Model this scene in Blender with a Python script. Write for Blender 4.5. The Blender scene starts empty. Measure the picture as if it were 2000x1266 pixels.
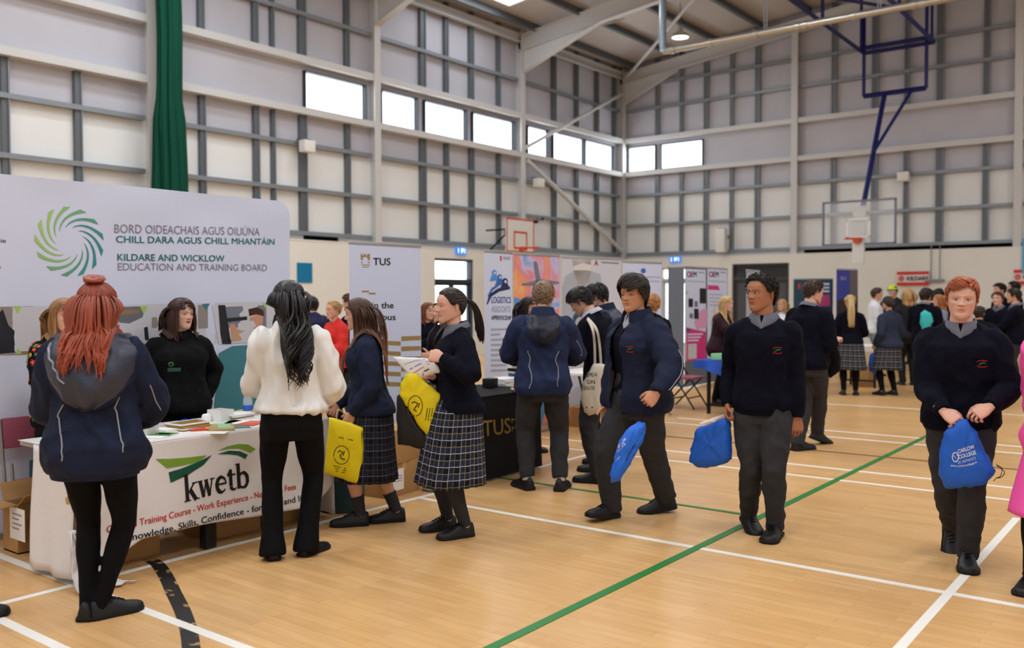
import bpy, bmesh, math, random
import numpy as np
from mathutils import Vector, Matrix, noise
from mathutils.bvhtree import BVHTree

sc = bpy.context.scene
COL = sc.collection
RNG = random.Random(11)
pi = math.pi
rad = math.radians

# ------------------------------------------------------------------ camera
CAM_F, CAM_H = 1788.4, 1.6
_a, _p, _r = rad(37.61), rad(1.686), rad(-0.1605)
_f0 = np.array([-math.sin(_a), math.cos(_a), 0.]); _R0 = np.array([math.cos(_a), math.sin(_a), 0.])
CFW = _f0*math.cos(_p) - np.array([0, 0, math.sin(_p)])
_U0 = np.cross(_R0, CFW)
CR = _R0*math.cos(_r) + _U0*math.sin(_r)
CU = np.cross(CR, CFW)
EYE = np.array([0, 0, CAM_H])
def ray(px, py): return CFW*CAM_F + CR*(px-1000) + CU*(633-py)
def G(px, py, h=0.0):
    "the point at height h that the photograph shows at this pixel"
    d = ray(px, py); return Vector(EYE + d*((h-CAM_H)/d[2]))
def onX(px, py, X):
    d = ray(px, py); return Vector(EYE + d*(X/d[0]))
def onY(px, py, Y):
    d = ray(px, py); return Vector(EYE + d*(Y/d[1]))
cam = bpy.data.cameras.new('camera'); camo = bpy.data.objects.new('camera', cam); COL.objects.link(camo)
cam.sensor_width = 36.0; cam.lens = 36.0*CAM_F/2000.0; cam.clip_end = 200
camo.matrix_world = Matrix(((CR[0], CU[0], -CFW[0], 0), (CR[1], CU[1], -CFW[1], 0), (CR[2], CU[2], -CFW[2], CAM_H), (0, 0, 0, 1)))
cam.dof.use_dof = True; cam.dof.focus_distance = 5.7; cam.dof.aperture_fstop = 1.8
sc.camera = camo

# ------------------------------------------------------------------ sky, exposure
w = bpy.data.worlds.new('sky'); sc.world = w; w.use_nodes = True
w.node_tree.nodes['Background'].inputs[0].default_value = (0.92, 0.97, 1.0, 1)
w.node_tree.nodes['Background'].inputs[1].default_value = 4.0
sc.view_settings.view_transform = 'Standard'; sc.view_settings.look = 'None'
sc.view_settings.exposure = -0.12; sc.view_settings.gamma = 1.0
sc.cycles.max_bounces = 6; sc.cycles.diffuse_bounces = 4; sc.cycles.transparent_max_bounces = 8
LAMP_W = 46.0       # each high bay lamp
SKY_W = 235.0       # daylight through each roof light
WIN_W = 14.0
def area_light(name, loc, sx, sy, watt, rot=(0, 0, 0), col=(1, 1, 1), disk=False):
    l = bpy.data.lights.new(name, 'AREA'); l.energy = watt; l.color = col
    l.shape = 'DISK' if disk else 'RECTANGLE'; l.size = sx
    if not disk: l.size_y = sy
    o = bpy.data.objects.new(name, l); COL.objects.link(o); o.location = loc; o.rotation_euler = rot
    return o

# ------------------------------------------------------------------ materials
def lin(c):
    return tuple((x/255/12.92 if x/255 <= .04045 else ((x/255+.055)/1.055)**2.4) for x in c)
MATS = {}
def mat(name, col, rough=.6, spec=.3, metal=0., bump=None, vary=None, attr=False, coat=0., emit=0., trans=0., alpha=1., sheen=0., sss=0.):
    if name in MATS: return MATS[name]
    m = bpy.data.materials.new(name); m.use_nodes = True; MATS[name] = m
    nt = m.node_tree; N = nt.nodes; L = nt.links; b = N['Principled BSDF']
    c = lin(col) + (1,)
    b.inputs['Base Color'].default_value = c; b.inputs['Roughness'].default_value = rough
    b.inputs['Specular IOR Level'].default_value = spec; b.inputs['Metallic'].default_value = metal
    if coat: b.inputs['Coat Weight'].default_value = coat; b.inputs['Coat Roughness'].default_value = .15
    if sheen: b.inputs['Sheen Weight'].default_value = sheen; b.inputs['Sheen Roughness'].default_value = .5
    if trans: b.inputs['Transmission Weight'].default_value = trans; b.inputs['IOR'].default_value = 1.3
    if sss:
        b.inputs['Subsurface Weight'].default_value = sss; b.inputs['Subsurface Radius'].default_value = (.012, .005, .003); b.inputs['Subsurface Scale'].default_value = 1.0
    if alpha < 1: b.inputs['Alpha'].default_value = alpha
    if emit:
        b.inputs['Emission Color'].default_value = c; b.inputs['Emission Strength'].default_value = emit
    last = None
    if vary:
        tc = N.new('ShaderNodeTexCoord'); nz = N.new('ShaderNodeTexNoise'); nz.inputs['Scale'].default_value = vary[0]; nz.inputs['Detail'].default_value = 4
        L.new(tc.outputs['Object'], nz.inputs['Vector'])
        mr = N.new('ShaderNodeMapRange'); mr.inputs['From Min'].default_value = .3; mr.inputs['From Max'].default_value = .7
        mr.inputs['To Min'].default_value = 1-vary[1]; mr.inputs['To Max'].default_value = 1+vary[1]
        L.new(nz.outputs['Fac'], mr.inputs['Value'])
        mx = N.new('ShaderNodeMix'); mx.data_type = 'RGBA'; mx.blend_type = 'MULTIPLY'; mx.inputs[0].default_value = 1
        mx.inputs[6].default_value = c; L.new(mr.outputs[0], mx.inputs[7]); last = mx.outputs[2]
    if attr:
        at = N.new('ShaderNodeAttribute'); at.attribute_name = 'tint'
        mx = N.new('ShaderNodeMix'); mx.data_type = 'RGBA'; mx.blend_type = 'MULTIPLY'; mx.inputs[0].default_value = 1
        if last: L.new(last, mx.inputs[6])
        else: mx.inputs[6].default_value = c
        L.new(at.outputs['Color'], mx.inputs[7]); last = mx.outputs[2]
    if last: L.new(last, b.inputs['Base Color'])
    if bump:
        tc = N.new('ShaderNodeTexCoord'); nz = N.new('ShaderNodeTexNoise'); nz.inputs['Scale'].default_value = bump[0]; nz.inputs['Detail'].default_value = 3
        if len(bump) > 2:
            mp = N.new('ShaderNodeMapping'); mp.inputs['Scale'].default_value = bump[2]; L.new(tc.outputs['Object'], mp.inputs['Vector']); L.new(mp.outputs[0], nz.inputs['Vector'])
        else: L.new(tc.outputs['Object'], nz.inputs['Vector'])
        bp = N.new('ShaderNodeBump'); bp.inputs['Strength'].default_value = bump[1]; bp.inputs['Distance'].default_value = .01
        L.new(nz.outputs['Fac'], bp.inputs['Height']); L.new(bp.outputs[0], b.inputs['Normal'])
    return m

def plaid_mat(name, base, line, line2, cell=.085):
    if name in MATS: return MATS[name]
    m = mat(name, base, .85, .15); nt = m.node_tree; N = nt.nodes; L = nt.links; b = N['Principled BSDF']
    at = N.new('ShaderNodeAttribute'); at.attribute_name = 'cloth_uv'
    sp = N.new('ShaderNodeSeparateXYZ'); L.new(at.outputs['Vector'], sp.inputs[0])
    def mth(op, a, bb=None):
        n = N.new('ShaderNodeMath'); n.operation = op
        for i, q in enumerate((a, bb)):
            if q is None: continue
            if isinstance(q, (int, float)): n.inputs[i].default_value = q
            else: L.new(q, n.inputs[i])
        return n.outputs[0]
    def stripe(u, per, off, wid):
        return mth('LESS_THAN', mth('ABSOLUTE', mth('SUBTRACT', mth('FRACT', mth('ADD', mth('DIVIDE', u, per), off)), .5)), wid/per/2)
    cur = None
    def over(src, colr, fac):
        mx = N.new('ShaderNodeMix'); mx.data_type = 'RGBA'; L.new(fac, mx.inputs[0])
        if src is None: mx.inputs[6].default_value = lin(base)+(1,)
        else: L.new(src, mx.inputs[6])
        mx.inputs[7].default_value = lin(colr)+(1,); return mx.outputs[2]
    for u, fr in ((sp.outputs[0], 1.), (sp.outputs[1], 1.)):
        cur = over(cur, tuple(x*1.9+6 for x in base), mth('MULTIPLY', stripe(u, cell, .0, cell*.42), .55))
    for u, k in ((sp.outputs[0], .55), (sp.outputs[1], .75)):
        cur = over(cur, line, mth('MULTIPLY', stripe(u, cell, .25, .0045), k))
        cur = over(cur, line2, mth('MULTIPLY', stripe(u, cell, .75, .0045), k))
    L.new(cur, b.inputs['Base Color'])
    return m

# ------------------------------------------------------------------ mesh building
def V3(*a): return Vector(a)
class M:
    def __init__(s): s.v = []; s.f = []; s.mi = []; s.c = []; s.uv = []
    def add(s, vs, fs, m=0, col=(1, 1, 1), T=None, uv=None):
        k = len(s.v)
        s.v += [tuple(T @ Vector(p)) for p in vs] if T is not None else [tuple(p) for p in vs]
        s.f += [tuple(i+k for i in f) for f in fs]; s.mi += [m]*len(fs)
        s.c += [tuple(q) for q in col] if len(col) == len(vs) and len(vs) != 3 else [tuple(col)]*len(vs)
        s.uv += list(uv) if uv is not None else [(0, 0, 0)]*len(vs)
        return s
    def join(s, o, T=None, m=None):
        k = len(s.v)
        s.v += [tuple(T @ Vector(p)) for p in o.v] if T is not None else o.v
        s.f += [tuple(i+k for i in f) for f in o.f]; s.mi += o.mi if m is None else [m]*len(o.f)
        s.c += o.c; s.uv += o.uv
        return s
    def box(s, c, d, m=0, T=None, bev=0., rz=0., col=(1, 1, 1)):
        x, y, z = (q/2 for q in d); b = min(bev, x*.9, y*.9, z*.9)
        Tm = Matrix.Translation(Vector(c)) @ Matrix.Rotation(rz, 4, 'Z')
        if T is not None: Tm = T @ Tm
        if b <= 0:
            vs = [(sx*x, sy*y, sz*z) for sz in (-1, 1) for sy in (-1, 1) for sx in (-1, 1)]
            return s.add(vs, [(0, 2, 3, 1), (4, 5, 7, 6), (0, 1, 5, 4), (2, 6, 7, 3), (0, 4, 6, 2), (1, 3, 7, 5)], m, col, Tm)
        bm = bmesh.new(); bmesh.ops.create_cube(bm, size=1.0)
        for q in bm.verts: q.co = Vector((q.co.x*2*x, q.co.y*2*y, q.co.z*2*z))
        bmesh.ops.bevel(bm, geom=bm.edges[:], offset=b, segments=2, affect='EDGES', profile=.6)
        bm.verts.ensure_lookup_table(); bm.verts.index_update()
        s.add([q.co[:] for q in bm.verts], [tuple(q.index for q in f.verts) for f in bm.faces], m, col, Tm); bm.free(); return s
    def loft(s, rings, m=0, cap=True, closed=True, col=(1, 1, 1), T=None, uv=None, pole=True):
        n = len(rings[0]); vs = [p for r in rings for p in r]; fs = []
        for i in range(len(rings)-1):
            for j in range(n if closed else n-1):
                a, b = i*n+j, i*n+(j+1) % n
                fs.append((a, b, b+n, a+n))
        if cap and closed:
            fs.append(tuple(range(n))[::-1]); fs.append(tuple(range(len(vs)-n, len(vs))))
        return s.add(vs, fs, m, col, T, uv)
    def tube(s, pts, r, n=8, m=0, flat=1., up=None, cap=True, col=(1, 1, 1), T=None, rnd=False, exp=2.):
        s.loft(tube_rings(pts, r, n, flat, up, rnd, exp), m, cap, True, col, T); return s
    def cyl(s, a, b, r, n=16, m=0, r2=None, T=None):
        return s.tube([a, b], [r, r if r2 is None else r2], n, m, T=T)
    def lathe(s, prof, n=24, m=0, T=None, ax=None):
        rings = [[(r*math.cos(2*pi*k/n), r*math.sin(2*pi*k/n), z) for k in range(n)] for r, z in prof]
        return s.loft(rings, m, True, True, T=T)
    def poly(s, pts, m=0, T=None, col=(1, 1, 1)):
        return s.add(pts, [tuple(range(len(pts)))], m, col, T)
    def ell(s, c, r, m=0, n=16, k=10, T=None, col=(1, 1, 1)):
        rings = []
        for i in range(k+1):
            a = -pi/2+pi*i/k; q = max(math.cos(a), .02); rings.append([(c[0]+r[0]*q*math.cos(2*pi*j/n), c[1]+r[1]*q*math.sin(2*pi*j/n), c[2]+r[2]*math.sin(a)) for j in range(n)])
        return s.loft(rings, m, True, True, col, T)
    def text(s, txt, size, T, m=0, bold=0., align='LEFT', wscale=1.):
        vs, fs = text_geo(txt, size, bold, align); return s.add([(x*wscale, y, 0) for x, y, z in vs], fs, m, T=T)
    def build(s, name, mats, parent=None, smooth=True, angle=38, loc=None):
        me = bpy.data.meshes.new(name); me.from_pydata(s.v, [], s.f)
        for q in (mats if isinstance(mats, (list, tuple)) else [mats]): me.materials.append(q)
        if any(s.mi): me.polygons.foreach_set('material_index', s.mi)
        if any(q != (1, 1, 1) for q in s.c):
            a = me.attributes.new('tint', 'FLOAT_COLOR', 'POINT'); a.data.foreach_set('color', [x for q in s.c for x in (*q[:3], 1.)])
        if any(q != (0, 0, 0) for q in s.uv):
            a = me.attributes.new('cloth_uv', 'FLOAT_VECTOR', 'POINT'); a.data.foreach_set('vector', [x for q in s.uv for x in q])
        if smooth:
            me.polygons.foreach_set('use_smooth', [True]*len(me.polygons)); me.set_sharp_from_angle(angle=rad(angle))
        me.update()
        o = bpy.data.objects.new(name, me); COL.objects.link(o)
        if parent is not None: o.parent = parent
        if loc is not None: o.location = loc
        return o

def resample(pts, rs, k):
    "Catmull-Rom through pts with k points per span"
    P = [np.array(p, float) for p in pts]; out = []; ro = []
    for i in range(len(P)-1):
        p0 = P[i-1] if i else 2*P[0]-P[1]; p1, p2 = P[i], P[i+1]; p3 = P[i+2] if i+2 < len(P) else 2*P[-1]-P[-2]
        r1, r2 = np.array(rs[i], float), np.array(rs[i+1], float)
        for j in range(k):
            t = j/k; out.append(.5*((2*p1)+(-p0+p2)*t+(2*p0-5*p1+4*p2-p3)*t*t+(-p0+3*p1-3*p2+p3)*t**3)); q = t*t*(3-2*t); ro.append(r1*(1-q)+r2*q)
    out.append(P[-1]); ro.append(np.array(rs[-1], float)); return out, ro
def tube_rings(pts, r, n=8, flat=1., up=None, rnd=False, exp=2.):
    P = [np.array(p, float) for p in pts]; K = len(P)
    rs = [r]*K if isinstance(r, (int, float)) else list(r)
    tg = []
    for i in range(K):
        d = P[min(i+1, K-1)]-P[max(i-1, 0)]; L = np.linalg.norm(d); tg.append(d/L if L > 1e-9 else np.array([0, 0, 1.]))
    u = np.array(up if up is not None else ((1., 0, 0) if abs(tg[0][0]) < .8 else (0, 1., 0)), float)
    rings = []; base = []
    for i in range(K):
        t = tg[i]; u = u-t*(u@t); u = u/max(np.linalg.norm(u), 1e-9); v = np.cross(t, u); base.append((t, u.copy(), v))
    def ring(c, u, v, rr):
        a, b = (rr, rr*flat) if np.ndim(rr) == 0 else (rr[0], rr[1]); o = []
        for j in range(n):
            A = 2*pi*j/n; ca, sa = math.cos(A), math.sin(A)
            if exp != 2.: ca = math.copysign(abs(ca)**(2/exp), ca); sa = math.copysign(abs(sa)**(2/exp), sa)
            o.append(tuple(c+u*a*ca+v*b*sa))
        return o
    mn = lambda q: float(np.min(q))
    if rnd:
        for q in (80, 55, 28): rings.append(ring(P[0]-base[0][0]*mn(rs[0])*math.sin(rad(q))*.9, base[0][1], base[0][2], np.array(rs[0])*math.cos(rad(q))))
    for i in range(K): rings.append(ring(P[i], base[i][1], base[i][2], rs[i]))
    if rnd:
        for q in (28, 55, 80): rings.append(ring(P[-1]+base[-1][0]*mn(rs[-1])*math.sin(rad(q))*.9, base[-1][1], base[-1][2], np.array(rs[-1])*math.cos(rad(q))))
    return rings

_TXT = {}
def text_geo(txt, size, bold=0., align='LEFT'):
    key = (txt, size, bold, align)
    if key in _TXT: return _TXT[key]
    c = bpy.data.curves.new('lettering', 'FONT'); c.body = txt; c.size = size; c.align_x = align; c.resolution_u = 3
    o = bpy.data.objects.new('lettering', c); COL.objects.link(o)
    me = o.to_mesh(); vs = [tuple(q.co) for q in me.vertices]; fs = [tuple(q.vertices) for q in me.polygons]
    o.to_mesh_clear(); bpy.data.objects.remove(o); bpy.data.curves.remove(c)
    if bold > 0:                                           # a heavier face: the outline struck three times
        k = len(vs); v0, f0 = vs, fs; vs = []; fs = []
        for j, (dx, dy) in enumerate(((-bold, 0), (bold, 0), (0, bold*.6), (0, -bold*.6))):
            vs += [(x+dx*size, y+dy*size, z+.00002*j) for x, y, z in v0]; fs += [tuple(i+k*j for i in f) for f in f0]
    _TXT[key] = (vs, fs); return vs, fs

def remesh(m, vox, it=5, fac=.5):
    "one continuous skin round overlapping closed shapes -> (numpy verts, faces)"
    me = bpy.data.meshes.new('tmp'); me.from_pydata(m.v, [], m.f); me.update()
    bm = bmesh.new(); bm.from_mesh(me); bmesh.ops.recalc_face_normals(bm, faces=bm.faces[:]); bm.to_mesh(me); bm.free()
    o = bpy.data.objects.new('tmp', me); COL.objects.link(o)
    r = o.modifiers.new('r', 'REMESH'); r.mode = 'VOXEL'; r.voxel_size = vox; r.adaptivity = 0
    if it:
        q = o.modifiers.new('s', 'SMOOTH'); q.factor = fac; q.iterations = it
    dg = bpy.context.evaluated_depsgraph_get(); ev = o.evaluated_get(dg); e = ev.to_mesh()
    n = len(e.vertices); co = np.zeros(n*3); e.vertices.foreach_get('co', co); co = co.reshape(-1, 3)
    fs = [tuple(p.vertices) for p in e.polygons]
    ev.to_mesh_clear(); bpy.data.objects.remove(o); bpy.data.meshes.remove(me)
    return co, fs
def vnormals(co, fs):
    nr = np.zeros_like(co)
    F4 = np.array([f for f in fs if len(f) == 4], int)
    if len(F4):
        q = np.cross(co[F4[:, 2]]-co[F4[:, 0]], co[F4[:, 3]]-co[F4[:, 1]])
        for k in range(4): np.add.at(nr, F4[:, k], q)
    F3 = np.array([f for f in fs if len(f) == 3], int)
    if len(F3):
        q = np.cross(co[F3[:, 1]]-co[F3[:, 0]], co[F3[:, 2]]-co[F3[:, 0]])
        for k in range(3): np.add.at(nr, F3[:, k], q)
    return nr/np.maximum(np.linalg.norm(nr, axis=1), 1e-12)[:, None]
def wrinkle(co, fs, amp, scale=(14, 14, 9), seed=0., sharp=True):
    nr = vnormals(co, fs); d = np.zeros(len(co))
    for i, p in enumerate(co):
        q = Vector((p[0]*scale[0]+seed, p[1]*scale[1], p[2]*scale[2]+seed*2))
        a = noise.noise(q); b = noise.noise(q*2.3+Vector((5, 3, 1)))
        d[i] = (1-2*abs(a) if sharp else a)*.7+b*.4
    return co+nr*(d-.05)[:, None]*amp
def outward(m):
    me = bpy.data.meshes.new('tmp'); me.from_pydata(m.v, [], m.f); bm = bmesh.new(); bm.from_mesh(me); bmesh.ops.recalc_face_normals(bm, faces=bm.faces[:]); bm.faces.ensure_lookup_table()
    m.f = [tuple(v.index for v in f.verts) for f in bm.faces]; bm.free(); bpy.data.meshes.remove(me); return m
def bvh_of(co, fs): return BVHTree.FromPolygons([tuple(p) for p in co], fs)
def snap(bvh, p, off=.002):
    l, nrm, i, d = bvh.find_nearest(Vector(p)); return l+nrm*off
def cast(bvh, p, d, off=.002):
    h = bvh.ray_cast(Vector(p), Vector(d).normalized())
    return h[0]-Vector(d).normalized()*off if h[0] is not None else None

# ------------------------------------------------------------------ things
def empty(name, loc, rz=0., label=None, cat=None, group=None):
    o = bpy.data.objects.new(name, None); COL.objects.link(o); o.location = loc; o.rotation_euler = (0, 0, rz); o.empty_display_size = .1
    return tag(o, label, cat, group)
def tag(o, label=None, cat=None, group=None, kind=None):
    if label: o['label'] = label
    if cat: o['category'] = cat
    if group: o['group'] = group
    if kind: o['kind'] = kind
    return o
def struct(o): o['kind'] = 'structure'; return o
def facing(px, py, face):
    "ground point and z-rotation of something at a pixel whose front (+Y) is turned face degrees from the camera (90 = to the picture's left)"
    p = G(px, py); c = -Vector((p.x, p.y)).normalized(); a = rad(-face)
    d = Vector((c.x*math.cos(a)-c.y*math.sin(a), c.x*math.sin(a)+c.y*math.cos(a)))
    return p, math.atan2(-d.x, d.y)
# ------------------------------------------------------------------ heads
_z = np.array([-.5, -.45, -.38, -.3, -.2, -.1, 0, .1, .2, .28, .35, .41, .455, .485, .5])
_w = np.array([.14, .195, .236, .266, .292, .308, .318, .328, .326, .305, .266, .214, .153, .085, .0])
_f = np.array([.305, .338, .354, .356, .37, .382, .39, .402, .395, .358, .302, .236, .165, .09, .0])
_b = np.array([.2, .215, .24, .275, .335, .388, .422, .438, .426, .388, .328, .258, .182, .1, .0])
def hsurf(a, z, off=0.):
    "point of the bare skull at azimuth a (0 = face, + = the person's right) and height z, in head heights"
    sw, cf = math.sin(a), math.cos(a); w = np.interp(z, _z, _w)
    r = np.interp(z, _z, _f) if cf >= 0 else np.interp(z, _z, _b)
    e = .88 if cf >= 0 else 1.
    k = 1+off/max(r, .08)
    return np.array([math.copysign(abs(sw)**e, sw)*w*(1+off/max(w, .08)), math.copysign(abs(cf)**e, cf)*r*k, z+off*max(0, (z-.15)/.35)])
def zbot(a):
    return float(np.interp(abs(math.degrees(a)), [0, 20, 40, 60, 80, 100, 130, 180], [-.5, -.5, -.478, -.425, -.355, -.3, -.28, -.28]))
def hairline(a):
    return float(np.interp(abs(math.degrees(a)), [0, 30, 48, 64, 76, 88, 98, 112, 140, 180], [.33, .325, .27, .17, .02, -.02, .06, -.13, -.29, -.31]))

def face_offset(x, z, q):
    g = lambda cx, cz, sx, sz: math.exp(-((x-cx)/sx)**2-((z-cz)/sz)**2)
    s = lambda cx, cz, sx, sz: g(cx, cz, sx, sz)+g(-cx, cz, sx, sz)
    nz = q.get('nose', 1.)
    d = 0.
    if -.2 < z < .1:                                       # nose: a ridge that grows to the tip
        t = min(max((.06-z)/.19, 0), 1); amp = .016+.082*t**1.25; wd = .034+.022*t
        if z < -.125: amp *= max(0, 1-((-.125-z)/.045)**1.6) if z > -.17 else 0
        d += nz*amp*math.exp(-(x/wd)**2)
        d += nz*s(.058, -.128, .026, .022)*.036
    d -= s(.135, .0, .085, .046)*.045                       # sockets
    d += s(.13, .075, .1, .03)*.014                         # brow
    d += s(.2, -.1, .075, .06)*.018                         # cheek bones
    d -= s(.2, -.27, .06, .08)*.012*q.get('thin', 1.)
    d += g(0, -.232, .085, .018)*.022+g(0, -.275, .065, .02)*.026
    op = q.get('open', 0.)
    d -= g(0, -.252, .085, .0085+op*.5)*(.022+op*1.2)
    d -= g(0, -.318, .08, .022)*.016
    d += g(0, -.42, .1, .06)*.018
    d -= g(0, -.195, .02, .02)*.006
    return d
def tint_at(x, z, y, q):
    "lips, brows and flushed cheeks: colours the skin itself has"
    c = np.array([1., 1., 1.])
    if y > .1:
        zc = -.252-.008*(abs(x)/.09)**2
        m = math.exp(-(x/.088)**4)*math.exp(-((z-zc)/(.03 if z < zc else .024))**4)
        c = c*(1-m)+np.array(q.get('lip', (.82, .52, .5)))*m
        if q.get('open'):
            m = math.exp(-(x/.06)**4-((z+.252)/(.012+q['open']*.4))**4); c = c*(1-m)+np.array((.22, .1, .1))*m
        ax = abs(x); zb = .075+.022*math.sin(min(max((ax-.04)/.17, 0), 1)*pi*.8)
        m = q.get('brow', .75)*math.exp(-((z-zb)/.014)**2)*(1 if .055 < ax < .205 else math.exp(-((ax-(.055 if ax < .1 else .205))/.02)**2))
        c = c*(1-m)+np.array(q.get('browcol', (.25, .18, .15)))*m
        m = q.get('flush', .25)*math.exp(-((ax-.2)/.08)**2-((z+.13)/.07)**2); c = c*(1-m)+c*np.array((1, .78, .75))*m
        m = .3*math.exp(-(x/.06)**2-((z+.12)/.04)**2); c = c*(1-m)+c*np.array((1, .82, .8))*m
    return tuple(c)
def head_geo(q, nA, nZ):
    m = M(); aa = [(-pi+2*pi*i/nA) for i in range(nA)]; aa = [a-.52*math.sin(a) for a in aa]
    den = np.linspace(0, 1, 600); zz = -.5+den
    d = 1+1.8*np.exp(-((zz+.12)/.22)**2)+2.2*np.exp(-((zz-.5)/.07)**2); cdf = np.concatenate([[0], np.cumsum(d)])[:600]; cdf /= cdf[-1]
    us = np.interp(np.linspace(0, 1, nZ+1), cdf, den)
    rings = []; cols = []
    for u in us[:-1]:
        ring = []
        for a in aa:
            zb = zbot(a); z = zb+(.5-zb)*u; p = hsurf(a, z)
            if p[1] > 0 and abs(a) < 1.35:
                k = min(1, (1.35-abs(a))/.35); p[1] += face_offset(p[0], z, q)*k
            ring.append(tuple(p)); cols.append(tint_at(p[0], z, p[1], q))
        rings.append(ring)
    n = len(rings[0]); under = []
    for k in (3, 2, 1):
        t = k/4; under.append([(p[0]*t, -.04+(p[1]+.04)*t, p[2]*t-.28*(1-t)+.0) for p in rings[0]])
    under = under[::-1]
    vs = [p for r in under for p in r]+[p for r in rings for p in r]; cs = [(1, 1, 1)]*(3*n)+cols
    allr = under+rings; fs = []
    for i in range(len(allr)-1):
        for j in range(n):
            x, y = i*n+j, i*n+(j+1) % n; fs.append((x, x+n, y+n, y))
    fs.append(tuple(range(n))); vs.append((0, 0, .5)); cs.append((1, 1, 1)); k = (len(allr)-1)*n
    for j in range(n): fs.append((k+(j+1) % n, k+j, len(vs)-1))
    m.add(vs, fs, 0, cs)
    for s in (-1, 1):                                       # ears
        T = Matrix.Translation((s*.312, -.045, -.035)) @ Matrix.Rotation(s*rad(-18), 4, 'Z') @ Matrix.Rotation(rad(-10), 4, 'X')
        pts = []; rr = []
        for k in range(11):
            t = rad(-70+k*30); pts.append((s*(.028+.012*math.sin(t)), .052*math.cos(t)*-1-.012, .088*math.sin(t)*1.)); rr.append(.02 if k < 8 else .015)
        m.tube(pts, rr, 8, 0, T=T, rnd=True, col=(.97, .86, .84))
        m.ell((s*.012, -.012, -.005), (.022, .05, .082), 0, 10, 8, T=T)
        m.ell((s*.016, .012, -.085), (.018, .024, .03), 0, 8, 6, T=T)
    return m
def eye_geo(q):
    "eyeballs, irises and lids in head heights"
    es = []; lids = M(); r = .053
    for s in (-1, 1):
        e = M(); es.append(e)
        yc = hsurf(s*.36, 0.)[1]-.062+q.get('eyeout', 0.); c = np.array([s*.135, yc, .0])
        e.ell(c, (r, r, r), 0, 16, 12)
        gx, gz = q.get('gaze', (0, 0)); d = Vector((gx, 1, gz)).normalized(); Q = d.to_track_quat('Z', 'Y').to_matrix().to_4x4()
        for rr, mi, o in ((.026, 1, .0465), (.0115, 2, .0525)):
            T = Matrix.Translation(c) @ Q
            rings = [[(rr*k*math.cos(2*pi*j/14), rr*k*math.sin(2*pi*j/14), math.sqrt(max(r*r-(rr*k)**2, 0))*1.02+(.0008 if mi == 2 else 0)) for j in range(14)] for k in (1, .6, .05)]
            e.loft(rings, mi, False, True, T=T); e.poly(rings[-1], mi, T=T)
        for up in (1, -1):
            rings = []
            lim = (rad(22)-q.get('squint', 0.)) if up > 0 else rad(24)-q.get('squint', 0.)*.6
            for i in range(6):
                el = lim+(rad(85)-lim)*i/5; rr = r*(1.12 if i else 1.1); ring = []
                for j in range(13):
                    az = rad(-88+176*j/12); dip = lim*(abs(az)/1.6)**2.2*.75 if i < 3 else 0
                    ee = el-dip*(1-i/3); ring.append((c[0]+rr*math.cos(ee)*math.sin(az)*1.12, c[1]+rr*math.cos(ee)*math.cos(az), up*rr*math.sin(ee)))
                rings.append(ring)
            lids.loft(rings, 0, False, False, col=(.93, .82, .8))
            if up > 0: lids.tube([(p[0], p[1]+.004, p[2]) for p in rings[0]], .0055, 5, 0, col=q.get('lash', (.2, .14, .12)))
    return es, lids

# ------------------------------------------------------------------ hands, shoes
_HAND = {}
CURL = dict(relaxed=[(18, 28, 18), (22, 32, 20), (26, 34, 22), (30, 36, 22)], grip=[(62, 85, 50), (66, 88, 52), (70, 90, 52), (72, 90, 52)],
            pinch=[(28, 40, 24), (36, 48, 28), (42, 56, 32), (48, 60, 34)], flat=[(8, 10, 6), (8, 10, 6), (10, 12, 6), (14, 14, 8)], hook=[(30, 62, 40), (34, 66, 42), (38, 68, 44), (42, 68, 44)])
THUMB = dict(relaxed=(34, 12), grip=(20, 40), pinch=(26, 28), flat=(44, 6), hook=(26, 24))
def hand_geo(kind, vox):
    "a right hand: wrist at 0, fingers along +Y, thumb on +X... palm towards -Z"
    key = (kind, vox)
    if key in _HAND: return _HAND[key]
    m = M(); cs = CURL[kind]
    m.loft([[(w*math.copysign(abs(math.cos(t))**.8, math.cos(t)), y, h*math.copysign(abs(math.sin(t))**.8, math.sin(t))+dz) for t in [2*pi*k/16 for k in range(16)]]
            for y, w, h, dz in ((-.05, .027, .021, 0), (-.02, .027, .02, 0), (0, .028, .019, 0), (.02, .034, .018, 0), (.045, .041, .017, 0), (.07, .043, .015, .001), (.088, .041, .012, .002), (.096, .036, .008, .002))])
    for i, (x, L, sp) in enumerate(((.0315, .074, 6), (.0108, .082, 1), (-.0108, .076, -4), (-.0315, .06, -10))):
        c = cs[i]; p = np.array([x, .082 if i < 3 else .075, .002]); a = 0.; pts = [p-np.array([0, .015, 0]), p]; rr = [.0088, .0088]
        for k, fr in enumerate((.45, .3, .25)):
            a += rad(c[k]); d = np.array([math.sin(rad(sp))*math.cos(a), math.cos(rad(sp))*math.cos(a), -math.sin(a)])
            mid = p+d*L*fr*.5; p = p+d*L*fr; pts += [mid, p]; rr += [.0083-.0006*k, (.0084, .0077, .006)[k]]
        m.tube(pts, [q*(1 if i < 3 else .88) for q in rr], 9, rnd=True)
    sp, cu = THUMB[kind]; p = np.array([.022, .012, -.004]); a = rad(sp+16); b = rad(14); pts = [p-np.array([.004, .012, 0]), p]; rr = [.014, .0145]
    for k, L in enumerate((.044, .032, .026)):
        d = np.array([math.sin(a)*math.cos(b), math.cos(a)*math.cos(b), -math.sin(b)]); p = p+d*L; pts.append(p); rr.append((.0125, .0108, .008)[k]); a -= rad(cu*.55); b += rad(cu*.7)
    m.tube(pts, rr, 9, rnd=True)
    co, fs = remesh(m, vox, 2, .4)
    _HAND[key] = (co, fs); return co, fs
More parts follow.
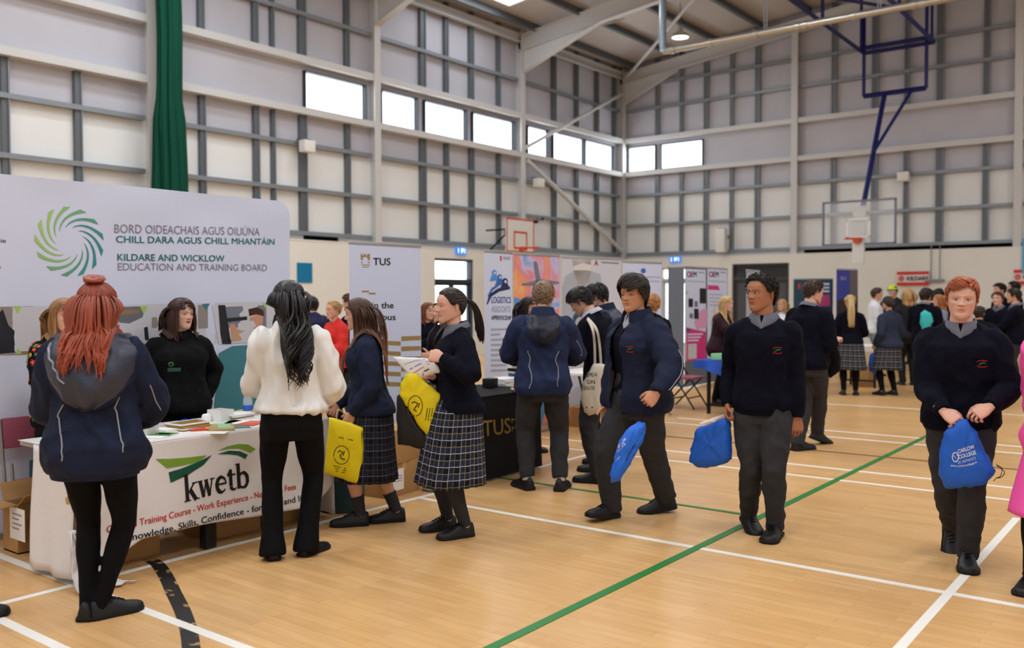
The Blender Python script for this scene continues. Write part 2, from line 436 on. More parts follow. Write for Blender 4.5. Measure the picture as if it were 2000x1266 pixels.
def shoe_mesh(S, kind):
    "upper, sole, laces; ankle over 0, toe along +Y, ground at z 0, for foot scale S"
    up = M(); so = M(); la = M(); n = 16
    low = kind == 'flat'
    st = [(-.062, .022, .05), (-.055, .031, .072), (-.035, .036, .08 if not low else .066), (-.005, .037, .084 if not low else .06), (.03, .037, .082 if not low else .05), (.06, .04, .07 if not low else .05), (.09, .043, .058), (.12, .046, .05), (.15, .045, .045), (.175, .039, .04), (.192, .028, .034), (.2, .014, .026)]
    if kind == 'boot': st = [(y, w_*1.06, h+(.03 if y < .05 else .006)) for y, w_, h in st]
    if kind in ('lace', 'sport'): st = [(y, w_*1.05, h*1.12+(.008 if y < .1 else .002)) for y, w_, h in st]
    rings = []
    for y, hw, zt in st:
        r = []
        for k in range(n):
            t = 2*pi*k/n; ca, sa = math.cos(t), math.sin(t); x = hw*math.copysign(abs(ca)**.75, ca)
            z = .012+(zt-.012)*abs(sa)**.85 if sa > 0 else .012
            if sa > 0 and y < .05: x *= 1-.3*sa*(zt/.1)
            r.append((x*S, y*S, z*S))
        rings.append(r)
    up.loft(rings)
    h = .02 if kind != 'sport' else .026
    out = [(.004+hw*1.07, y) for y, hw, _ in st]; o2 = [(x, y) for x, y in out]+[(-x, y) for x, y in out[::-1]]
    def lv(z, k): return [(x*k*S, (y-.06)*k*S+.06*S, z*S) for x, y in o2]
    so.loft([lv(0, .97), lv(.004, 1.0), lv(h*.8, 1.01), lv(h, .98)])
    if kind in ('sport', 'lace', 'boot'):
        for k in range(4):
            y = .045+.018*k; zt = np.interp(y, [q[0] for q in st], [q[2] for q in st])
            la.tube([(-.022*S, (y-.004)*S, (zt-.010)*S), (-.008*S, y*S, (zt+.002)*S), (.008*S, (y+.003)*S, (zt+.002)*S), (.022*S, (y+.008)*S, (zt-.01)*S)], .0028*S, 5)
        for s in (-1, 1):
            zt = .082; la.tube([(0, .04*S, (zt+.004)*S), (s*.02*S, .043*S, (zt+.012)*S), (s*.036*S, .035*S, (zt+.004)*S), (s*.03*S, .03*S, (zt-.012)*S)], .0024*S, 5)
    return up, so, la

# ------------------------------------------------------------------ bodies
TORSO = dict(m=[(-.075, .08, .06, -.006), (-.03, .094, .067, -.008), (.01, .096, .068, -.006), (.05, .09, .062, -.001), (.10, .083, .057, .003), (.15, .088, .06, .005), (.20, .098, .065, .006), (.245, .094, .062, .002), (.28, .072, .05, -.006), (.305, .05, .042, -.011), (.33, .036, .037, -.013)],
             f=[(-.075, .083, .064, -.01), (-.03, .1, .072, -.012), (.01, .1, .07, -.009), (.05, .087, .06, -.001), (.10, .073, .053, .002), (.15, .079, .056, .005), (.20, .09, .068, .013), (.235, .085, .062, .008), (.27, .066, .049, -.004), (.297, .045, .039, -.011), (.325, .031, .033, -.013)])
def srot(A, B, l1, l2, pole):
    "two-bone reach from A towards B bending towards pole -> (joint, end)"
    A, B, pole = np.array(A, float), np.array(B, float), np.array(pole, float); d = B-A; L = np.linalg.norm(d); u = d/L; L = min(L, (l1+l2)*.997); B = A+u*L
    x = (l1*l1-l2*l2+L*L)/(2*L); h = math.sqrt(max(l1*l1-x*x, 0)); q = pole-u*(pole@u); q /= max(np.linalg.norm(q), 1e-6)
    return A+u*x+q*h, B
class Body: pass
def make_body(H, sex, pose, stout=1.):
    b = Body(); b.H = H; b.sex = sex; b.hh = .137*H; b.st = stout
    g = pose.get
    lean, twist, tilt = rad(g('lean', 3)), rad(g('twist', 0)), rad(g('tilt', 0))
    hx, hy = g('hip', (0., 0.)); drop = g('drop', .008)
    b.pel = np.array([hx, hy, .52*H-drop])
    hr = Matrix.Rotation(rad(g('hipyaw', 0)), 3, 'Z')
    b.hipR = np.array(hr)
    K = 24; ps = [b.pel-np.array([0, 0, .1*H])]; rs = []
    top = .40
    def ang(h): t = min(max((h+.0)/.26, 0), 1); return t*t*(3-2*t)
    hs = np.linspace(-.1, top, K+1)
    b.hs = hs; b.sp = [ps[0]]; b.sr = []
    for i, h in enumerate(hs):
        k = ang(h); Rm = Matrix.Rotation(twist*k+rad(g('hipyaw', 0))*(1-k), 3, 'Z') @ Matrix.Rotation(tilt*k, 3, 'Y') @ Matrix.Rotation(-lean*k, 3, 'X')
        b.sr.append(np.array(Rm))
        if i: b.sp.append(b.sp[-1]+b.sr[-1] @ np.array([0, 0, (hs[i]-hs[i-1])*H]))
    def spine(h):
        t = (h-hs[0])/(hs[1]-hs[0]); i = int(min(max(t, 0), K-1e-6)); f = t-i
        return b.sp[i]*(1-f)+b.sp[min(i+1, K)]*f, b.sr[i]
    b.spine = spine
    sw = (.098 if sex == 'm' else .085)*H*stout**.5
    b.sh = {}; b.el = {}; b.wr = {}; b.arm = {}
    ua, fa = .166*H, .145*H
    shrug = g('shrug', 0.)
    for s, k in ((-1, 'l'), (1, 'r')):
        c, Rm = spine(.255+shrug); sh = c+Rm @ np.array([s*sw, -.006*H, 0]); b.sh[k] = sh
        t = g('h'+k); 
        if t is None: t = sh+np.array([s*.045*H, .035*H, -.318*H])
        pole = g('e'+k, (s*.5, -1., -.2))
        b.el[k], b.wr[k] = srot(sh, t, ua, fa, pole)
    b.hip = {}; b.kn = {}; b.an = {}; b.foot = {}
    for s, k in ((-1, 'l'), (1, 'r')):
        fx, fy, yaw, pitch = g('f'+k, (s*.09, 0., s*-8., 0.))
        hp = b.pel+b.hipR @ np.array([s*.052*H, 0, -.005*H]); b.hip[k] = hp
        S = H/1.72
        T = Matrix.Translation((fx, fy, 0)) @ Matrix.Rotation(rad(yaw), 4, 'Z')
        if pitch > 0: T = T @ Matrix.Translation((0, .13*S, 0)) @ Matrix.Rotation(rad(-pitch), 4, 'X') @ Matrix.Translation((0, -.13*S, 0))
        elif pitch < 0: T = T @ Matrix.Translation((0, -.05*S, 0)) @ Matrix.Rotation(rad(-pitch), 4, 'X') @ Matrix.Translation((0, .05*S, 0))
        b.foot[k] = T; an = np.array(T @ Vector((0, -.004, .078*S)))
        d = np.array(T.to_3x3() @ Vector((0, 1, 0))); d[2] = 0
        b.kn[k], b.an[k] = srot(hp, an, .245*H, .238*H, d*1.0+np.array([s*.05, .6, 0]))
    c, Rm = spine(.353); y, p, r = g('head', (0, 0, 0))
    HR = Matrix(Rm.tolist()) if False else Matrix([list(q) for q in Rm])
    HR = HR @ Matrix.Rotation(rad(y), 3, 'Z') @ Matrix.Rotation(rad(p), 3, 'X') @ Matrix.Rotation(rad(r), 3, 'Y')
    if g('headup', True): HR = Matrix.Rotation(rad(y)+twist, 3, 'Z') @ Matrix.Rotation(rad(p), 3, 'X') @ Matrix.Rotation(rad(r), 3, 'Y')
    b.HM = Matrix.Translation(Vector(c)) @ HR.to_4x4() @ Matrix.Scale(b.hh, 4) @ Matrix.Translation((0, .1, .35))
    return b
def tring(b, h, rx, ry, yo, n=24, e=2.3, sc_=1.):
    c, Rm = b.spine(h); o = []
    for k in range(n):
        t = 2*pi*k/n; ca, sa = math.cos(t), math.sin(t)
        o.append(tuple(c+Rm @ np.array([rx*sc_*math.copysign(abs(ca)**(2/e), ca), yo*b.H+ry*sc_*math.copysign(abs(sa)**(2/e), sa), 0])))
    return o
def torso_rings(b, ease, lo, hi, flare=0., k=1.):
    T = TORSO[b.sex]; H = b.H; out = []
    zs = [q[0] for q in T]
    hsx = sorted(set([lo, hi]+[q for q in np.linspace(lo, hi, 11)]))
    for h in hsx:
        rx, ry, yo = (np.interp(h, zs, [q[j] for q in T]) for j in (1, 2, 3))
        ry *= 1+.1*min(1, max(0, (.05-h)/.06)); rx *= 1+.03*min(1, max(0, (.05-h)/.06))
        up = min(1, max(0, (.31-h)/.06)); fl = flare*min(1, max(0, (.16-h)/.16))
        st = 1+(b.st-1)*up
        out.append(tring(b, h, rx*H*st*k+ease*up+fl, ry*H*(1+(b.st-1)*1.3*up)*k+ease*up+fl*.8, yo))
    return out
def arm_pts(b, k, f0=0., f1=1.):
    S, E, W = b.sh[k], b.el[k], b.wr[k]; c, _ = b.spine(.25)
    pts = [S+(c-S)*.3, S, S*.5+E*.5, E*.9+S*.1, E*.93+W*.07, E*.5+W*.5, W]
    return pts
def leg_pts(b, k):
    h, n, a = b.hip[k], b.kn[k], b.an[k]
    return [h+np.array([0, 0, .03*b.H]), h*.75+n*.25, h*.4+n*.6, n*.96+h*.04, n*.92+a*.08+np.array([0, -.004, 0]), n*.65+a*.35, n*.3+a*.7, a]
AR = [.031, .036, .034, .0285, .0285, .026, .0185]
LR = [.047, .052, .046, .034, .033, .034, .0255, .022]
def body_skin(b, vox, q, lod, bare_legs):
    m = M(); H = b.H; k = .9
    m.loft(torso_rings(b, 0, -.07, .33, k=k))
    c1, R1 = b.spine(.30); p = [np.array(b.HM @ Vector(v)) for v in ((0, -.09, -.34), (0, -.09, -.1))]
    nr = (.0375 if b.sex == 'm' else .031)*H/1.0
    m.tube([c1+R1 @ np.array([0, -.012*H, 0]), c1*.45+p[0]*.55, p[0], p[1]], [nr*1.25, nr*.98, nr*.93, nr*.93], 16)
    for s in ('l', 'r'):
        P, r = resample(arm_pts(b, s), AR, 3); n_ = len(r); m.tube(P, [float(x)*H*(.78 if i < n_-2 else .9) for i, x in enumerate(r)], 12, rnd=True)
        P, r = resample(leg_pts(b, s), LR, 3); m.tube(P, [float(x)*H*(.98 if bare_legs else .86) for x in r], 12, rnd=True)
        F = b.foot[s]; S = H/1.72; m.tube([F @ Vector((0, -.03*S, .04*S)), F @ Vector((0, .06*S, .035*S)), F @ Vector((0, .15*S, .028*S))], [.026*S, .028*S, .02*S], 10, rnd=True)
    co, fs = remesh(m, vox, 4)
    return co, fs
def place_hand(b, k, kind, vox, hdir=None, palm=None):
    co, fs = hand_geo(kind, vox); s = -1 if k == 'l' else 1
    f = b.wr[k]-b.el[k]; f /= np.linalg.norm(f)
    y = Vector(hdir if hdir is not None else f).normalized()
    pn = Vector(palm if palm is not None else (-s, .15, 0)); z = -(pn-y*pn.dot(y)).normalized()
    x = y.cross(z)
    S = b.H/1.74
    # local +X is the thumb side of a right hand with palm at -Z
    Rm = Matrix((x, y, z)).transposed()
    T = Matrix.Translation(Vector(b.wr[k])) @ Rm.to_4x4() @ Matrix.Scale(S, 4)
    # thumb must point: for the right hand palm x... choose the mirror that puts the thumb on the correct side
    right = (k == 'r')
    c2 = co.copy()
    # right hand, palm down (-Z), fingers +Y: thumb is on -X
    if right: c2[:, 0] *= -1
    f2 = [tuple(reversed(q)) for q in fs] if right else fs
    b.hand = getattr(b, 'hand', {}); b.hand[k] = T
    return [tuple(T @ Vector(p)) for p in c2], f2

def emblem(bvh, c, d, up, S, red=0, green=1):
    "the jumper crest: two curved red lines of lettering and a green swoosh, laid on the cloth"
    m = M(); d = Vector(d).normalized(); up = Vector(up); x = up.cross(d).normalized()*1; up = d.cross(x)
    def strip(pts, w_, mi):
        P = []
        for (a, e) in pts:
            for t in (-.5, .5):
                o = Vector(c)+x*(a*S)+up*((e+t*w_)*S); h = cast(bvh, o+d*.25, -d, .0025)
                if h is None: return
                P.append(h)
        n = len(pts); m.add(P, [(2*i, 2*i+2, 2*i+3, 2*i+1) for i in range(n-1)], mi)
    for sgn in (1, -1):
        for k in range(7):
            a0 = -.9+k*.26
            pt = [(a0+j*.1, sgn*(.62-.16*(a0+j*.1)**2)) for j in range(3)]
            strip(pt, .2, red)
    strip([(-.6+.15*i, -.22+.30*math.sin(i*.38)+i*.03) for i in range(9)], .13, green)
    strip([(-.45+.15*i, -.28+.2*math.sin(i*.5)+i*.05) for i in range(7)], .08, green)
    strip([(-1.0, .35), (-.85, .1), (-.9, -.3)], .06, red)
    return m

# ------------------------------------------------------------------ hair
def lock(m, pts, w_, n=5, flat=.45, mi=0, col=(1, 1, 1), taper=.25, tipcol=None):
    K = len(pts); rs = [w_*(.55+.45*min(1, i/2))*(1 if i < K*.6 else 1-(1-taper)*((i-K*.6)/(K*.4))) for i in range(K)]
    if tipcol:
        col = [tuple(a+(c-a)*min(1, max(0, (i/(K-1)-.35)/.5)) for a, c in zip(col, tipcol)) for i in range(K) for _ in range(n)]
    m.tube(pts, rs, n, mi, flat=flat, col=col)
def hair_mesh(b, style, rng, hb, body_bvh, P, near):
    "hb: BVH of the head; body_bvh: BVH of what the hair falls on; all in the person's space"
    m = M(); hh = b.hh; HM = b.HM; HR = HM.to_3x3().normalized()
    def wp(a, z, off): return HM @ Vector(hsurf(a, z, off))
    def tint(): 
        t = 1+rng.uniform(-.22, .25); return (t, t*rng.uniform(.95, 1.03), t*rng.uniform(.9, 1.05))
    thick = P.get('thick', .045); dz = P.get('hairline', 0.)
    lift = P.get('lift', None)
    nA, nV = (56, 18) if near else (30, 10)
    rings = []; cols = []
    for i in range(nV+1):
        v = i/nV; ring = []
        for j in range(nA):
            a = -pi+2*pi*j/nA; z0 = hairline(a)+dz*math.cos(a)
            if P.get('nape') is not None and abs(a) > 1.9: z0 = max(z0, P['nape']) if P['nape'] > -.31 else P['nape']
            z0 = max(z0, zbot(a)+.005); z = z0+(.5-z0)*(1-(1-v)**1.6)
            t = thick*min(1, v*3.2)**.6*(.72+.5*max(0, z))
            if lift: t += lift(a, z)*min(1, v*2)
            t += .010*noise.noise(Vector((a*7, z*4, P.get('seed', 0))))*min(1, v*3) if P.get('rough', True) else 0
            ring.append(wp(a, min(z, .4995), t if v > 0 else -.012)); c = 1+.18*noise.noise(Vector((a*14, z*2, 7))); cols.append((c, c, c))
        rings.append(ring)
    m.loft(rings, 0, True, True, col=cols)
    T = P.get('tie'); N = P.get('n', 320 if near == 2 else 160 if near else 70)
    nseg = 5 if near else 4
    tieW = HM @ Vector(T) if T else None
    L = P.get('len', .4); ww = P.get('w', .0055 if near == 2 else .008 if near else .013)*b.H/1.7; nt_ = P.get('tips')
    def roots():
        while True:
            a = rng.uniform(-pi, pi); z = rng.uniform(-.3, .49); 
            if z < hairline(a)+dz*math.cos(a)+.01: continue
            if rng.random() > max(.25, math.sqrt(max(0, 1-(max(z, 0)/.5)**2))): continue
            return a, z
    kind = style
    if kind == 'crop':                                      # short hair: little locks that follow the skull
        for _ in range(N):
            a, z = roots(); ln = P.get('lk', .16)*rng.uniform(.7, 1.25)
            fr = max(0, math.cos(a)); pts = []
            ca, cz = a, z; out = thick*.7
            sw = P.get('sweep', 0.)
            for i in range(nseg+1):
                t = i/nseg
                of = thick*.75+(lift(ca, cz) if lift else 0)+P.get('puff', .02)*math.sin(pi*t*.8)
                pts.append(wp(ca, min(max(cz, -.33), .498), of))
                if z > .3 and fr > -.5: # top: forward / sideways sweep
                    ca2 = sw*1.2; ca += (ca2-ca)*.18 if abs(ca) < 2.4 else 0; cz -= ln/nseg*(.55 if fr > .1 else .8)
                else: cz -= ln/nseg*.8; ca += rng.uniform(-.03, .03)-math.copysign(.02, a)*P.get('back', -1)
            lock(m, pts, ww*rng.uniform(.8, 1.3), col=tint())
    if kind == 'curl':
        for _ in range(N):
            a, z = roots(); p = wp(a, z, thick*rng.uniform(.7, 1.15)); t0 = rng.uniform(0, 6.3); r_ = rng.uniform(.004, .008); n_ = (p-wp(0, 0, -.3)).normalized(); t1 = n_.orthogonal().normalized(); t2 = n_.cross(t1)
            lock(m, [p+(t1*math.cos(t0+i*.8)+t2*math.sin(t0+i*.8))*r_+n_*(i*.0012) for i in range(9)], .0028, col=tint(), flat=.8, taper=.6)
    if kind in ('long', 'half'):
        part = P.get('part', 0.)
        for _ in range(N):
            a, z = roots()
            if rng.random() < .4: z = rng.uniform(.2, .47); a = rng.uniform(-pi, pi)
            if kind == 'half' and z > .2 and math.cos(a) > -.2 and rng.random() < .7: continue
            p = wp(a, z, thick*.8); ln = L*rng.uniform(.78, 1.06)*(1 if not P.get('front_short') or math.cos(a) < .3 else P['front_short'])
            n0 = HR @ Vector((math.sin(a), math.cos(a), .2)); d = HR @ Vector((math.sin(a)*.9, math.cos(a)*.6-.5, .15)) if z > .15 else Vector((0, 0, -1))
            d = d.normalized(); pts = [p]; ph = rng.uniform(0, 6.3)
            sgn_ = 1 if math.sin(a-part) >= 0 else -1
            if z > .0 and (math.cos(a) > -.1 or z > .25):
                a1 = sgn_*max(abs(a), rng.uniform(*P.get('fan', (1.15, 2.2)))); z1 = min(z-.12, rng.uniform(-.02, .16)); K_ = 5
                for i in range(1, K_+1):
                    t = i/K_; pts.append(wp(a+(a1-a)*math.sin(t*pi/2), z+(z1-z)*t**1.3, thick*(.55+.35*rng.random())))
                p = pts[-1]; d = (pts[-1]-pts[-2]).normalized(); a = a1
            wv = P.get('wave', .1); steps = max(7, int(ln/(.03 if near else .05))); ds = ln/steps
            sx = 1 if math.sin(a) >= 0 else -1
            for i in range(steps):
                lq = HM.inverted() @ p; tgt = Vector((0, 0, -1)); sp__ = P.get('spread', .34)
                if lq.z < -.05 and abs(lq.x) > sp__: tgt = tgt+HR @ Vector((-math.copysign(min(1.2, (abs(lq.x)-sp__)*6), lq.x), 0, 0))
                d = (d+tgt*.55).normalized()
                q = p+d*ds
                s_ = i*ds; off = Vector((math.sin(s_*P.get('freq', 40)+ph), math.cos(s_*P.get('freq', 40)*.9+ph), 0))*wv*ds*min(1, max(0, (s_-.12)/.1))
                q = q+off
                for bv, of in ((hb, thick*hh*.9), (body_bvh, .02)):
                    if bv is None: continue
                    l, nr, ix, dd = bv.find_nearest(q)
                    if l is not None and (q-l).dot(nr) < of and dd < .12: q = l+nr*of
                d2 = q-p
                if d2.length > 1e-5: d = d2.normalized()
                # keep out of the face
                lq = HM.inverted() @ q
                if lq.z < -.1 and abs(lq.x) > P.get('spread', .34)+.12: lq.x = math.copysign(P.get('spread', .34)+.12, lq.x); q = HM @ lq
                if lq.y > .12 and abs(lq.x) < P.get('curtain', .27) and lq.z < .3:
                    lq.x = math.copysign(P.get('curtain', .27), lq.x if abs(lq.x) > .02 else sx); q = HM @ lq
                p = q; pts.append(p)
            c_ = tint(); lock(m, pts, ww*rng.uniform(.8, 1.4), col=c_, tipcol=tuple(x*y for x, y in zip(c_, nt_)) if nt_ else None)
    if kind in ('pony', 'half', 'updo'):
        for _ in range(int(N*(.8 if kind != 'half' else .45))):
            a, z = roots()
            if kind == 'half' and z < .12: continue
            p = wp(a, z, thick*.7); pts = [p]; K = 8
            for i in range(1, K+1):
                t = i/K; q = p.lerp(tieW, t); l, nr, ix, dd = hb.find_nearest(q); q = l+nr*(thick*hh*(.9+.35*t)+.2*hh*max(0, t-.8)*.3); 
                pts.append(q if t < 1 else tieW+HR @ Vector((rng.uniform(-.02, .02), 0, rng.uniform(-.02, .02)))*hh)
            lock(m, pts, ww*rng.uniform(.8, 1.2), col=tint(), taper=.7)
    if kind == 'pony':
        for _ in range(P.get('tail', 60)):
            ln = L*rng.uniform(.7, 1.05); p = tieW+HR @ Vector((rng.uniform(-.07, .07), rng.uniform(-.05, .03), rng.uniform(-.05, .05)))*hh; d = (HR @ Vector((rng.uniform(-.25, .25), -1, .25))).normalized(); pts = [p]; steps = 10; ds = ln/steps; ph = rng.uniform(0, 6)
            for i in range(steps):
                d = (d+Vector((0, 0, -1))*.5+Vector((math.sin(i*.9+ph), math.cos(i*.8+ph), 0))*.05).normalized(); q = p+d*ds
                if body_bvh is not None:
                    l, nr, ix, dd = body_bvh.find_nearest(q)
                    if l is not None and (q-l).dot(nr) < .015 and dd < .12: q = l+nr*.015
                l, nr, ix, dd = hb.find_nearest(q)
                if (q-l).dot(nr) < thick*hh and dd < .1: q = l+nr*thick*hh
                p = q; pts.append(p)
            lock(m, pts, ww*1.2, col=tint())
        if P.get('band'):
            m.ell(tieW, (.016, .016, .02), 1, 10, 6)
    if kind in ('half', 'updo'):
        for k in range(P.get('coil', 12)):
            t0 = rng.uniform(0, 6.3); r0 = P.get('bun', .19)*hh*rng.uniform(.45, 1.); pts = []
            tl = rng.uniform(-.5, .5)
            for i in range(9):
                t = t0+i*.75; pts.append(tieW+HR @ Vector((math.cos(t)*r0, math.sin(t)*r0*.9, math.sin(t*1.+tl)*r0*.35+P.get('bun', .19)*hh*.45)))
            lock(m, pts, ww*1.8, col=tint(), flat=.7, taper=.6)
    for (a, z, da, ln, sgn) in P.get('wisps', []):
        p = wp(a, z, thick); pts = [p]; d = HR @ Vector((sgn*.4, .5, -.3))
        for i in range(8):
            d = (d+Vector((0, 0, -.6))).normalized(); p = p+d*ln/8; pts.append(p)
        lock(m, pts, ww*.5, col=tint())
    return m

# ------------------------------------------------------------------ a dressed person
def person(label, px, py, H, face, pose, wear, hair, skin=(226, 178, 152), near=1, sex='m', fq=None, stout=1., group=None, at=None, seed=0):
    rng = random.Random(seed*17+3)
    if at is None: p, rz = facing(px, py, face)
    if at is not None:
        p = Vector((at[0], at[1], 0)); c_ = -Vector((p.x, p.y)).normalized(); a_ = rad(-face); rz = math.atan2(-(c_.x*math.cos(a_)-c_.y*math.sin(a_)), c_.x*math.sin(a_)+c_.y*math.cos(a_))
    root = empty('person', (p.x, p.y, 0), rz, label, 'person', group)
    Mi = (Matrix.Translation((p.x, p.y, 0)) @ Matrix.Rotation(rz, 4, 'Z')).inverted(); pose = dict(pose)
    for k in ('hl', 'hr'):
        q = pose.get(k)
        if isinstance(q, dict):
            o = Mi @ Vector(EYE); d = Mi.to_3x3() @ Vector(ray(*q['px'])); ax = 0 if 'x' in q else 1; t = ((q['x'] if ax == 0 else q['y'])-o[ax])/d[ax]; pose[k] = tuple(o+d*t)
    for k in ('fl', 'fr'):
        q = pose.get(k)
        if isinstance(q, dict): v = Mi @ G(*q['px']); pose[k] = (v.x, v.y, q.get('yaw', 0), q.get('pitch', 0))
    if pose.get('hip') is None and isinstance(pose.get('fl'), tuple) and isinstance(pose.get('fr'), tuple): pose['hip'] = ((pose['fl'][0]+pose['fr'][0])/2, (pose['fl'][1]+pose['fr'][1])/2)
    b = make_body(H, sex, pose, stout); b.root = root; S = H/1.72
    vox = (.0125, .011, .02)[near] if near < 2 else .02
    vox = {2: .011, 1: .014, 0: .02}[near]
    fq = dict(fq or {}); visible = fq.pop('visible', True)
    skirt = wear.get('skirt')
    # head + body
    hg = head_geo(fq, *{2: (104, 120), 1: (56, 56), 0: (32, 28)}[near])
    body = M(); co, fs = body_skin(b, vox, fq, near, bool(skirt)); body.add([tuple(q) for q in co], fs)
    body.join(hg, b.HM)
    hands = pose.get('hands', {})
    for k in 'lr':
        hk = hands.get(k, ('relaxed',)); vs, f2 = place_hand(b, k, hk[0], {2: .0024, 1: .0035, 0: .006}[near], *(hk[1:])); body.add(vs, f2, 0, (1., .93, .91))
    sk = mat('skin_%d_%d_%d' % skin, skin, .52, .35, attr=True, sss=.0, bump=(160, .06))
    skin_o = None
    if near and visible:
        eyes, lids = eye_geo(fq); body.join(lids, b.HM)
    bo = body.build('body', sk, root, angle=180)
    if near and visible:
        for e in eyes: M().join(e, b.HM).build('eye', [mat('eye_white', (226, 220, 214), .25, .5), mat('iris_'+fq.get('iris', 'brown'), {'brown': (62, 40, 28), 'blue': (96, 116, 130)}[fq.get('iris', 'brown')], .2, .5), mat('pupil', (8, 8, 8), .1, .6)], root)
    hm = M().join(hg, b.HM); hb = bvh_of(hm.v[:], hm.f[:])
    # ---- clothes
    bv_top = None
    t = wear['top']; kind = t.get('kind', 'jumper'); ease = t.get('ease', .016)
    def top_mesh(ease, hem, sleeve=1., flare=0., neck=.315, cuff=1., amp=.007, sc2=(11, 11, 7)):
        m = M(); m.loft(torso_rings(b, ease, hem, neck, flare))
        for k in 'lr':
            P, r = resample(arm_pts(b, k), [a+ease/H*.72 for a in AR[:-1]]+[AR[-1]+ease/H*.55], 4)
            r = [float(x)*H for x in r]; n = len(P); cut = max(4, int(round((n-1)*sleeve)))+1
            P, r = P[:cut], r[:cut]
            if sleeve >= .99 and not t.get('loose_cuff'):
                r[-1] *= cuff*.92; r[-2] *= 1.0
            m.tube(P, r, 14, rnd=False)
            c0, R0_ = b.spine(.315); m.tube([c0+R0_ @ np.array([0, -.014*H, -.008*H]), c0*.5+b.sh[k]*.5+R0_ @ np.array([0, -.008*H, -.008*H]), b.sh[k]+np.array([0, 0, .002*H])], [.034*H+ease*.3, .031*H+ease*.45, .028*H+ease*.5], 12, rnd=True)
        co, fs = remesh(m, vox, {2: 7, 1: 5, 0: 3}[near])
        co = wrinkle(co, fs, amp*(1 if near else .6), sc2, seed*3.1) if near else co
        return co, fs
    cm = t['mat']
    hem = t.get('hem', -.035)
    inner = t.get('inner')
    if inner:
        co, fs = top_mesh(.012, hem+.01, .6); im = M().add([tuple(q) for q in co], fs); im.build('jumper', inner['mat'], root, angle=180)
        bvi = bvh_of(co, fs)
    co, fs = top_mesh(ease, hem, t.get('sleeve', 1.), t.get('flare', .009), t.get('neck', .315), t.get('cuff', 1.), t.get('amp', .007), t.get('wsc', (11, 11, 7)))
    if t.get('open'):
        lo, hi = t['open']; keep = []
        for f in fs:
            c = co[list(f)].mean(0); h = (c[2]-b.pel[2])/H; cc, Rm = b.spine(min(max(h, -.09), .39)); l = Rm.T @ (c-cc)
            wd = 1+.6*max(0, h-.1)
            if not (lo*wd < l[0] < hi*wd and l[1] > .02): keep.append(f)
        fs = keep
    tm = M().add([tuple(q) for q in co], fs)
    bv_top = bvh_of(co, fs)
    to = tm.build(kind, cm, root, angle=180)
    if t.get('open'):
        sm = to.modifiers.new('thickness', 'SOLIDIFY'); sm.thickness = .008; sm.offset = -1
    up = Vector((0, 0, 1))
    b.bv_top = bv_top
    if t.get('rib') and near:                               # ribbed hem and cuffs
        r_ = M()
        for hh_, dr in ((hem-.008, .004),):
            r_.loft([[tuple(v) for v in ring] for ring in (torso_rings(b, ease+.001, hem-.016, hem+.3, t.get('flare', 0))[0], torso_rings(b, ease+.005, hem-.004, hem+.3, t.get('flare', 0))[0], torso_rings(b, ease+.005, hem+.012, hem+.3, t.get('flare', 0))[0], torso_rings(b, ease-.002, hem+.03, hem+.3, t.get('flare', 0))[0])], 0, False)
        r_.build('hem_band', cm, root)
    if t.get('sleeve', 1.) >= .99 and near:
        for k in 'lr':
            e_, w_ = b.el[k], b.wr[k]; d = (w_-e_)/np.linalg.norm(w_-e_); cr = (AR[-1]*H+ease*.5)*1.06
            c_ = M(); c_.tube([w_-d*.05, w_-d*.04, w_-d*.005, w_+d*.006, w_+d*.004], [cr*.93, cr*1.04, cr*1.02, cr*.9, cr*.7], 16); c_.build('cuff', cm, root)
    nk, Rn = b.spine(.318)
    if wear.get('collar') and near:
        cmat = wear['collar']; cl = M(); n = 26; nr = (.039 if sex == 'm' else .034)*H
        for sgn in (-1, 1):
            rings = []
            for i in range(n//2+1):
                t_ = i/(n//2); A = -pi/2+sgn*(pi-t_*(pi-.16))*1.  # from the back round to the front
                A = pi/2+sgn*(pi*(1-t_)+.13*t_)
                ca, sa = math.cos(A), math.sin(A); pt = t_**3
                yo = -.012*H+.006*H*t_
                def q(r, z, dx=0.): 
                    return tuple(nk+Rn @ np.array([r*ca+dx*sgn*-1, yo+r*sa*1.02, z]))
                zt = .022*H*(1-.75*t_)-.004*H*t_
                rings.append([q(nr*1.04, zt-.012*H), q(nr*1.06, zt), q(nr*1.12, zt+.003*H), q(nr*1.3, zt-.004*H), q(nr*(1.52+.25*pt), zt-(.016+.03*pt)*H, -.014*H*pt), q(nr*(1.5+.22*pt), zt-(.019+.03*pt)*H, -.014*H*pt), q(nr*1.24, zt-.010*H)])
            cl.loft(rings, 0, True, True)
        cl.build('shirt_collar', cmat, root, angle=50)
        neckfill = M(); neckfill.tube([nk+Rn @ np.array([0, -.006*H, -.03*H]), nk+Rn @ np.array([0, -.008*H, .004*H])], [(nr*1.5, nr*1.4), (nr*1.12, nr*1.1)], 18); neckfill.build('neckline', wear.get('neckline', cm), root)
    if wear.get('emblem') and near:
        ex, ez = wear['emblem']; c, Rm = b.spine(ez); d = Rm @ np.array([0.12*(1 if ex > 0 else -1), 1, .05]); o = c+Rm @ np.array([ex*H, 0, 0])
        em = emblem(bv_top, o, d, Rm @ np.array([0, 0, 1]), .03*S); em.build('crest', [mat('crest_red', (176, 34, 48), .7), mat('crest_green', (30, 150, 80), .7)], root, smooth=False)
        if inner and t.get('open'):
            o = c+Rm @ np.array([-.018*H, 0, -.005*H]); em = emblem(bvi, o, Rm @ np.array([0, 1, 0]), Rm @ np.array([0, 0, 1]), .024*S); em.build('jumper_crest', [MATS['crest_red'], MATS['crest_green']], root, smooth=False)
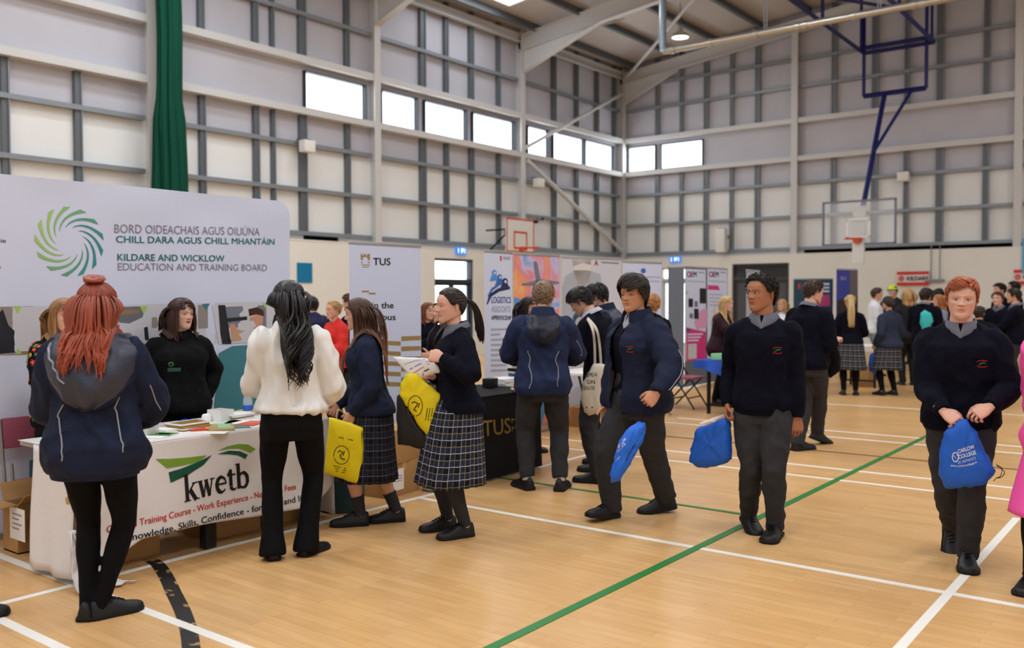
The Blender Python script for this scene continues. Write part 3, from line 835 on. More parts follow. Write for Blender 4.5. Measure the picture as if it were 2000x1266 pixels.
    if t.get('stand') and near:                             # stand-up jacket collar
        cl = M(); rings = []; n = 30; nr = .049*H
        for i in range(n+1):
            A = pi/2+.34+(2*pi-.68)*i/n; ca, sa = math.cos(A), math.sin(A)
            fr = 1+.12*max(0, sa)
            rings.append([tuple(nk+Rn @ np.array([r*ca*fr, -.01*H+r*sa*fr, z*H])) for r, z in ((nr*1.1, -.02), (nr*1.0, .018+.006*(1-sa)), (nr*1.06, .022+.006*(1-sa)), (nr*1.22, .005), (nr*1.32, -.022))])
        cl.loft(rings, 0, True, True); cl.build('jacket_collar', cm, root, angle=60)
    if t.get('hood'):                                       # hood lying on the back
        sz = t.get('hoodsize', 1.)
        c, Rm = b.spine(.285); out = []; inn = []; nR, nC = 16, 25
        hpos = lambda x, z: tuple(c+Rm @ np.array([x*S*sz, -.45, z*S*sz]))
        def surf(x, z):
            h = cast(bv_top, hpos(x, z), Rm @ np.array([0, 1, 0]), 0.)
            return h if h is not None else Vector(c+Rm @ np.array([x*S*sz, -.06*S, z*S*sz]))
        for i in range(nR+1):
            v = i/nR; z = .05-.29*v; hw = float(np.interp(v, [0, .25, .6, .85, 1], [.13, .165, .145, .085, .012])); dp = float(np.interp(v, [0, .3, .7, .92, 1], [.028, .055, .07, .05, .01])); ro, ri = [], []
            for k in range(nC):
                u = -1+2*k/(nC-1); x = hw*math.sin(u*pi/2); p0 = surf(x, z); fold = .009*noise.noise(Vector((u*3.2, v*4+seed, 2)))+.007*math.sin(u*7+v*9)
                ro.append(tuple(p0+Vector(Rm @ np.array([0, -(dp*math.cos(u*pi/2)**.6+.004+fold*min(1, v*4)), 0])))); ri.append(tuple(p0+Vector(Rm @ np.array([0, .012, 0]))))
            out.append(ro); inn.append(ri)
        hd = outward(M().loft([a_+b_[::-1] for a_, b_ in zip(out, inn)]))
        cw_ = wrinkle(np.array(hd.v), hd.f, .011, (15, 15, 10), 4.+seed); hd.v = [tuple(q) for q in cw_]
        ho = hd.build('hood', t['hood'], root, angle=180)
        fb = M().join(tm).join(hd); b.bv_fall = bvh_of(fb.v, fb.f)
        ed = M(); bvh = bvh_of(hd.v, hd.f)
        rim = [out[i][1] for i in range(1, nR)]+[out[nR][nC//2]]+[out[i][nC-2] for i in range(nR-1, 0, -1)]
        P, r = resample(rim[::2]+[rim[-1]], [(.016*S, .008*S)]*len(rim[::2]+[0]), 3); ed.tube([q+np.array([0, 0, .004*math.sin(i*.9)]) for i, q in enumerate(P)], [tuple(x) for x in r], 8, rnd=True)
        ed.build('hood_edge', cm, ho)
        if t.get('hood_trim'):
            tr = M(); P, r = resample([snap(bvh, q, .003) for q in [out[i][3+i//2] for i in range(2, 11)]], [.006]*9, 3); tr.tube(P, [float(x) for x in r], 6, flat=.4); tr.build('hood_tape', mat('piping_grey', (150, 152, 160), .4, .5), ho)
    for pts, off in t.get('piping', []):
        pm = M()
        P, r = resample([np.array(q) for q in pts], [.003]*len(pts), 8); sp_ = [snap(bv_top, q, .001) for q in P]
        pm.tube(sp_, .0034*S, 6); pm.build('piping', mat('piping_grey', (150, 152, 160), .4, .5), root)
    # arm piping: seam down the outside of each sleeve
    for k in t.get('sleeve_piping', ''):
        P, r = resample(arm_pts(b, k), [.05*H]*7, 4); s = -1 if k == 'l' else 1; off_ = t.get('pipe_dir', (s*.3, -1, 0)); pm = M(); a0 = t.get('pipe_from', 8)
        sp_ = []
        for q in P[a0:-1]:
            h = cast(bv_top, np.array(q)+np.array(off_)*.2, -np.array(off_), .001); sp_.append(h if h is not None else snap(bv_top, q))
        pm.tube(sp_, .003*S, 6); pm.build('piping', mat('piping_grey', (150, 152, 160), .4, .5), root)
    bv2 = None
    lg = wear.get('legs')
    if lg:
        m = M(); ez = lg.get('ease', .012); m.loft(torso_rings(b, ez*.6, -.085, lg.get('rise', .09)))
        ank = lg.get('ankle', 1.)
        for k in 'lr':
            pts = leg_pts(b, k); rr = [r_+ez/H*f for r_, f in zip(LR, lg.get('shape', (.7, .8, 1, 1.05, 1., .95, 1.15, 1.3)))]
            if lg.get('flare'): rr[-1] += lg['flare']; rr[-2] += lg['flare']*.35
            an, kn = pts[-1], pts[3]; d = (an-kn)/np.linalg.norm(an-kn); pts[-1] = an+d*lg.get('drop', .03)
            P, r = resample(pts, rr, 4); m.tube(P, [(float(x)*H, float(x)*H*1.04) for x in r], 16)
        co, fs = remesh(m, vox*.95, {2: 5, 1: 4, 0: 2}[near]); 
        if near: co = wrinkle(co, fs, lg.get('amp', .006), lg.get('wsc', (13, 13, 5)), seed*1.7)
        bv2 = bvh_of(co, fs)
        M().add([tuple(q) for q in co], fs).build(lg.get('name', 'trousers'), lg['mat'], root, angle=180)
    if skirt:
        rings = []; uv = []; n = 96 if near == 2 else 48; hemz = skirt['hem']; top = skirt.get('top', .075); K = 14; pl = skirt.get('pleats', 22)
        hxm = (b.kn['l']+b.kn['r'])/2
        for i in range(K+1):
            v = i/K; h = top+(hemz/H-.52-top)*v; T = TORSO[sex]; zs = [q[0] for q in T]
            rx = np.interp(max(h, -.01), zs, [q[1] for q in T])*H*stout; ry = np.interp(max(h, -.01), zs, [q[2] for q in T])*H*stout*1.1
            e_ = .010+.012*min(1, v*3)+skirt.get('flare', .075)*v**1.1; c, Rm = b.spine(max(h, -.09))
            c = np.array([b.pel[0], b.pel[1], b.pel[2]+h*H]) if h < 0 else c
            c = c+np.array([(hxm[0]-b.pel[0])*v*.6, (hxm[1]-b.pel[1])*v*.6, 0]); ring = []
            for k in range(n):
                A = 2*pi*k/n; ca, sa = math.cos(A), math.sin(A); ph = (k/n*pl) % 1
                plt = (.5-abs(ph-.3)/.7 if ph > .3 else .5-(.3-ph)/.3)
                d_ = (.004+.016*v)*plt*skirt.get('depth', 1.)+.012*v*noise.noise(Vector((ca*2.5, sa*2.5, v*1.5+seed)))
                ring.append(tuple(c+b.hipR @ np.array([(rx+e_+d_)*ca, -.006*H+(ry+e_*.9+d_)*sa, .006*v*math.sin(A*3+seed)])))
                uv.append((A*.26, -v*(top+.52-hemz/H)*H, 0))
            rings.append(ring)
        m = M(); m.loft(rings, 0, False, True, uv=uv); so_ = m.build('skirt', skirt['mat'], root, angle=60)
        md = so_.modifiers.new('thickness', 'SOLIDIFY'); md.thickness = .004; md.offset = -1
        sw_ = M(); sw_.loft([tring(b, top+dz_, np.interp(top, zs, [q[1] for q in TORSO[sex]])*H*stout+.016, np.interp(top, zs, [q[2] for q in TORSO[sex]])*H*stout*1.1+.016, -.004) for dz_ in (-.012, .01)], 0, True); sw_.build('waistband', skirt.get('band', skirt['mat']), root)
    if wear.get('socks'):
        so = wear['socks']
        for k in 'lr':
            pts = leg_pts(b, k)[3:]; P, r = resample(pts, LR[3:], 5); r = [float(x)*H+.004 for x in r]; n = len(P); a0 = int(n*(1-so['len'])); m = M()
            m.tube([np.array(P[a0])]+P[a0:], [r[a0]*.96]+[r[a0]*1.03]+r[a0+1:], 16); m.build('sock', so['mat'], root)
    sh = wear.get('shoes')
    for k in 'lr':
        u_, s_, l_ = shoe_mesh(S*sh.get('size', 1.), sh.get('kind', 'lace')); T = b.foot[k]
        o = M().join(u_, T).build('shoe', sh['mat'], root, angle=60)
        if near:
            M().join(s_, T).build('sole', sh.get('sole', sh['mat']), o, angle=40)
            if l_.v: M().join(l_, T).build('laces', sh.get('lace', sh['mat']), o)
        else: pass
    if hair:
        hp2 = dict(hair); st = hp2.pop('style'); hc = hp2.pop('mat')
        hmz = hair_mesh(b, st, rng, hb, getattr(b, 'bv_fall', bv_top), hp2, near)
        hmz.build('hair', [hc, mat('hair_band', (170, 60, 70), .6)], root, angle=180)
    return b
def to_world(b, p): return b.root.matrix_basis @ Vector(p)
NAVY = mat('navy_knit', (12, 13, 27), .9, .12, bump=(220, .35), sheen=.0)
NAVYJ = mat('navy_jacket', (22, 30, 54), .75, .2, bump=(140, .15))
HOODM = mat('hood_lining', (50, 55, 74), .42, .4, bump=(40, .3)); HOODD = mat('hood_dark', (24, 29, 46), .5, .35, bump=(40, .3))
GREYT = mat('charcoal_trousers', (52, 52, 56), .85, .15, bump=(180, .2))
BLACK = mat('black_cloth', (14, 14, 17), .85, .15, bump=(180, .2))
BLACKT = mat('black_trousers', (11, 11, 14), .85, .15)
SHOEB = mat('black_shoe', (16, 16, 18), .5, .4, bump=(60, .1))
SOLEB = mat('black_sole', (20, 20, 22), .7, .3)
SHIRT = mat('grey_shirt', (104, 107, 120), .8, .2, bump=(200, .1))
PLAID = plaid_mat('plaid_wool', (20, 23, 36), (196, 198, 200), (150, 140, 96))
CREAM = mat('cream_blouse', (228, 227, 224), .6, .3, bump=(9, .5, (1, 1, .45)))
def hairm(n, c, rough=.42): return mat('hair_'+n, c, rough, .4, attr=True)
# ------------------------------------------------------------------ the hall
XL, YB, XR, YF, RIDGE = -16.3, 27.4, 7.9, -8.1, -4.2
FRAMES = [27.25, 21.5, 15.65, 9.75, 3.85, -2.05, -7.9]
def roof_z(x): return 9.4+.118*(min(x, 2*RIDGE-x)-XL)
WALLP = mat('liner_sheet', (192, 191, 200), .55, .35, vary=(1.2, .03), bump=(6, .12, (1, 1, 14)))
BOARD = mat('white_board', (232, 234, 234), .55, .3, vary=(1.2, .02))
BLOCK = mat('painted_block', (232, 231, 224), .6, .3, bump=(40, .15))
STEEL = mat('painted_steel', (206, 206, 206), .5, .4)
GALV = mat('galvanised', (142, 148, 154), .45, .5, metal=.35)
GALVD = mat('galvanised_dark', (104, 110, 116), .5, .4, metal=.3)
ROOFM = mat('roof_liner', (196, 190, 186), .6, .3, bump=(5, .1, (1, 1, 1)))
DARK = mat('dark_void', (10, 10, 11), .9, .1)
WHITE = mat('white_paint', (232, 232, 228), .5, .35)
FRAMEC = mat('window_frame_grey', (44, 52, 64), .4, .4)

def floor_mat():
    m = mat('sprung_wood', (206, 160, 108), .34, .45); nt = m.node_tree; N = nt.nodes; L = nt.links; b = N['Principled BSDF']
    tc = N.new('ShaderNodeTexCoord'); br = N.new('ShaderNodeTexBrick'); br.offset = .37; br.inputs['Scale'].default_value = 1
    br.inputs['Color1'].default_value = lin((216, 172, 116))+(1,); br.inputs['Color2'].default_value = lin((205, 158, 101))+(1,); br.inputs['Mortar'].default_value = lin((182, 134, 84))+(1,)
    br.inputs['Mortar Size'].default_value = .0012; br.inputs['Brick Width'].default_value = .62; br.inputs['Row Height'].default_value = .07; br.inputs['Bias'].default_value = -.2
    L.new(tc.outputs['Object'], br.inputs['Vector'])
    mp = N.new('ShaderNodeMapping'); mp.inputs['Scale'].default_value = (3, 22, 1); L.new(tc.outputs['Object'], mp.inputs['Vector'])
    nz = N.new('ShaderNodeTexNoise'); nz.inputs['Scale'].default_value = 1.; nz.inputs['Detail'].default_value = 5; L.new(mp.outputs[0], nz.inputs['Vector'])
    n2 = N.new('ShaderNodeTexNoise'); n2.inputs['Scale'].default_value = .45; L.new(tc.outputs['Object'], n2.inputs['Vector'])
    mr = N.new('ShaderNodeMapRange'); mr.inputs['From Min'].default_value = .3; mr.inputs['From Max'].default_value = .7; mr.inputs['To Min'].default_value = .92; mr.inputs['To Max'].default_value = 1.06; L.new(nz.outputs['Fac'], mr.inputs['Value'])
    mx = N.new('ShaderNodeMix'); mx.data_type = 'RGBA'; mx.blend_type = 'MULTIPLY'; mx.inputs[0].default_value = 1; L.new(br.outputs['Color'], mx.inputs[6]); L.new(mr.outputs[0], mx.inputs[7])
    m2 = N.new('ShaderNodeMapRange'); m2.inputs['From Min'].default_value = .35; m2.inputs['From Max'].default_value = .65; m2.inputs['To Min'].default_value = .27; m2.inputs['To Max'].default_value = .4; L.new(n2.outputs['Fac'], m2.inputs['Value']); L.new(m2.outputs[0], b.inputs['Roughness'])
    L.new(mx.outputs[2], b.inputs['Base Color']); return m
fl = M().box(((XL+XR)/2, (YB+YF)/2, -.05), (XR-XL+.6, YB-YF+.6, .1)).build('floor', floor_mat(), smooth=False); struct(fl)
LW = mat('court_white', (236, 234, 226), .45, .35); LG = mat('court_green', (44, 122, 58), .45, .35); LBR = mat('court_brown', (120, 82, 56), .5, .3)
def worn_black():
    m = mat('court_black_worn', (24, 24, 26), .5, .3); nt = m.node_tree; N = nt.nodes; L = nt.links
    tc = N.new('ShaderNodeTexCoord'); nz = N.new('ShaderNodeTexNoise'); nz.inputs['Scale'].default_value = 9; nz.inputs['Detail'].default_value = 6; L.new(tc.outputs['Object'], nz.inputs['Vector'])
    cr = N.new('ShaderNodeMapRange'); cr.inputs['From Min'].default_value = .56; cr.inputs['From Max'].default_value = .6; L.new(nz.outputs['Fac'], cr.inputs['Value'])
    mx = N.new('ShaderNodeMix'); mx.data_type = 'RGBA'; mx.inputs[6].default_value = lin((24, 24, 26))+(1,); mx.inputs[7].default_value = lin((176, 134, 88))+(1,); L.new(cr.outputs[0], mx.inputs[0]); L.new(mx.outputs[2], N['Principled BSDF'].inputs['Base Color']); return m
LZ = [.0015]
def line(x0, y0, x1, y1, w_, m, z=.002):
    LZ[0] += .00012; z = LZ[0]+(.0012 if m is LG else 0)
    a, b = Vector((x0, y0, 0)), Vector((x1, y1, 0)); d = (b-a); L = d.length; ang = math.atan2(d.y, d.x)
    struct(M().box(((x0+x1)/2, (y0+y1)/2, z/2), (L, w_, z), rz=ang).build('court_line', m, smooth=False))
line(-5.03, -6, -5.03, 7.93, .05, LW); line(-1.12, -6, -1.12, 7.4, .05, LW)
line(-6.6, 2.53, 2.5, 2.53, .055, LW); line(-5.6, 2.02, 2.5, 2.02, .055, LW)
line(-5.03, 5.3, 6.5, 5.3, .05, LW); line(-8, 7.93, 3, 8.08, .05, LW); line(-8, 8.42, 3, 8.62, .05, LW)
line(-5.6, 10.4, 3, 10.5, .05, LW); line(-5.6, 10.86, 3, 11.02, .05, LW); line(-5.6, 13.5, 3, 14.3, .05, LW)
line(-5.13, 10.55, -5.27, 11.6, .05, LW)
line(-2.6, -6, -2.6, 11.6, .055, LG, .0026); line(-5.1, 6.32, -2.6, 6.32, .04, LG); line(-5, 9.35, 3, 9.6, .04, LBR); line(-1.2, 9.0, 3, 13.4, .05, LG)
cm_ = M(); cpts = [G(*q) for q in ((292, 1092), (310, 1105), (326, 1130), (340, 1160), (354, 1188), (365, 1218), (371, 1245), (374, 1275), (376, 1310))]
P_, r_ = resample([tuple(p) for p in cpts], [.045]*len(cpts), 5); tops = []
for i, p in enumerate(P_):
    t = np.array(P_[min(i+1, len(P_)-1)])-np.array(P_[max(i-1, 0)]); t /= np.linalg.norm(t); nrm = np.array([-t[1], t[0], 0]); tops.append([tuple(p+nrm*.04+np.array([0, 0, .0018])), tuple(p-nrm*.04+np.array([0, 0, .0018]))])
cm_.loft(tops, 0, False, False); struct(cm_.build('court_line', worn_black(), smooth=False))

# ---- walls: blockwork below, lined steel above, windows in the row between 5.85 and 6.7
ZW0, ZW1, ZB = 5.85, 6.70, 2.86
RAILS = [3.05, 4.02, 5.03, 5.76, 6.9, 7.93]
def wallbox(m, axis, u0, u1, z0, z1, d0, d1, mi=0):
    "a box on a wall plane: u along the wall, d across it"
    c = ((u0+u1)/2, (d0+d1)/2); s = (abs(u1-u0), abs(d1-d0))
    if axis == 'Y': m.box((c[1], c[0], (z0+z1)/2), (s[1], s[0], z1-z0), mi)
    else: m.box((c[0], c[1], (z0+z1)/2), (s[0], s[1], z1-z0), mi)
def wall(side, axis, plane, out, u0, u1, wins, studs, frames, door=None, gable=False, plain=False):
    # plane = inner face of the blockwork; out = +1/-1 outward direction along the other axis
    d = lambda k: plane+out*k
    w_ = M(); cuts = [u0]+[q for a, b, h in (door or []) for q in (a, b)]+[u1]
    for i in range(0, len(cuts), 2): wallbox(w_, axis, cuts[i], cuts[i+1], 0, ZB, d(0), d(.3))
    for a, b, h in (door or []): wallbox(w_, axis, a, b, h, ZB, d(0), d(.3))
    root = struct(w_.build('wall_'+side, BLOCK, smooth=False))
    c = M()
    def panel(a, b, z0, z1): wallbox(c, axis, a, b, z0, z1, d(.3), d(.36))
    panel(u0, u1, 5.03, ZW0)
    e = u0
    for a, b in wins: panel(e, a, ZW0, ZW1); e = b
    panel(e, u1, ZW0, ZW1); 
    if not gable: panel(u0, u1, ZW1, 9.5)
    else:
        pts = [(u0, ZW1), (u1, ZW1), (u1, roof_z(u1)+.1), (RIDGE, roof_z(RIDGE)+.1), (u0, roof_z(u0)+.1)]
        c.loft([[(x, d(k), z) for x, z in pts] for k in ((.3, .36) if out > 0 else (.36, .3))])
    o = c.build('cladding', WALLP, root, smooth=False)
    c2 = M(); wallbox(c2, axis, u0, u1, 3.0, 5.03, d(.3), d(.36)); c2.build('lower_lining', BOARD, root, smooth=False)
    lo_, hi_ = (13.5, 14.55) if side == 'left' else (-9.95, u1)
    for a_, b_, mm_ in ((u0, lo_, STEEL), (lo_, hi_, DARK), (hi_, u1, STEEL)):
        if b_ > a_+.05: g_ = M(); wallbox(g_, axis, a_, b_, ZB, 3.02, d(.28 if mm_ is DARK else .24), d(.36)); g_.build('gap_backing', mm_, root, smooth=False)  # the black length is a strip coloured for the shade inside the open gap
    t = M(); wallbox(t, axis, u0, u1, ZB, ZB+.03, d(-.01), d(.26)); t.build('wall_capping', WHITE, root, smooth=False)
    if plain: return root
    tops = lambda u: (roof_z(u) if gable else 9.4)
    fr = sorted(frames)
    for a, b in zip(fr[:-1], fr[1:]):
        for k, z in enumerate(RAILS+([8.75, 9.7] if gable else [])):
            if gable and z > min(tops(a), tops(b))-.3:
                if z > max(tops(a), tops(b))-.3: continue
                lo = XL+(z+.3-9.4)/.118; aa, bb = (max(a, lo), b) if a < RIDGE else (a, min(b, 2*RIDGE-lo))
            else: aa, bb = a, b
            big = k in (3, 4); m = M(); wallbox(m, axis, aa+.1, bb-.1, z-(.075 if big else .045), z+(.075 if big else .045), d(.06 if big else .16), d(.3)); m.build('rail', STEEL if big else GALV, root, smooth=False)
    for u, wd in studs:
        m = M(); wallbox(m, axis, u-wd/2, u+wd/2, 3.0, 5.72, d(.2), d(.3)); wallbox(m, axis, u-wd/2, u+wd/2, 6.95, tops(u), d(.2), d(.3)); m.build('stud', GALVD, root, smooth=False)
        m = M(); wallbox(m, axis, u+wd/2, u+wd/2+.02, 3.0, 5.72, d(.17), d(.3)); wallbox(m, axis, u+wd/2, u+wd/2+.02, 6.95, tops(u), d(.17), d(.3)); m.build('stud_flange', GALV, root, smooth=False)
    return root
WN = [0]
GLASS = mat('window_glass', (250, 252, 255), .02, .5, trans=1.)
GLASS.node_tree.nodes['Principled BSDF'].inputs['IOR'].default_value = 1.05
def window(axis, plane, out, a, b, z0, z1):
    WN[0] += 1; d = lambda k: plane+out*k; f = M(); t = .028
    wallbox(f, axis, a, b, z0, z0+t, d(.2), d(.34)); wallbox(f, axis, a, b, z1-t, z1, d(.2), d(.34)); wallbox(f, axis, a, a+t, z0, z1, d(.2), d(.34)); wallbox(f, axis, b-t, b, z0, z1, d(.2), d(.34))
    o = struct(f.build('window_%d' % WN[0], FRAMEC, smooth=False))
    p = M(); wallbox(p, axis, a+t, b-t, z0+t, z1-t, d(.3), d(.306)); p.build('pane', GLASS, o, smooth=False)
LP, BP = -16.08, 27.18
lw = [(onX(a, 200, LP-.3).y-.03, onX(b, 200, LP-.3).y+.03) for a, b in ((593, 709), (742, 810), (826, 906), (920, 1000), (1027, 1067), (1077, 1137), (1140, 1195))]
bw = [(onY(a, 300, BP+.3).x-.03, onY(b, 300, BP+.3).x+.03) for a, b in ((1229, 1281), (1293, 1373))]
ls = [(onX(px, 400, LP-.3).y, wd) for px, wd in ((8, .1), (150, .1), (392, .1), (497, .1), (530, .05), (588, .16), (675, .1), (822, .16), (868, .1), (917, .13), (970, .09), (1078, .13), (1122, .1), (1162, .1), (1196, .1))]
bs = [(onY(px, 400, BP+.3).x, wd) for px, wd in ((1285, .12), (1332, .1), (1380, .14), (1430, .1), (1480, .14), (1628, .12), (1708, .16), (1770, .12), (1835, .18), (1925, .14))]
LD = [(onX(849, 520, LP).y, onX(925, 520, LP).y, 2.62)]
BD = [(onY(1290, 520, BP).x, onY(1368, 520, BP).x, 2.55), (onY(1430, 520, BP).x, onY(1541, 520, BP).x, 2.62)]
wall('left', 'Y', LP, -1, YF, YB+.3, lw, ls, FRAMES+[YF], LD)
wall('back', 'X', BP, 1, XL-.2, XR+.2, bw, bs, [-16.2, -10.2, -4.2, 1.8, 7.8], BD, gable=True)
wall('right', 'Y', XR, 1, YF, YB+.3, [], [], FRAMES, None, plain=True)
wall('front', 'X', YF, -1, XL-.2, XR+.2, [], [], FRAMES, None, gable=True, plain=True)
for a, b in lw: window('Y', LP, -1, a, b, ZW0, ZW1)
for a, b in bw: window('X', BP, 1, a, b, ZW0, ZW1)
# ---- steel frame
def isec(m, a, b, dp, wd, updir, tf=.025, tw=.016):
    "I-section from a to b, dp deep along updir"
    a, b = Vector(a), Vector(b); t = (b-a).normalized(); u = Vector(updir); u = (u-t*u.dot(t)).normalized(); s = t.cross(u)
    T = Matrix((t, s, u)).transposed().to_4x4(); T.translation = (a+b)/2; L = (b-a).length
    m.box((0, 0, dp/2-tf/2), (L, wd, tf), T=T); m.box((0, 0, -dp/2+tf/2), (L, wd, tf), T=T); m.box((0, 0, 0), (L, tw, dp-2*tf), T=T)
k = 0
for Y in FRAMES[:-1]:
    k += 1; m = M(); isec(m, (-16.3, Y, 0), (-16.3, Y, 9.35), .36, .2, (1, 0, 0)); struct(m.build('column_%d' % k, STEEL, smooth=False))
    gable = Y > 27
    m = M(); isec(m, (-16.3, Y, roof_z(-16.3)-.42), (RIDGE, Y, roof_z(RIDGE)-.42), .38 if gable else .45, .2, (0, 0, 1))
    isec(m, (RIDGE, Y, roof_z(RIDGE)-.42), (XR, Y, roof_z(XR)-.42), .38 if gable else .45, .2, (0, 0, 1))
    hz = roof_z(-16.1)-.66; ln = 2.6 if not gable else 2.0   # haunch
    m.loft([[(-16.1, Y+s*.012, hz-.62), (-16.1, Y+s*.012, hz+.1), (-16.1+ln, Y+s*.012, roof_z(-16.1+ln)-.6)] for s in (-1, 1)])
    a, b = Vector((-16.12, Y, hz-.62)), Vector((-16.1+ln, Y, roof_z(-16.1+ln)-.63)); t = (b-a).normalized(); T = Matrix((t, Vector((0, 1, 0)), t.cross(Vector((0, 1, 0))))).transposed().to_4x4(); T.translation = (a+b)/2
    m.box((0, 0, 0), ((b-a).length, .2, .022), T=T)
    struct(m.build('rafter_beam_%d' % k, STEEL, smooth=False))
for X in (-10.2, -4.2, 1.8):
    k += 1; m = M(); isec(m, (X, 27.36, 0), (X, 27.36, roof_z(X)-.6), .3, .2, (0, 1, 0)); struct(m.build('column_%d' % k, STEEL, smooth=False))
for a, b in zip(FRAMES[1:], FRAMES[:-1]):
    m = M(); isec(m, (-16.2, a+.1, 9.12), (-16.2, b-.1, 9.12), .24, .14, (0, 0, 1)); struct(m.build('eaves_beam', STEEL, smooth=False))
def bar(a, b, r, name, m, n=10): return struct(M().tube([a, b], r, n).build(name, m))
bar(onX(1024, 290, -16.14), onX(1214, 184, -16.14), .055, 'brace_beam', STEEL); bar(onX(1030, 314, -16.14), onX(1215, 490, -16.14), .07, 'brace_beam', STEEL)
rb = lambda x, y: (x, y, roof_z(x)-.45)
bar(rb(-16.0, 27.1), rb(-10.2, 21.6), .05, 'brace_beam', STEEL)
bar((-14.4, 21.5, 9.0), (-13.5, 22.8, 9.5), .03, 'brace_beam', STEEL)
# ---- roof, with roof lights
RL = [(-13.1, 15.2, 1.1, 4.2), (-13.1, 9.0, 1.1, 4.2), (-9., 2.6, 1.1, 4.6), (-9., 12.5, 1.1, 4.6), (-1., 4.2, 1.1, 4.6), (-1., 14.5, 1.1, 4.6), (4.6, 9., 1.1, 4.6), (4.6, 0., 1.1, 4.6), (-9., -4., 1.1, 4.6), (-1., -4., 1.1, 3.6)]
RL[0] = (-14.9, 18.4, 1.0, 3.0)
xs = sorted(set([XL-.4, RIDGE, XR+.4]+[q for x, y, a, b in RL for q in (x-a/2, x+a/2)])); rf = M()
for x0, x1 in zip(xs[:-1], xs[1:]):
    holes = sorted((y-b/2, y+b/2) for x, y, a, b in RL if x-a/2 <= x0+1e-6 and x+a/2 >= x1-1e-6); e = YF-.3
    for h0, h1 in holes+[(YB+.4, YB+.5)]:
        rf.loft([[(x0, yy, roof_z(x0)+dz), (x1, yy, roof_z(x1)+dz), (x1, yy, roof_z(x1)+dz+.08), (x0, yy, roof_z(x0)+dz+.08)] for yy, dz in ((e, 0), (h0, 0))]); e = h1
struct(rf.build('ceiling', ROOFM, smooth=False))
RLM = mat('rooflight_sheet', (240, 246, 255), .4, .3, emit=2.6)
for i, (x, y, a, b) in enumerate(RL):
    m = M(); m.loft([[(x-a/2, yy, roof_z(x-a/2)+.03), (x+a/2, yy, roof_z(x+a/2)+.03), (x+a/2, yy, roof_z(x+a/2)+.05), (x-a/2, yy, roof_z(x-a/2)+.05)] for yy in (y-b/2, y+b/2)])
    WN[0] += 1; struct(m.build('window_%d' % WN[0], RLM, smooth=False))
    area_light('roof_light_daylight', (x, y, roof_z(x)-.12), a, b, SKY_W*(.2 if i == 0 else 1), col=(.86, .93, 1.))
for i in range(16):
    x = -15.72+i*1.5
    if x > XR: break
    m = M(); zz = roof_z(x)-.11
    for a, b in zip(FRAMES[1:], FRAMES[:-1]): m.box((x, (a+b)/2, zz), (.06, b-a-.02, .2)); m.box((x+.05, (a+b)/2, zz-.1), (.1, b-a-.02, .02))
    struct(m.build('purlin_beam', GALVD, smooth=False))
# ---- high bay lamps
LAMPG = mat('lamp_lens', (255, 250, 235), .4, .3, emit=9.); LAMPS = mat('lamp_shade', (190, 194, 196), .35, .5, metal=.3)
first = True
for X in (-12.15, -6.9, -1.5, 4.2):
    for Y in (23.6, 18.9, 14.2, 9.5, 4.8, .1, -4.6):
        zt = roof_z(X); zl = 8.92 if X < -10 else zt-.95
        if X == -6.9 and Y > 12: continue
        o = empty('ceiling_lamp', (X, Y, zl), 0, 'round metal high bay lamp hanging under the sloping roof, glowing warm white' if Y != 23.6 else 'round high bay lamp glowing below the roof left of the silver heating pipe', 'ceiling lamp', 'high bay lamps under the roof')
        if Y == 18.9 and X < -12: o['label'] = 'glowing high bay lamp at the top edge, between the roof beam and the skylight'; 
        M().lathe([(.02, .32), (.07, .31), (.08, .16), (.2, .1), (.25, 0), (.245, -.01), (.235, .0), (.19, .09), (.05, .14)], 28).build('shade', LAMPS, o)
        M().lathe([(.001, -.01), (.15, -.008), (.215, .01), (.15, .03), (.001, .035)], 24).build('lens', LAMPG, o)
        M().cyl((0, 0, .3), (0, 0, zt-zl-.0), .012, 8).build('hanger', GALVD, o)
        area_light('lamp_light', (X, Y, zl-.06), .42, 0, LAMP_W, col=(1, .985, .96), disk=True)
for a, b in lw:
    area_light('window_daylight', (LP-.22, (a+b)/2, (ZW0+ZW1)/2), .75, b-a-.1, WIN_W, rot=(0, -pi/2, 0), col=(.92, .96, 1.))
for a, b in bw:
    area_light('window_daylight', ((a+b)/2, BP+.22, (ZW0+ZW1)/2), b-a-.1, .75, WIN_W, rot=(-pi/2, 0, 0), col=(.92, .96, 1.))
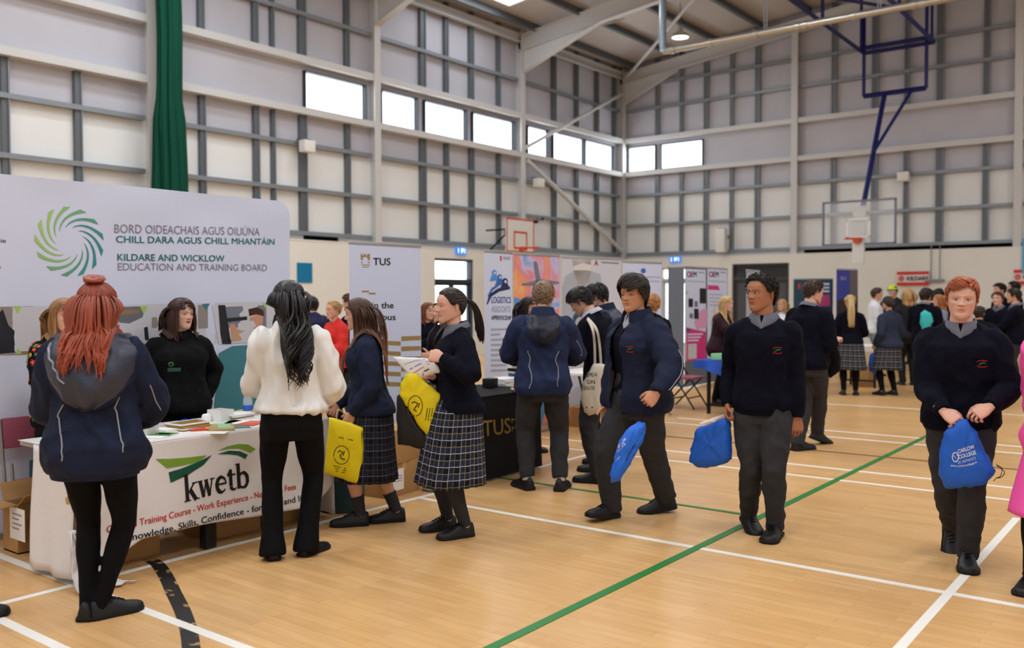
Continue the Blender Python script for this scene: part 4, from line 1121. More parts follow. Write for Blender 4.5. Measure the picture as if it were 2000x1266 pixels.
# ---- doors
def leaf(name, axis, plane, out, a, b, z0, z1, frame, glass, t=.07):
    d = lambda k: plane+out*k; f = M()
    wallbox(f, axis, a, b, z0, z0+t, d(.1), d(.16)); wallbox(f, axis, a, b, z1-t, z1, d(.1), d(.16)); wallbox(f, axis, a, a+t, z0+t, z1-t, d(.1), d(.16)); wallbox(f, axis, b-t, b, z0+t, z1-t, d(.1), d(.16))
    return f, (a+t, b-t, z0+t, z1-t, d(.12), d(.135))
DN = [0]
def door(axis, plane, out, a, b, h, trans, frame, pane, panelm=None):
    DN[0] += 1; mid = (a+b)/2; root = M(); d = lambda k: plane+out*k; t = .06
    wallbox(root, axis, a, a+t, 0, h, d(.04), d(.2)); wallbox(root, axis, b-t, b, 0, h, d(.04), d(.2)); wallbox(root, axis, a+t, b-t, h-t, h, d(.04), d(.2)); wallbox(root, axis, a+t, b-t, trans, trans+.1, d(.04), d(.2))
    o = struct(root.build('door_%d' % DN[0], frame, smooth=False))
    p = M(); wallbox(p, axis, a+t, b-t, trans+.1, h-t, d(.12), d(.13)); p.build('transom_pane', pane, o, smooth=False)
    for x0, x1 in ((a+t, mid-.005), (mid+.005, b-t)):
        f, g_ = leaf('leaf', axis, plane, out, x0, x1, 0.01, trans, frame, pane)
        lf = f.build('door_leaf', frame, o, smooth=False); q = M(); wallbox(q, axis, g_[0], g_[1], g_[2], g_[3], g_[4], g_[5]); q.build('door_pane', panelm or pane, lf, smooth=False)
        hd = M(); u = mid+(-.08 if x0 < mid-.01 and x1 < mid else .08); wallbox(hd, axis, u-.012, u+.012, .95, 1.2, d(.03), d(.06)); wallbox(hd, axis, u-.01, u+.01, .96, .98, d(.05), d(.11)); hd.build('door_handle', GALV, lf, smooth=False)
DOORW = mat('door_frame_white', (206, 208, 206), .4, .4); DOORG = mat('door_frame_grey', (66, 68, 72), .45, .4); DPANEL = mat('door_panel_grey', (84, 86, 90), .5, .4)
door('Y', LP, -1, LD[0][0], LD[0][1], LD[0][2], 1.98, FRAMEC, GLASS)
door('X', BP, 1, BD[0][0], BD[0][1], BD[0][2], 2.1, DOORW, GLASS)
door('X', BP, 1, BD[1][0], BD[1][1], BD[1][2], 2.1, DOORG, mat('dark_glass', (40, 42, 46), .1, .5), DPANEL)
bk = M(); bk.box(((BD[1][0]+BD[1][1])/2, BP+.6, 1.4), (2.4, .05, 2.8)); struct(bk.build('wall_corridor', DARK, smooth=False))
# ---- exit signs, speakers, services
EXB = mat('exit_sign_blue', (40, 120, 215), .4, .4, emit=.9); EXW = mat('exit_sign_white', (225, 240, 255), .4, .4, emit=1.2)
def exit_sign(pos, rz, label):
    o = empty('exit_sign', pos, rz, label, 'exit sign'); M().box((0, 0, 0), (.4, .06, .2), bev=.01).build('sign_case', EXB, o, smooth=False)
    p = M()
    for x in (-.13, 0, .13): p.box((x, -.032, 0), (.035, .004, .13))
    p.poly([(-.02, -.034, .02), (.07, -.034, -.045), (.07, -.034, .085)][::-1]); p.build('pictogram', EXW, o, smooth=False)
q = onX(900, 490, LP+.04); exit_sign(q, pi/2, 'blue lit exit sign above the glazed door in the left wall')
q = onY(1319, 507, BP-.04); exit_sign(q, 0, 'blue lit exit sign above the bright door near the hall corner')
def speaker(pos, rz, label):
    o = empty('wall_speaker', pos, rz, label, 'speaker', 'white wall speakers'); M().box((0, -.12, 0), (.3, .22, .26), bev=.02).build('cabinet', WHITE, o)
    M().box((0, .0, .02), (.08, .1, .05)).build('bracket', GALVD, o, smooth=False); M().box((0, -.02, .15), (.3, .18, .03)).build('top_cap', GALVD, o, smooth=False)
speaker(onX(593, 287, LP-.05), pi/2, 'small white wall speaker below the first window on the left wall')
speaker(onX(1046, 358, LP-.05), pi/2, 'small white wall speaker beside the diagonal brace near the hall corner')
speaker(onY(1767, 346, BP+.05), 0, 'small white wall speaker on the back wall right of the basketball arm')
q = onY(1414, 470, BP-.05); o = empty('wall_heater', (q.x, q.y, q.z), 0, 'tall white heater box on the back wall above the dark doorway', 'heater'); M().box((-.02, -.13, 0), (.3, .26, .75), bev=.02).build('casing', WHITE, o); M().box((.21, -.06, .1), (.1, .05, .12)).build('valve', GALVD, o, smooth=False); M().box((-.02, -.13, .38), (.22, .18, .02)).build('grille', GALVD, o, smooth=False)
q = onX(595, 533, LP+.01); tag(M().box((0, 0, 0), (.02, .42, .44)).build('wall_sign', mat('sign_blue', (18, 120, 168), .5), loc=q, smooth=False), 'plain blue square sign on the white blockwork behind the backdrop', 'sign')
q = onX(1048, 428, LP+.0); o = empty('security_camera', q, 0, 'small grey camera on the left wall just right of the orange bordered backboard', 'camera'); M().box((.1, 0, 0), (.22, .12, .12), bev=.02).build('camera_body', GALV, o); M().cyl((.2, 0, 0), (.24, 0, 0), .04, 12).build('lens', DARK, o); M().box((-.02, 0, -.08), (.12, .06, .08)).build('bracket', DARK, o, smooth=False)
o = empty('conduit', onY(1826, 548, BP-.03), 0, 'thin metal conduits with a small bulkhead on the back wall beside the red sign', 'conduit')
M().tube([(-.1, 0, .05), (-.1, 0, 1.0)], .012, 8).build('pipe', GALV, o); M().tube([(.12, 0, .05), (.12, 0, 1.0)], .012, 8).build('pipe', GALV, o); M().box((0, -.04, 0), (.5, .1, .08), bev=.02).build('bulkhead', GALV, o)
# ---- green divider net gathered by the first column
nm = M(); pts = [onX(331, y, -15.72) for y in (-330, 0, 190, 385)]; zt = roof_z(-15.7)-.35
pc = onX(331, 190, -15.72); rings = []
for i in range(25):
    z = .05+(zt-.05)*i/24; ring = []
    for j in range(90):
        A = 2*pi*j/90; r = .27+.05*math.sin(9*A+.25*i)+.035*math.sin(17*A+1)+.02*math.sin(29*A+i*.1); r *= .82+.18*math.sin(i*.22+1)+(.12 if z < 5 else 0)
        ring.append((pc.x+.75*r*math.cos(A), pc.y+r*math.sin(A)*1.12+.015*math.sin(i*.8), z))
    rings.append(ring)
nm.loft(rings); net = nm.build('divider_net', mat('green_net', (5, 72, 55), .8, .2, bump=(120, .4)), angle=180); tag(net, 'dark green divider net gathered beside the first steel column', 'net')
M().tube([(pc.x, pc.y, zt-.02), (pc.x, pc.y, zt+.36)], .03, 8).build('track_hanger', GALVD, net)
# ---- heating pipe
HP = empty('heating_pipe', (0, 0, 0), 0, 'long silver radiant heating pipe hanging under the roof', 'pipe')
PIPEM = mat('bright_pipe', (196, 196, 190), .28, .6, metal=.85)
a = onY(1303, 99, 19.6); b = onY(2050, -26, 19.6); zz = (a.z+b.z)/2
a.z = a.z; b = Vector((b.x, 19.6, a.z)) if abs(b.z-a.z) < .6 else b
M().tube([(a.x-.1, a.y, a.z), b], .075, 14).build('tube', PIPEM, HP)
M().tube([(a.x-.12, a.y, roof_z(a.x)-.05), (a.x-.12, a.y, a.z+.15), (a.x-.1, a.y, a.z+.05), (a.x, a.y, a.z)], .085, 14).build('drop_pipe', mat('pipe_blue_grey', (150, 164, 178), .35, .5, metal=.5), HP)
for t in (.02, .14, .28, .4, .42, .55, .7, .72, .9):
    p = a.lerp(b, t); d = (b-a).normalized(); M().tube([p-d*.05, p+d*.05], .092, 14).build('coupling', PIPEM, HP)
for px in (1495, 1717):
    t = (onY(px, 50, 19.6).x-a.x)/(b.x-a.x); p = a.lerp(b, t)
    for dx in (-.08, .08): M().tube([(p.x+dx*.3, p.y, p.z), (p.x+dx, p.y, roof_z(p.x)-.1)], .012, 6).build('hanger', GALV, HP)
# ---- basketball goals
BLUE = mat('goal_blue', (24, 30, 104), .4, .4); ORANGE = mat('rim_orange', (214, 78, 42), .45, .4)
gx0, gx1, gy, gz = -8.0, -6.4, 26.0, 7.3
g0 = empty('basketball_goal', (-7.2, gy, 0), 0, 'glass basketball backboard on a long blue arm swung from the roof frame', 'basketball hoop')
def bt(name, pts, r=.055, m=None, n=4, par=g0, o=(-7.2, gy, 0)):
    o = Vector(o); return M().tube([Vector(p)-o for p in pts], r, n, up=(.7, .7, 0.02)).build(name, m or BLUE, par, smooth=n > 6)
bl, br_ = onY(1687, 187, gy), onY(1809, 173, gy); gz = (bl.z+br_.z)/2; gx0, gx1 = bl.x, br_.x; tz = onY(1690, 97, gy).z
bt('frame_post', [(gx0, gy, gz), (gx0, gy, tz+.9)]); bt('frame_post', [(gx1, gy, gz), (gx1, gy, tz+1.0)]); bt('frame_bar', [(gx0, gy, gz), (gx1, gy, gz)], .07); bt('frame_bar', [(gx0, gy, tz-.1), (gx1+.2, gy, tz-.1)])
bt('roof_rail', [(gx1+.15, gy+.1, tz-.05), (gx1+.15, 19.5, tz+.05)], .07); bt('roof_rail', [(gx0-.05, gy+.1, tz-.05), (gx0-.05, 19.5, tz+.05)], .07)
for yy in (25.9, 22.8, 19.6): bt('cross_bar', [(gx0-.05, yy, tz+.02), (gx1+.15, yy, tz+.02)], .06)
for xx, yy in ((gx0-.05, 22.8), (gx1+.15, 22.8), (gx0-.05, 19.6), (gx1+.15, 19.6), (gx0-.05, 25.9), (gx1+.15, 25.9)): bt('hanger', [(xx, yy, tz), (xx, yy, roof_z(xx)-.05)], .045)
bt('diagonal_brace', [(gx0-.05, 19.6, tz), (gx1+.15, 22.8, tz)], .045)
bl0, br0 = onY(1608, 396, 24.), onY(1750, 388, 24.); xc = (bl0.x+br0.x)/2; zt_, zb_ = 4.03, 2.93
j = Vector((xc+.02, 24.9, 5.35)); e1 = Vector(((gx0+gx1)/2-.25, gy, gz)); e2 = Vector(((gx0+gx1)/2+.45, gy, gz))
bt('swing_arm', [e1, (xc+.02, 24.12, 3.6)], .07, n=8); bt('arm_strut', [e2, j+Vector((.1, -.1, 0))], .045, n=8); bt('arm_lower', [(xc, 24.12, 3.6), (xc, 24.12, 2.95)], .07, n=8)
bb = M(); og = Vector((-7.2, gy, 0)); bbf = M()
for (c, d) in (((xc, 24, zt_), (1.84, .04, .05)), ((xc, 24, zb_), (1.84, .04, .05)), ((xc-.9, 24, (zt_+zb_)/2), (.05, .04, 1.1)), ((xc+.9, 24, (zt_+zb_)/2), (.05, .04, 1.1))): bbf.box(Vector(c)-og, d)
fr_o = bbf.build('backboard_frame', mat('board_frame', (120, 124, 140), .4, .4, metal=.3), g0, smooth=False)
M().box(Vector((xc, 24, (zt_+zb_)/2))-og, (1.76, .012, 1.06)).build('backboard_glass', mat('board_glass', (235, 240, 245), .08, .5, alpha=.22), g0, smooth=False)
tgt = M()
for (c, d) in (((xc, 23.985, 3.56), (.6, .006, .05)), ((xc, 23.985, 3.1), (.6, .006, .05)), ((xc-.275, 23.985, 3.33), (.05, .006, .46)), ((xc+.275, 23.985, 3.33), (.05, .006, .46))): tgt.box(Vector(c)-og, d)
tgt.build('target_square', mat('board_white', (240, 240, 240), .4), g0, smooth=False)
M().box(Vector((xc, 24.05, 3.35))-og, (.3, .06, 1.1)).build('back_plate', WHITE, g0, smooth=False)
def rim(c, par, o, dy=-1, dx=0):
    c = Vector(c)-Vector(o); M().tube([c+Vector((.225*math.cos(2*pi*i/24), .225*math.sin(2*pi*i/24), 0)) for i in range(25)], .014, 8, up=(0, 0, 1), cap=False).build('rim', ORANGE, par)
    return c
c = rim((xc, 23.6, 3.05), g0, (-7.2, gy, 0)); M().box(c+Vector((0, .3, -.03)), (.16, .2, .12)).build('rim_bracket', ORANGE, g0, smooth=False)
M().box(c+Vector((0, .4, -.35)), (.3, .08, .55), bev=.02).build('padding', WHITE, g0)
# small practice goal on the left wall
HX = -15.15; c1, c2 = onX(988, 424, HX), onX(1042, 431, HX); zc = (c1.z+c2.z)/2; yc = (c1.y+c2.y)/2; wy = c2.y-c1.y
g1 = empty('basketball_goal', (HX, yc, 0), 0, 'small white backboard with orange border on the left wall', 'basketball hoop')
bz0 = zc-.92; m = M(); m.box((0, 0, zc-.46), (.03, wy, .92)); m.build('backboard', WHITE, g1, smooth=False); m = M()
for (y, z, sy, sz) in ((0, zc-.02, wy, .04), (0, bz0+.02, wy, .04), (-wy/2+.02, zc-.46, .04, .92), (wy/2-.02, zc-.46, .04, .92)): m.box((.017, y, z), (.01, sy, sz))
m.build('border', ORANGE, g1, smooth=False); m = M()
for (y, z, sy, sz) in ((0, zc-.37, .6, .05), (0, zc-.8, .6, .05), (-.28, zc-.58, .05, .42), (.28, zc-.58, .05, .42)): m.box((.017, y, z), (.01, sy, sz))
m.build('target_square', ORANGE, g1, smooth=False)
rz_ = bz0+.12; M().tube([(.42+.225*math.cos(2*pi*i/24), .225*math.sin(2*pi*i/24), rz_) for i in range(25)], .015, 8, up=(0, 0, 1), cap=False).build('rim', ORANGE, g1); M().box((.1, 0, rz_-.02), (.2, .14, .1)).build('rim_bracket', ORANGE, g1, smooth=False)
for s in (-1, 1):
    M().tube([(-.02, s*.4, zc-.3), (LP-HX+.06, s*.4, zc-.3)], .025, 6).build('bracket_arm', DARK, g1); M().tube([(-.02, s*.4, zc-.3), (LP-HX+.06, s*.4, zc-.95)], .025, 6).build('bracket_strut', DARK, g1)
# ------------------------------------------------------------------ banners, tables and what lies on them
INK = mat('print_black', (26, 26, 30), .6); GREYINK = mat('print_grey', (140, 134, 152), .6); TEAL = mat('print_teal', (52, 128, 132), .6); LIME = mat('print_lime', (168, 204, 110), .6)
GOLD = mat('print_gold', (168, 138, 84), .6); BANW = mat('banner_white', (214, 221, 244), .55, .3); REDP = mat('print_red', (214, 58, 46), .6)
ALU = mat('aluminium', (188, 190, 194), .35, .5, metal=.7)
TXT = Matrix(((1, 0, 0, 0), (0, 0, -1, 0), (0, 1, 0, 0), (0, 0, 0, 1)))
class Board:
    "an upright printed surface from ground point A to ground point B (left to right as read)"
    def __init__(s, name, label, cat, A, B, h, m=None, group=None, fy=None, build=True, foot=True, z0=.06):
        A, B = Vector((A[0], A[1], 0)), Vector((B[0], B[1], 0)); s.A = A; d = B-A; s.W = d.length; s.h = h; s.ang = math.atan2(d.y, d.x); s.d = d.normalized(); s.n = Vector((s.d.y, -s.d.x, 0)); s.fy = fy or (lambda x, z: 0.)
        s.root = empty(name, A, s.ang, label, cat, group); s.k = 0
        if build:
            M().box((s.W/2, 0, (h+z0)/2), (s.W, .006, h-z0)).build('panel', m or BANW, s.root, smooth=False)
            M().box((s.W/2, 0, h), (s.W+.01, .022, .03), bev=.006).build('top_rail', ALU, s.root)
            if foot:
                M().box((s.W/2, .02, .035), (s.W+.03, .16, .07), bev=.02).build('base', ALU, s.root)
                M().tube([(s.W/2, .035, .06), (s.W/2, .03, h-.02)], .012, 8).build('pole', ALU, s.root)
    def uv(s, px, py):
        r = ray(px, py); n = np.array(s.n); t = ((np.array(s.A)-EYE)@n)/(r@n); p = Vector(EYE+r*t)-s.A
        return p.dot(s.d), p.z
    def put(s, name, m, pts2d, faces, mats, off):
        M().add([(x, s.fy(x, z)-.004-off, z) for x, z in pts2d], faces).build(name, mats, s.root, smooth=False)
    def poly(s, name, m, pts, off=.0012, px=True):
        q = [s.uv(*p) for p in pts] if px else pts
        A = sum(q[i][0]*q[(i+1) % len(q)][1]-q[(i+1) % len(q)][0]*q[i][1] for i in range(len(q)))
        if A < 0: q = q[::-1]
        if s.fy(0.3, 1.3) != 0 or s.fy(.9, 2.) != 0 or s.fy(1.3, .5) != 0:
            bm = bmesh.new(); vs = [bm.verts.new((x, 0, z)) for x, z in q]; bm.faces.new(vs); bmesh.ops.triangulate(bm, faces=bm.faces[:])
            for _ in range(3):
                ed = [e for e in bm.edges if e.calc_length() > .12]
                if ed: bmesh.ops.subdivide_edges(bm, edges=ed, cuts=1, use_grid_fill=False); bmesh.ops.triangulate(bm, faces=bm.faces[:])
            bm.verts.index_update(); P = [(v.co.x, v.co.z) for v in bm.verts]; F = [tuple(v.index for v in f.verts) for f in bm.faces]; bm.free()
            s.put(name, m, P, F, m, off)
        else: s.put(name, m, q, [tuple(range(len(q)))], m, off)
    def rect(s, name, m, x0, x1, z0, z1, off=.0012): s.poly(name, m, [(x0, z0), (x1, z0), (x1, z1), (x0, z1)], off, False)
    def text(s, txt, m, pl, pr, hpx, bold=0., off=.0025, px=True, name='lettering', geo=None, base=0.):
        "txt from the pixel pl (left end of the baseline) to pr, capitals hpx pixels high"
        (x0, z0), (x1, z1) = (s.uv(*pl), s.uv(*pr)) if px else (pl, pr)
        vs, fs = geo or text_geo(txt, 1., bold); lo, hi = min(v[0] for v in vs), max(v[0] for v in vs)
        ch = (s.uv(pl[0], pl[1]-hpx)[1]-z0) if px else hpx
        sc_, sy = (x1-x0)/(hi-lo), ch/.73
        pts = [(x0+(v[0]-lo)*sc_, z0+(z1-z0)*(v[0]-lo)/(hi-lo)+(v[1]-base)*sy) for v in vs]
        s.put(name, m, pts, fs, m, off)

# ---- the big pop-up backdrop of the training board
fy = lambda x, z: .006*math.sin(3.1*x+1.7*z)+.004*math.sin(7*x-2.3*z+1)+.012*math.exp(-((z-2.3)/.12)**2)*math.sin(5*x)
BD_ = Board('backdrop', 'wide white fabric backdrop with green swirl emblem and education board lettering', 'backdrop', (-6.46, 1.55), (-6.38, 5.13), 2.43, build=False, fy=fy)
def sheet(par, name, m, W, h, z0, fyf, nx=70, nz=40, rc=.12, th=.05, mats=None):
    vs = []; fs = []
    for j in range(nz+1):
        for i in range(nx+1):
            x, z = W*i/nx, z0+(h-z0)*j/nz
            dx, dz = max(0, x-(W-rc)), max(0, z-(h-rc)); r = math.hypot(dx, dz)
            if dx > 0 and dz > 0 and r > rc: x, z = W-rc+dx/r*rc, h-rc+dz/r*rc
            vs.append((x, fyf(x, z)-.002, z))
    n = nx+1; k = len(vs)
    fs = [(j*n+i, j*n+i+1, (j+1)*n+i+1, (j+1)*n+i) for j in range(nz) for i in range(nx)]
    b = [i for i in range(n)]+[j*n+nx for j in range(1, nz+1)]+[nz*n+i for i in range(nx-1, -1, -1)]+[j*n for j in range(nz-1, 0, -1)]
    m_ = M().add(vs, fs); bk_ = [(vs[i][0], th, vs[i][2]) for i in b]; m_.add([vs[i] for i in b]+bk_, [((i+1) % len(b), i, i+len(b), (i+1) % len(b)+len(b)) for i in range(len(b))]+[tuple(range(len(b), 2*len(b)))])
    return m_.build(name, m, par, angle=60)
sheet(BD_.root, 'fabric', BANW, BD_.W, 2.43, .02, fy)
M().box((BD_.W/2, .14, .02), (BD_.W, .4, .04), bev=.01).build('base', ALU, BD_.root)
c0 = BD_.uv(137, 472); Rr = BD_.uv(137, 405)[1]-c0[1]
def mix(a, b, t): return tuple(x*(1-t)+y*t for x, y in zip(a, b))
for k in range(13):
    a1 = 93+27.7*k; pts = []; t_ = .5-.5*math.cos(rad(a1-150))
    for side in (0, 1):
        seg = []
        for i in range(9):
            t = i/8; a = rad(a1+72*(1-t)**1.25); r = Rr*(.40+.62*t); w_ = .10*Rr*(t**.8)
            aa = a+(w_/r if side else -w_/r); seg.append((c0[0]+r*math.cos(aa)*.98, c0[1]+r*math.sin(aa)))
        pts += seg if not side else seg[::-1]
    vs = pts; n = len(vs)//2
    BD_.put('swirl_blade', None, vs, [(i, i+1, len(vs)-2-i, len(vs)-1-i)[::-1] for i in range(n-1)], mat('swirl_%d' % k, mix((170, 208, 116), (58, 140, 146), t_), .6), .0016)
BD_.text('BORD OIDEACHAIS AGUS OILIÚNA', GREYINK, (222, 455), (507, 460), 18, -.008)
BD_.text('CHILL DARA AGUS CHILL MHANTÁIN', TEAL, (225, 474), (537, 478), 14, .012)
BD_.text('KILDARE AND WICKLOW', TEAL, (228, 509), (437, 511), 14, .012)
BD_.text('EDUCATION AND TRAINING BOARD', GREYINK, (229, 528), (522, 529), 15, -.008)
BD_.text('ie', INK, (1, 474), (11, 474), 9); BD_.text('s', INK, (-6, 525), (1, 525), 9)
PH = {k: mat('photo_'+k, c, .55) for k, c in dict(skin=(206, 150, 126), dark=(40, 42, 50), mid=(150, 140, 138), steel=(110, 116, 126), pale=(206, 206, 214), wood=(150, 122, 92), blue=(70, 96, 150), hair=(70, 44, 36), skirt=(122, 128, 142), sand=(196, 160, 130)).items()}
def strip(n, m, pts, off=.0014): BD_.poly(n, PH.get(m, m) if isinstance(m, str) else m, pts, off)
strip('photo_strip', 'pale', [(-90, 602), (578, 588), (578, 664), (-90, 692)], .0010)
strip('photo', 'mid', [(-40, 600), (65, 598), (65, 692), (-40, 694)]); strip('photo', 'dark', [(-10, 618), (5, 604), (12, 632), (32, 650), (34, 688), (-10, 692)], .0018); strip('photo', 'wood', [(40, 670), (64, 668), (64, 690), (40, 692)], .0018)
strip('photo', 'sand', [(85, 606), (110, 602), (112, 612), (88, 618)], .0018); strip('photo', 'steel', [(225, 600), (283, 598), (278, 620), (252, 632), (232, 630)], .0018); strip('photo', 'wood', [(232, 606), (275, 604), (270, 612), (238, 616)], .0022)
strip('photo', 'dark', [(281, 640), (288, 638), (291, 664), (283, 666)], .0018); strip('photo', 'mid', [(296, 620), (313, 619), (313, 640), (296, 641)], .0018); strip('photo', 'mid', [(385, 596), (404, 595), (404, 640), (385, 642)], .0016)
strip('photo', 'pale', [(412, 596), (523, 593), (523, 668), (425, 672)], .0014); strip('photo', 'skirt', [(430, 600), (520, 596), (520, 640), (434, 640)], .0018)
strip('photo', 'dark', [(424, 596), (438, 596), (441, 662), (450, 664), (450, 672), (432, 672), (428, 650)], .0022); strip('photo', 'dark', [(436, 622), (482, 618), (482, 625), (436, 630)], .0024)
strip('photo', 'hair', [(484, 604), (502, 600), (514, 606), (516, 618), (500, 614), (486, 618)], .0026); strip('photo', 'skin', [(486, 616), (500, 612), (514, 616), (512, 634), (500, 644), (488, 638)], .0024); strip('photo', 'sand', [(448, 636), (470, 646), (498, 644), (508, 660), (450, 668)], .0022); strip('photo', 'skin', [(446, 634), (456, 632), (462, 646), (450, 652)], .0026)
for a, b in (((26, 598), (42, 614)), ((272, 598), (288, 614)), ((512, 592), (524, 602))): strip('triangle', LIME, [(a[0], a[1]), (b[0], a[1]), ((a[0]+b[0])/2, b[1])], .0028)
strip('triangle', LIME, [(28, 692), (42, 691), (35, 680)], .0028); strip('triangle', TEAL, [(392, 594), (408, 593), (400, 606)], .0028)
TEALB = mat('banner_teal', (70, 132, 142), .6)
strip('teal_field', TEALB, [(425, 690), (452, 676), (580, 668), (580, 900), (408, 920)], .0018); strip('teal_field', TEALB, [(56, 900), (150, 860), (230, 850), (230, 960), (56, 960)], .0018)

# ---- the board's table
TY0, TY1, TX0, TX1, TH = 2.55, 4.37, -5.03, -5.77, .735
LAM = mat('table_laminate', (176, 170, 160), .5); BLKM = mat('black_metal', (18, 18, 20), .45, .4)
def trestle(name, label, x0, x1, y0, y1, h, top=LAM, legm=BLKM, cat='table', cross=False, group=None):
    "a folding table; x0..x1, y0..y1 in the hall"
    xa, xb = min(x0, x1), max(x0, x1); cx, cy = (xa+xb)/2, (y0+y1)/2
    o = empty(name, (cx, cy, 0), 0, label, cat, group); M().box((0, 0, h-.015), (xb-xa, y1-y0, .03), bev=.006).build('table_top', top, o)
    lx, ly = (xb-xa)/2-.06, (y1-y0)/2-.12
    if cross:
        for s in (-1, 1):
            for t in (-1, 1): M().tube([(s*lx, t*.45*ly*2*.5-.25*t, .01), (s*lx, -t*.25, h-.03)], .014, 8).build('leg', legm, o)
    else:
        for s in (-1, 1):
            for t in (-1, 1): M().box((s*lx, t*ly*.98, (h-.03)/2), (.035, .06, h-.03), bev=.005).build('leg', legm, o)
            M().box((0, s*ly*.98, .12), (lx*2, .03, .03)).build('stretcher', legm, o, smooth=False)
    return o
t_ = trestle('exhibition_table', 'long folding table with black legs under the white lettered cloth', TX0-.02, TX1, TY0+.02, TY1-.02, TH)
M().box((.33, -.05, TH/2-.02), (.07, .08, TH-.06), bev=.005).build('leg', BLKM, t_)
CLOTH = mat('white_cloth', (226, 222, 222), .7, .2, bump=(14, .25))
cf = lambda x, z: -.012-.010*math.sin(4.2*x+.6)*(TH-z)/.5-.006*math.sin(11*x+2)*(TH-z)/.5-.035*max(0, (TH-z)/.56)**2+.004*math.sin(3*x+9*z)
CB = Board('tablecloth', 'white cloth printed with a green wave and black lettering hung over the front table', 'tablecloth', (TX0, TY0), (TX0, TY1), TH, build=False, fy=cf)
def hem_z(x): return .17+.02*math.sin(3*x)+(.10*max(0, (x-1.5)/.3)**2 if x > 1.5 else 0)-(.15*max(0, (.35-x)/.35) if x < .35 else 0)
vs, fs = [], []; nx, nz = 80, 36
for j in range(nz+1):
    for i in range(nx+1):
        x = CB.W*i/nx; z = hem_z(x)+(TH+.004-hem_z(x))*j/nz; vs.append((x, cf(x, z), z))
n = nx+1; fs = [(j*n+i, j*n+i+1, (j+1)*n+i+1, (j+1)*n+i) for j in range(nz) for i in range(nx)]
m = M().add(vs, fs); m.add([(x, y, TH+.004) for y in (-.012, .3, .72) for x in (0, CB.W)], [(0, 1, 3, 2), (2, 3, 5, 4)])
for sx, x in ((-1, 0), (1, CB.W)):                          # the two ends
    g = []
    for j in range(16):
        z = TH+.004-(TH-.03)*j/15; g.append([(x+sx*(.012+.05*(j/15)**1.5*(1+.3*math.sin(i*.9+j*.3))), -.012+.5*i/14+.0, max(z, .012)) for i in range(15)])
    m.loft(g if sx > 0 else g, 0, False, False)
co_ = m.build('front_drop', CLOTH, CB.root, angle=60); md = co_.modifiers.new('thickness', 'SOLIDIFY'); md.thickness = .003; md.offset = 1
rings = []                                                 # the corner that trails on the floor
for i in range(9):
    t = i/8; rings.append([(-.06-.02*math.sin(j*1.1)+.34*t*(j/14)-.06*t, -.05-.17*t-.03*math.sin(j*1.4+i), max(.012, .30*(1-t)**2.2+.02*abs(math.sin(j*1.3+i*.7))*(1-.6*t))) for j in range(15)])
o = M().loft(rings, 0, False, False).build('trailing_corner', CLOTH, CB.root, angle=80); md = o.modifiers.new('thickness', 'SOLIDIFY'); md.thickness = .004
G1 = mat('wave_green', (120, 158, 54), .6); G2 = mat('wave_dark_green', (22, 84, 66), .6)
def cpoly(m_, pts, o=.002): CB.poly('wave_stripe', m_, pts, o)
cpoly(G1, [(301, 896), (330, 896), (370, 893), (402, 889), (385, 902), (352, 909), (322, 914)]); cpoly(G2, [(325, 922), (350, 915), (385, 902), (412, 888), (395, 908), (362, 928), (328, 942)])
cpoly(G1, [(424, 880), (440, 872), (462, 867), (482, 868), (496, 877), (486, 884), (466, 876), (448, 876)]); cpoly(G2, [(422, 887), (445, 880), (466, 881), (481, 888), (476, 896), (462, 889), (444, 887)])
# serif letters of the stand's name, drawn as outlines in a unit em
def arc(cx, cz, rx, rz, a0, a1, n=14): return [(cx+rx*math.cos(rad(a0+(a1-a0)*i/n)), cz+rz*math.sin(rad(a0+(a1-a0)*i/n))) for i in range(n+1)]
def stroke(pts, ws):
    L, R = [], []
    for i, p in enumerate(pts):
        a, b = pts[max(i-1, 0)], pts[min(i+1, len(pts)-1)]; dx, dz = b[0]-a[0], b[1]-a[1]; l = math.hypot(dx, dz) or 1; nx_, nz_ = -dz/l, dx/l; w_ = ws[i]/2 if isinstance(ws, list) else ws/2
        L.append((p[0]+nx_*w_, p[1]+nz_*w_)); R.append((p[0]-nx_*w_, p[1]-nz_*w_))
    return L, R
SER = []
def st_(pts, ws):
    L, R = stroke(pts, ws); k = len(SER); n = len(L)
    SER.append((L+R, [(i, i+1, n+i+1, n+i)[::-1] for i in range(n-1)]))
def serif(x, z, w_, h=.035): st_([(x-w_/2, z), (x+w_/2, z)], h)
T1, T2 = .13, .05
st_([(.10, 0), (.10, .74)], T1); serif(.10, .017, .25); serif(.06, .72, .16); st_([(.15, .22), (.38, .46)], T2); serif(.40, .463, .2); st_([(.22, .30), (.42, .0)], T1); serif(.45, .017, .2)
x = .56
for dx in (0, .22): st_([(x+.04+dx, .47), (x+.15+dx, .01)], T1*.9); st_([(x+.15+dx, .01), (x+.27+dx, .47)], T2)
serif(x+.04, .463, .18); serif(x+.27, .463, .14); serif(x+.5, .463, .17)
x = 1.17; st_(arc(x+.22, .24, .17, .21, 0, 150), [T2]*4+[T2+.02]*4+[T1*.8]*4+[T1]*3); st_(arc(x+.22, .24, .17, .21, 150, 320), [T1]*8+[T1*.8, T1*.7, T1*.6, T2, T2, T2, T2*.6]); st_([(x+.06, .26), (x+.40, .26)], T2)
x = 1.6; st_([(x+.14, .6), (x+.14, .14)], T1*.95); st_(arc(x+.25, .13, .11, .10, 180, 330), [T1*.9]*4+[T1*.7]*3+[T2*1.2]*4+[T2*.6]*4); st_([(x+.02, .455), (x+.32, .455)], T2); st_([(x+.02, .455), (x+.16, .62)], T2)
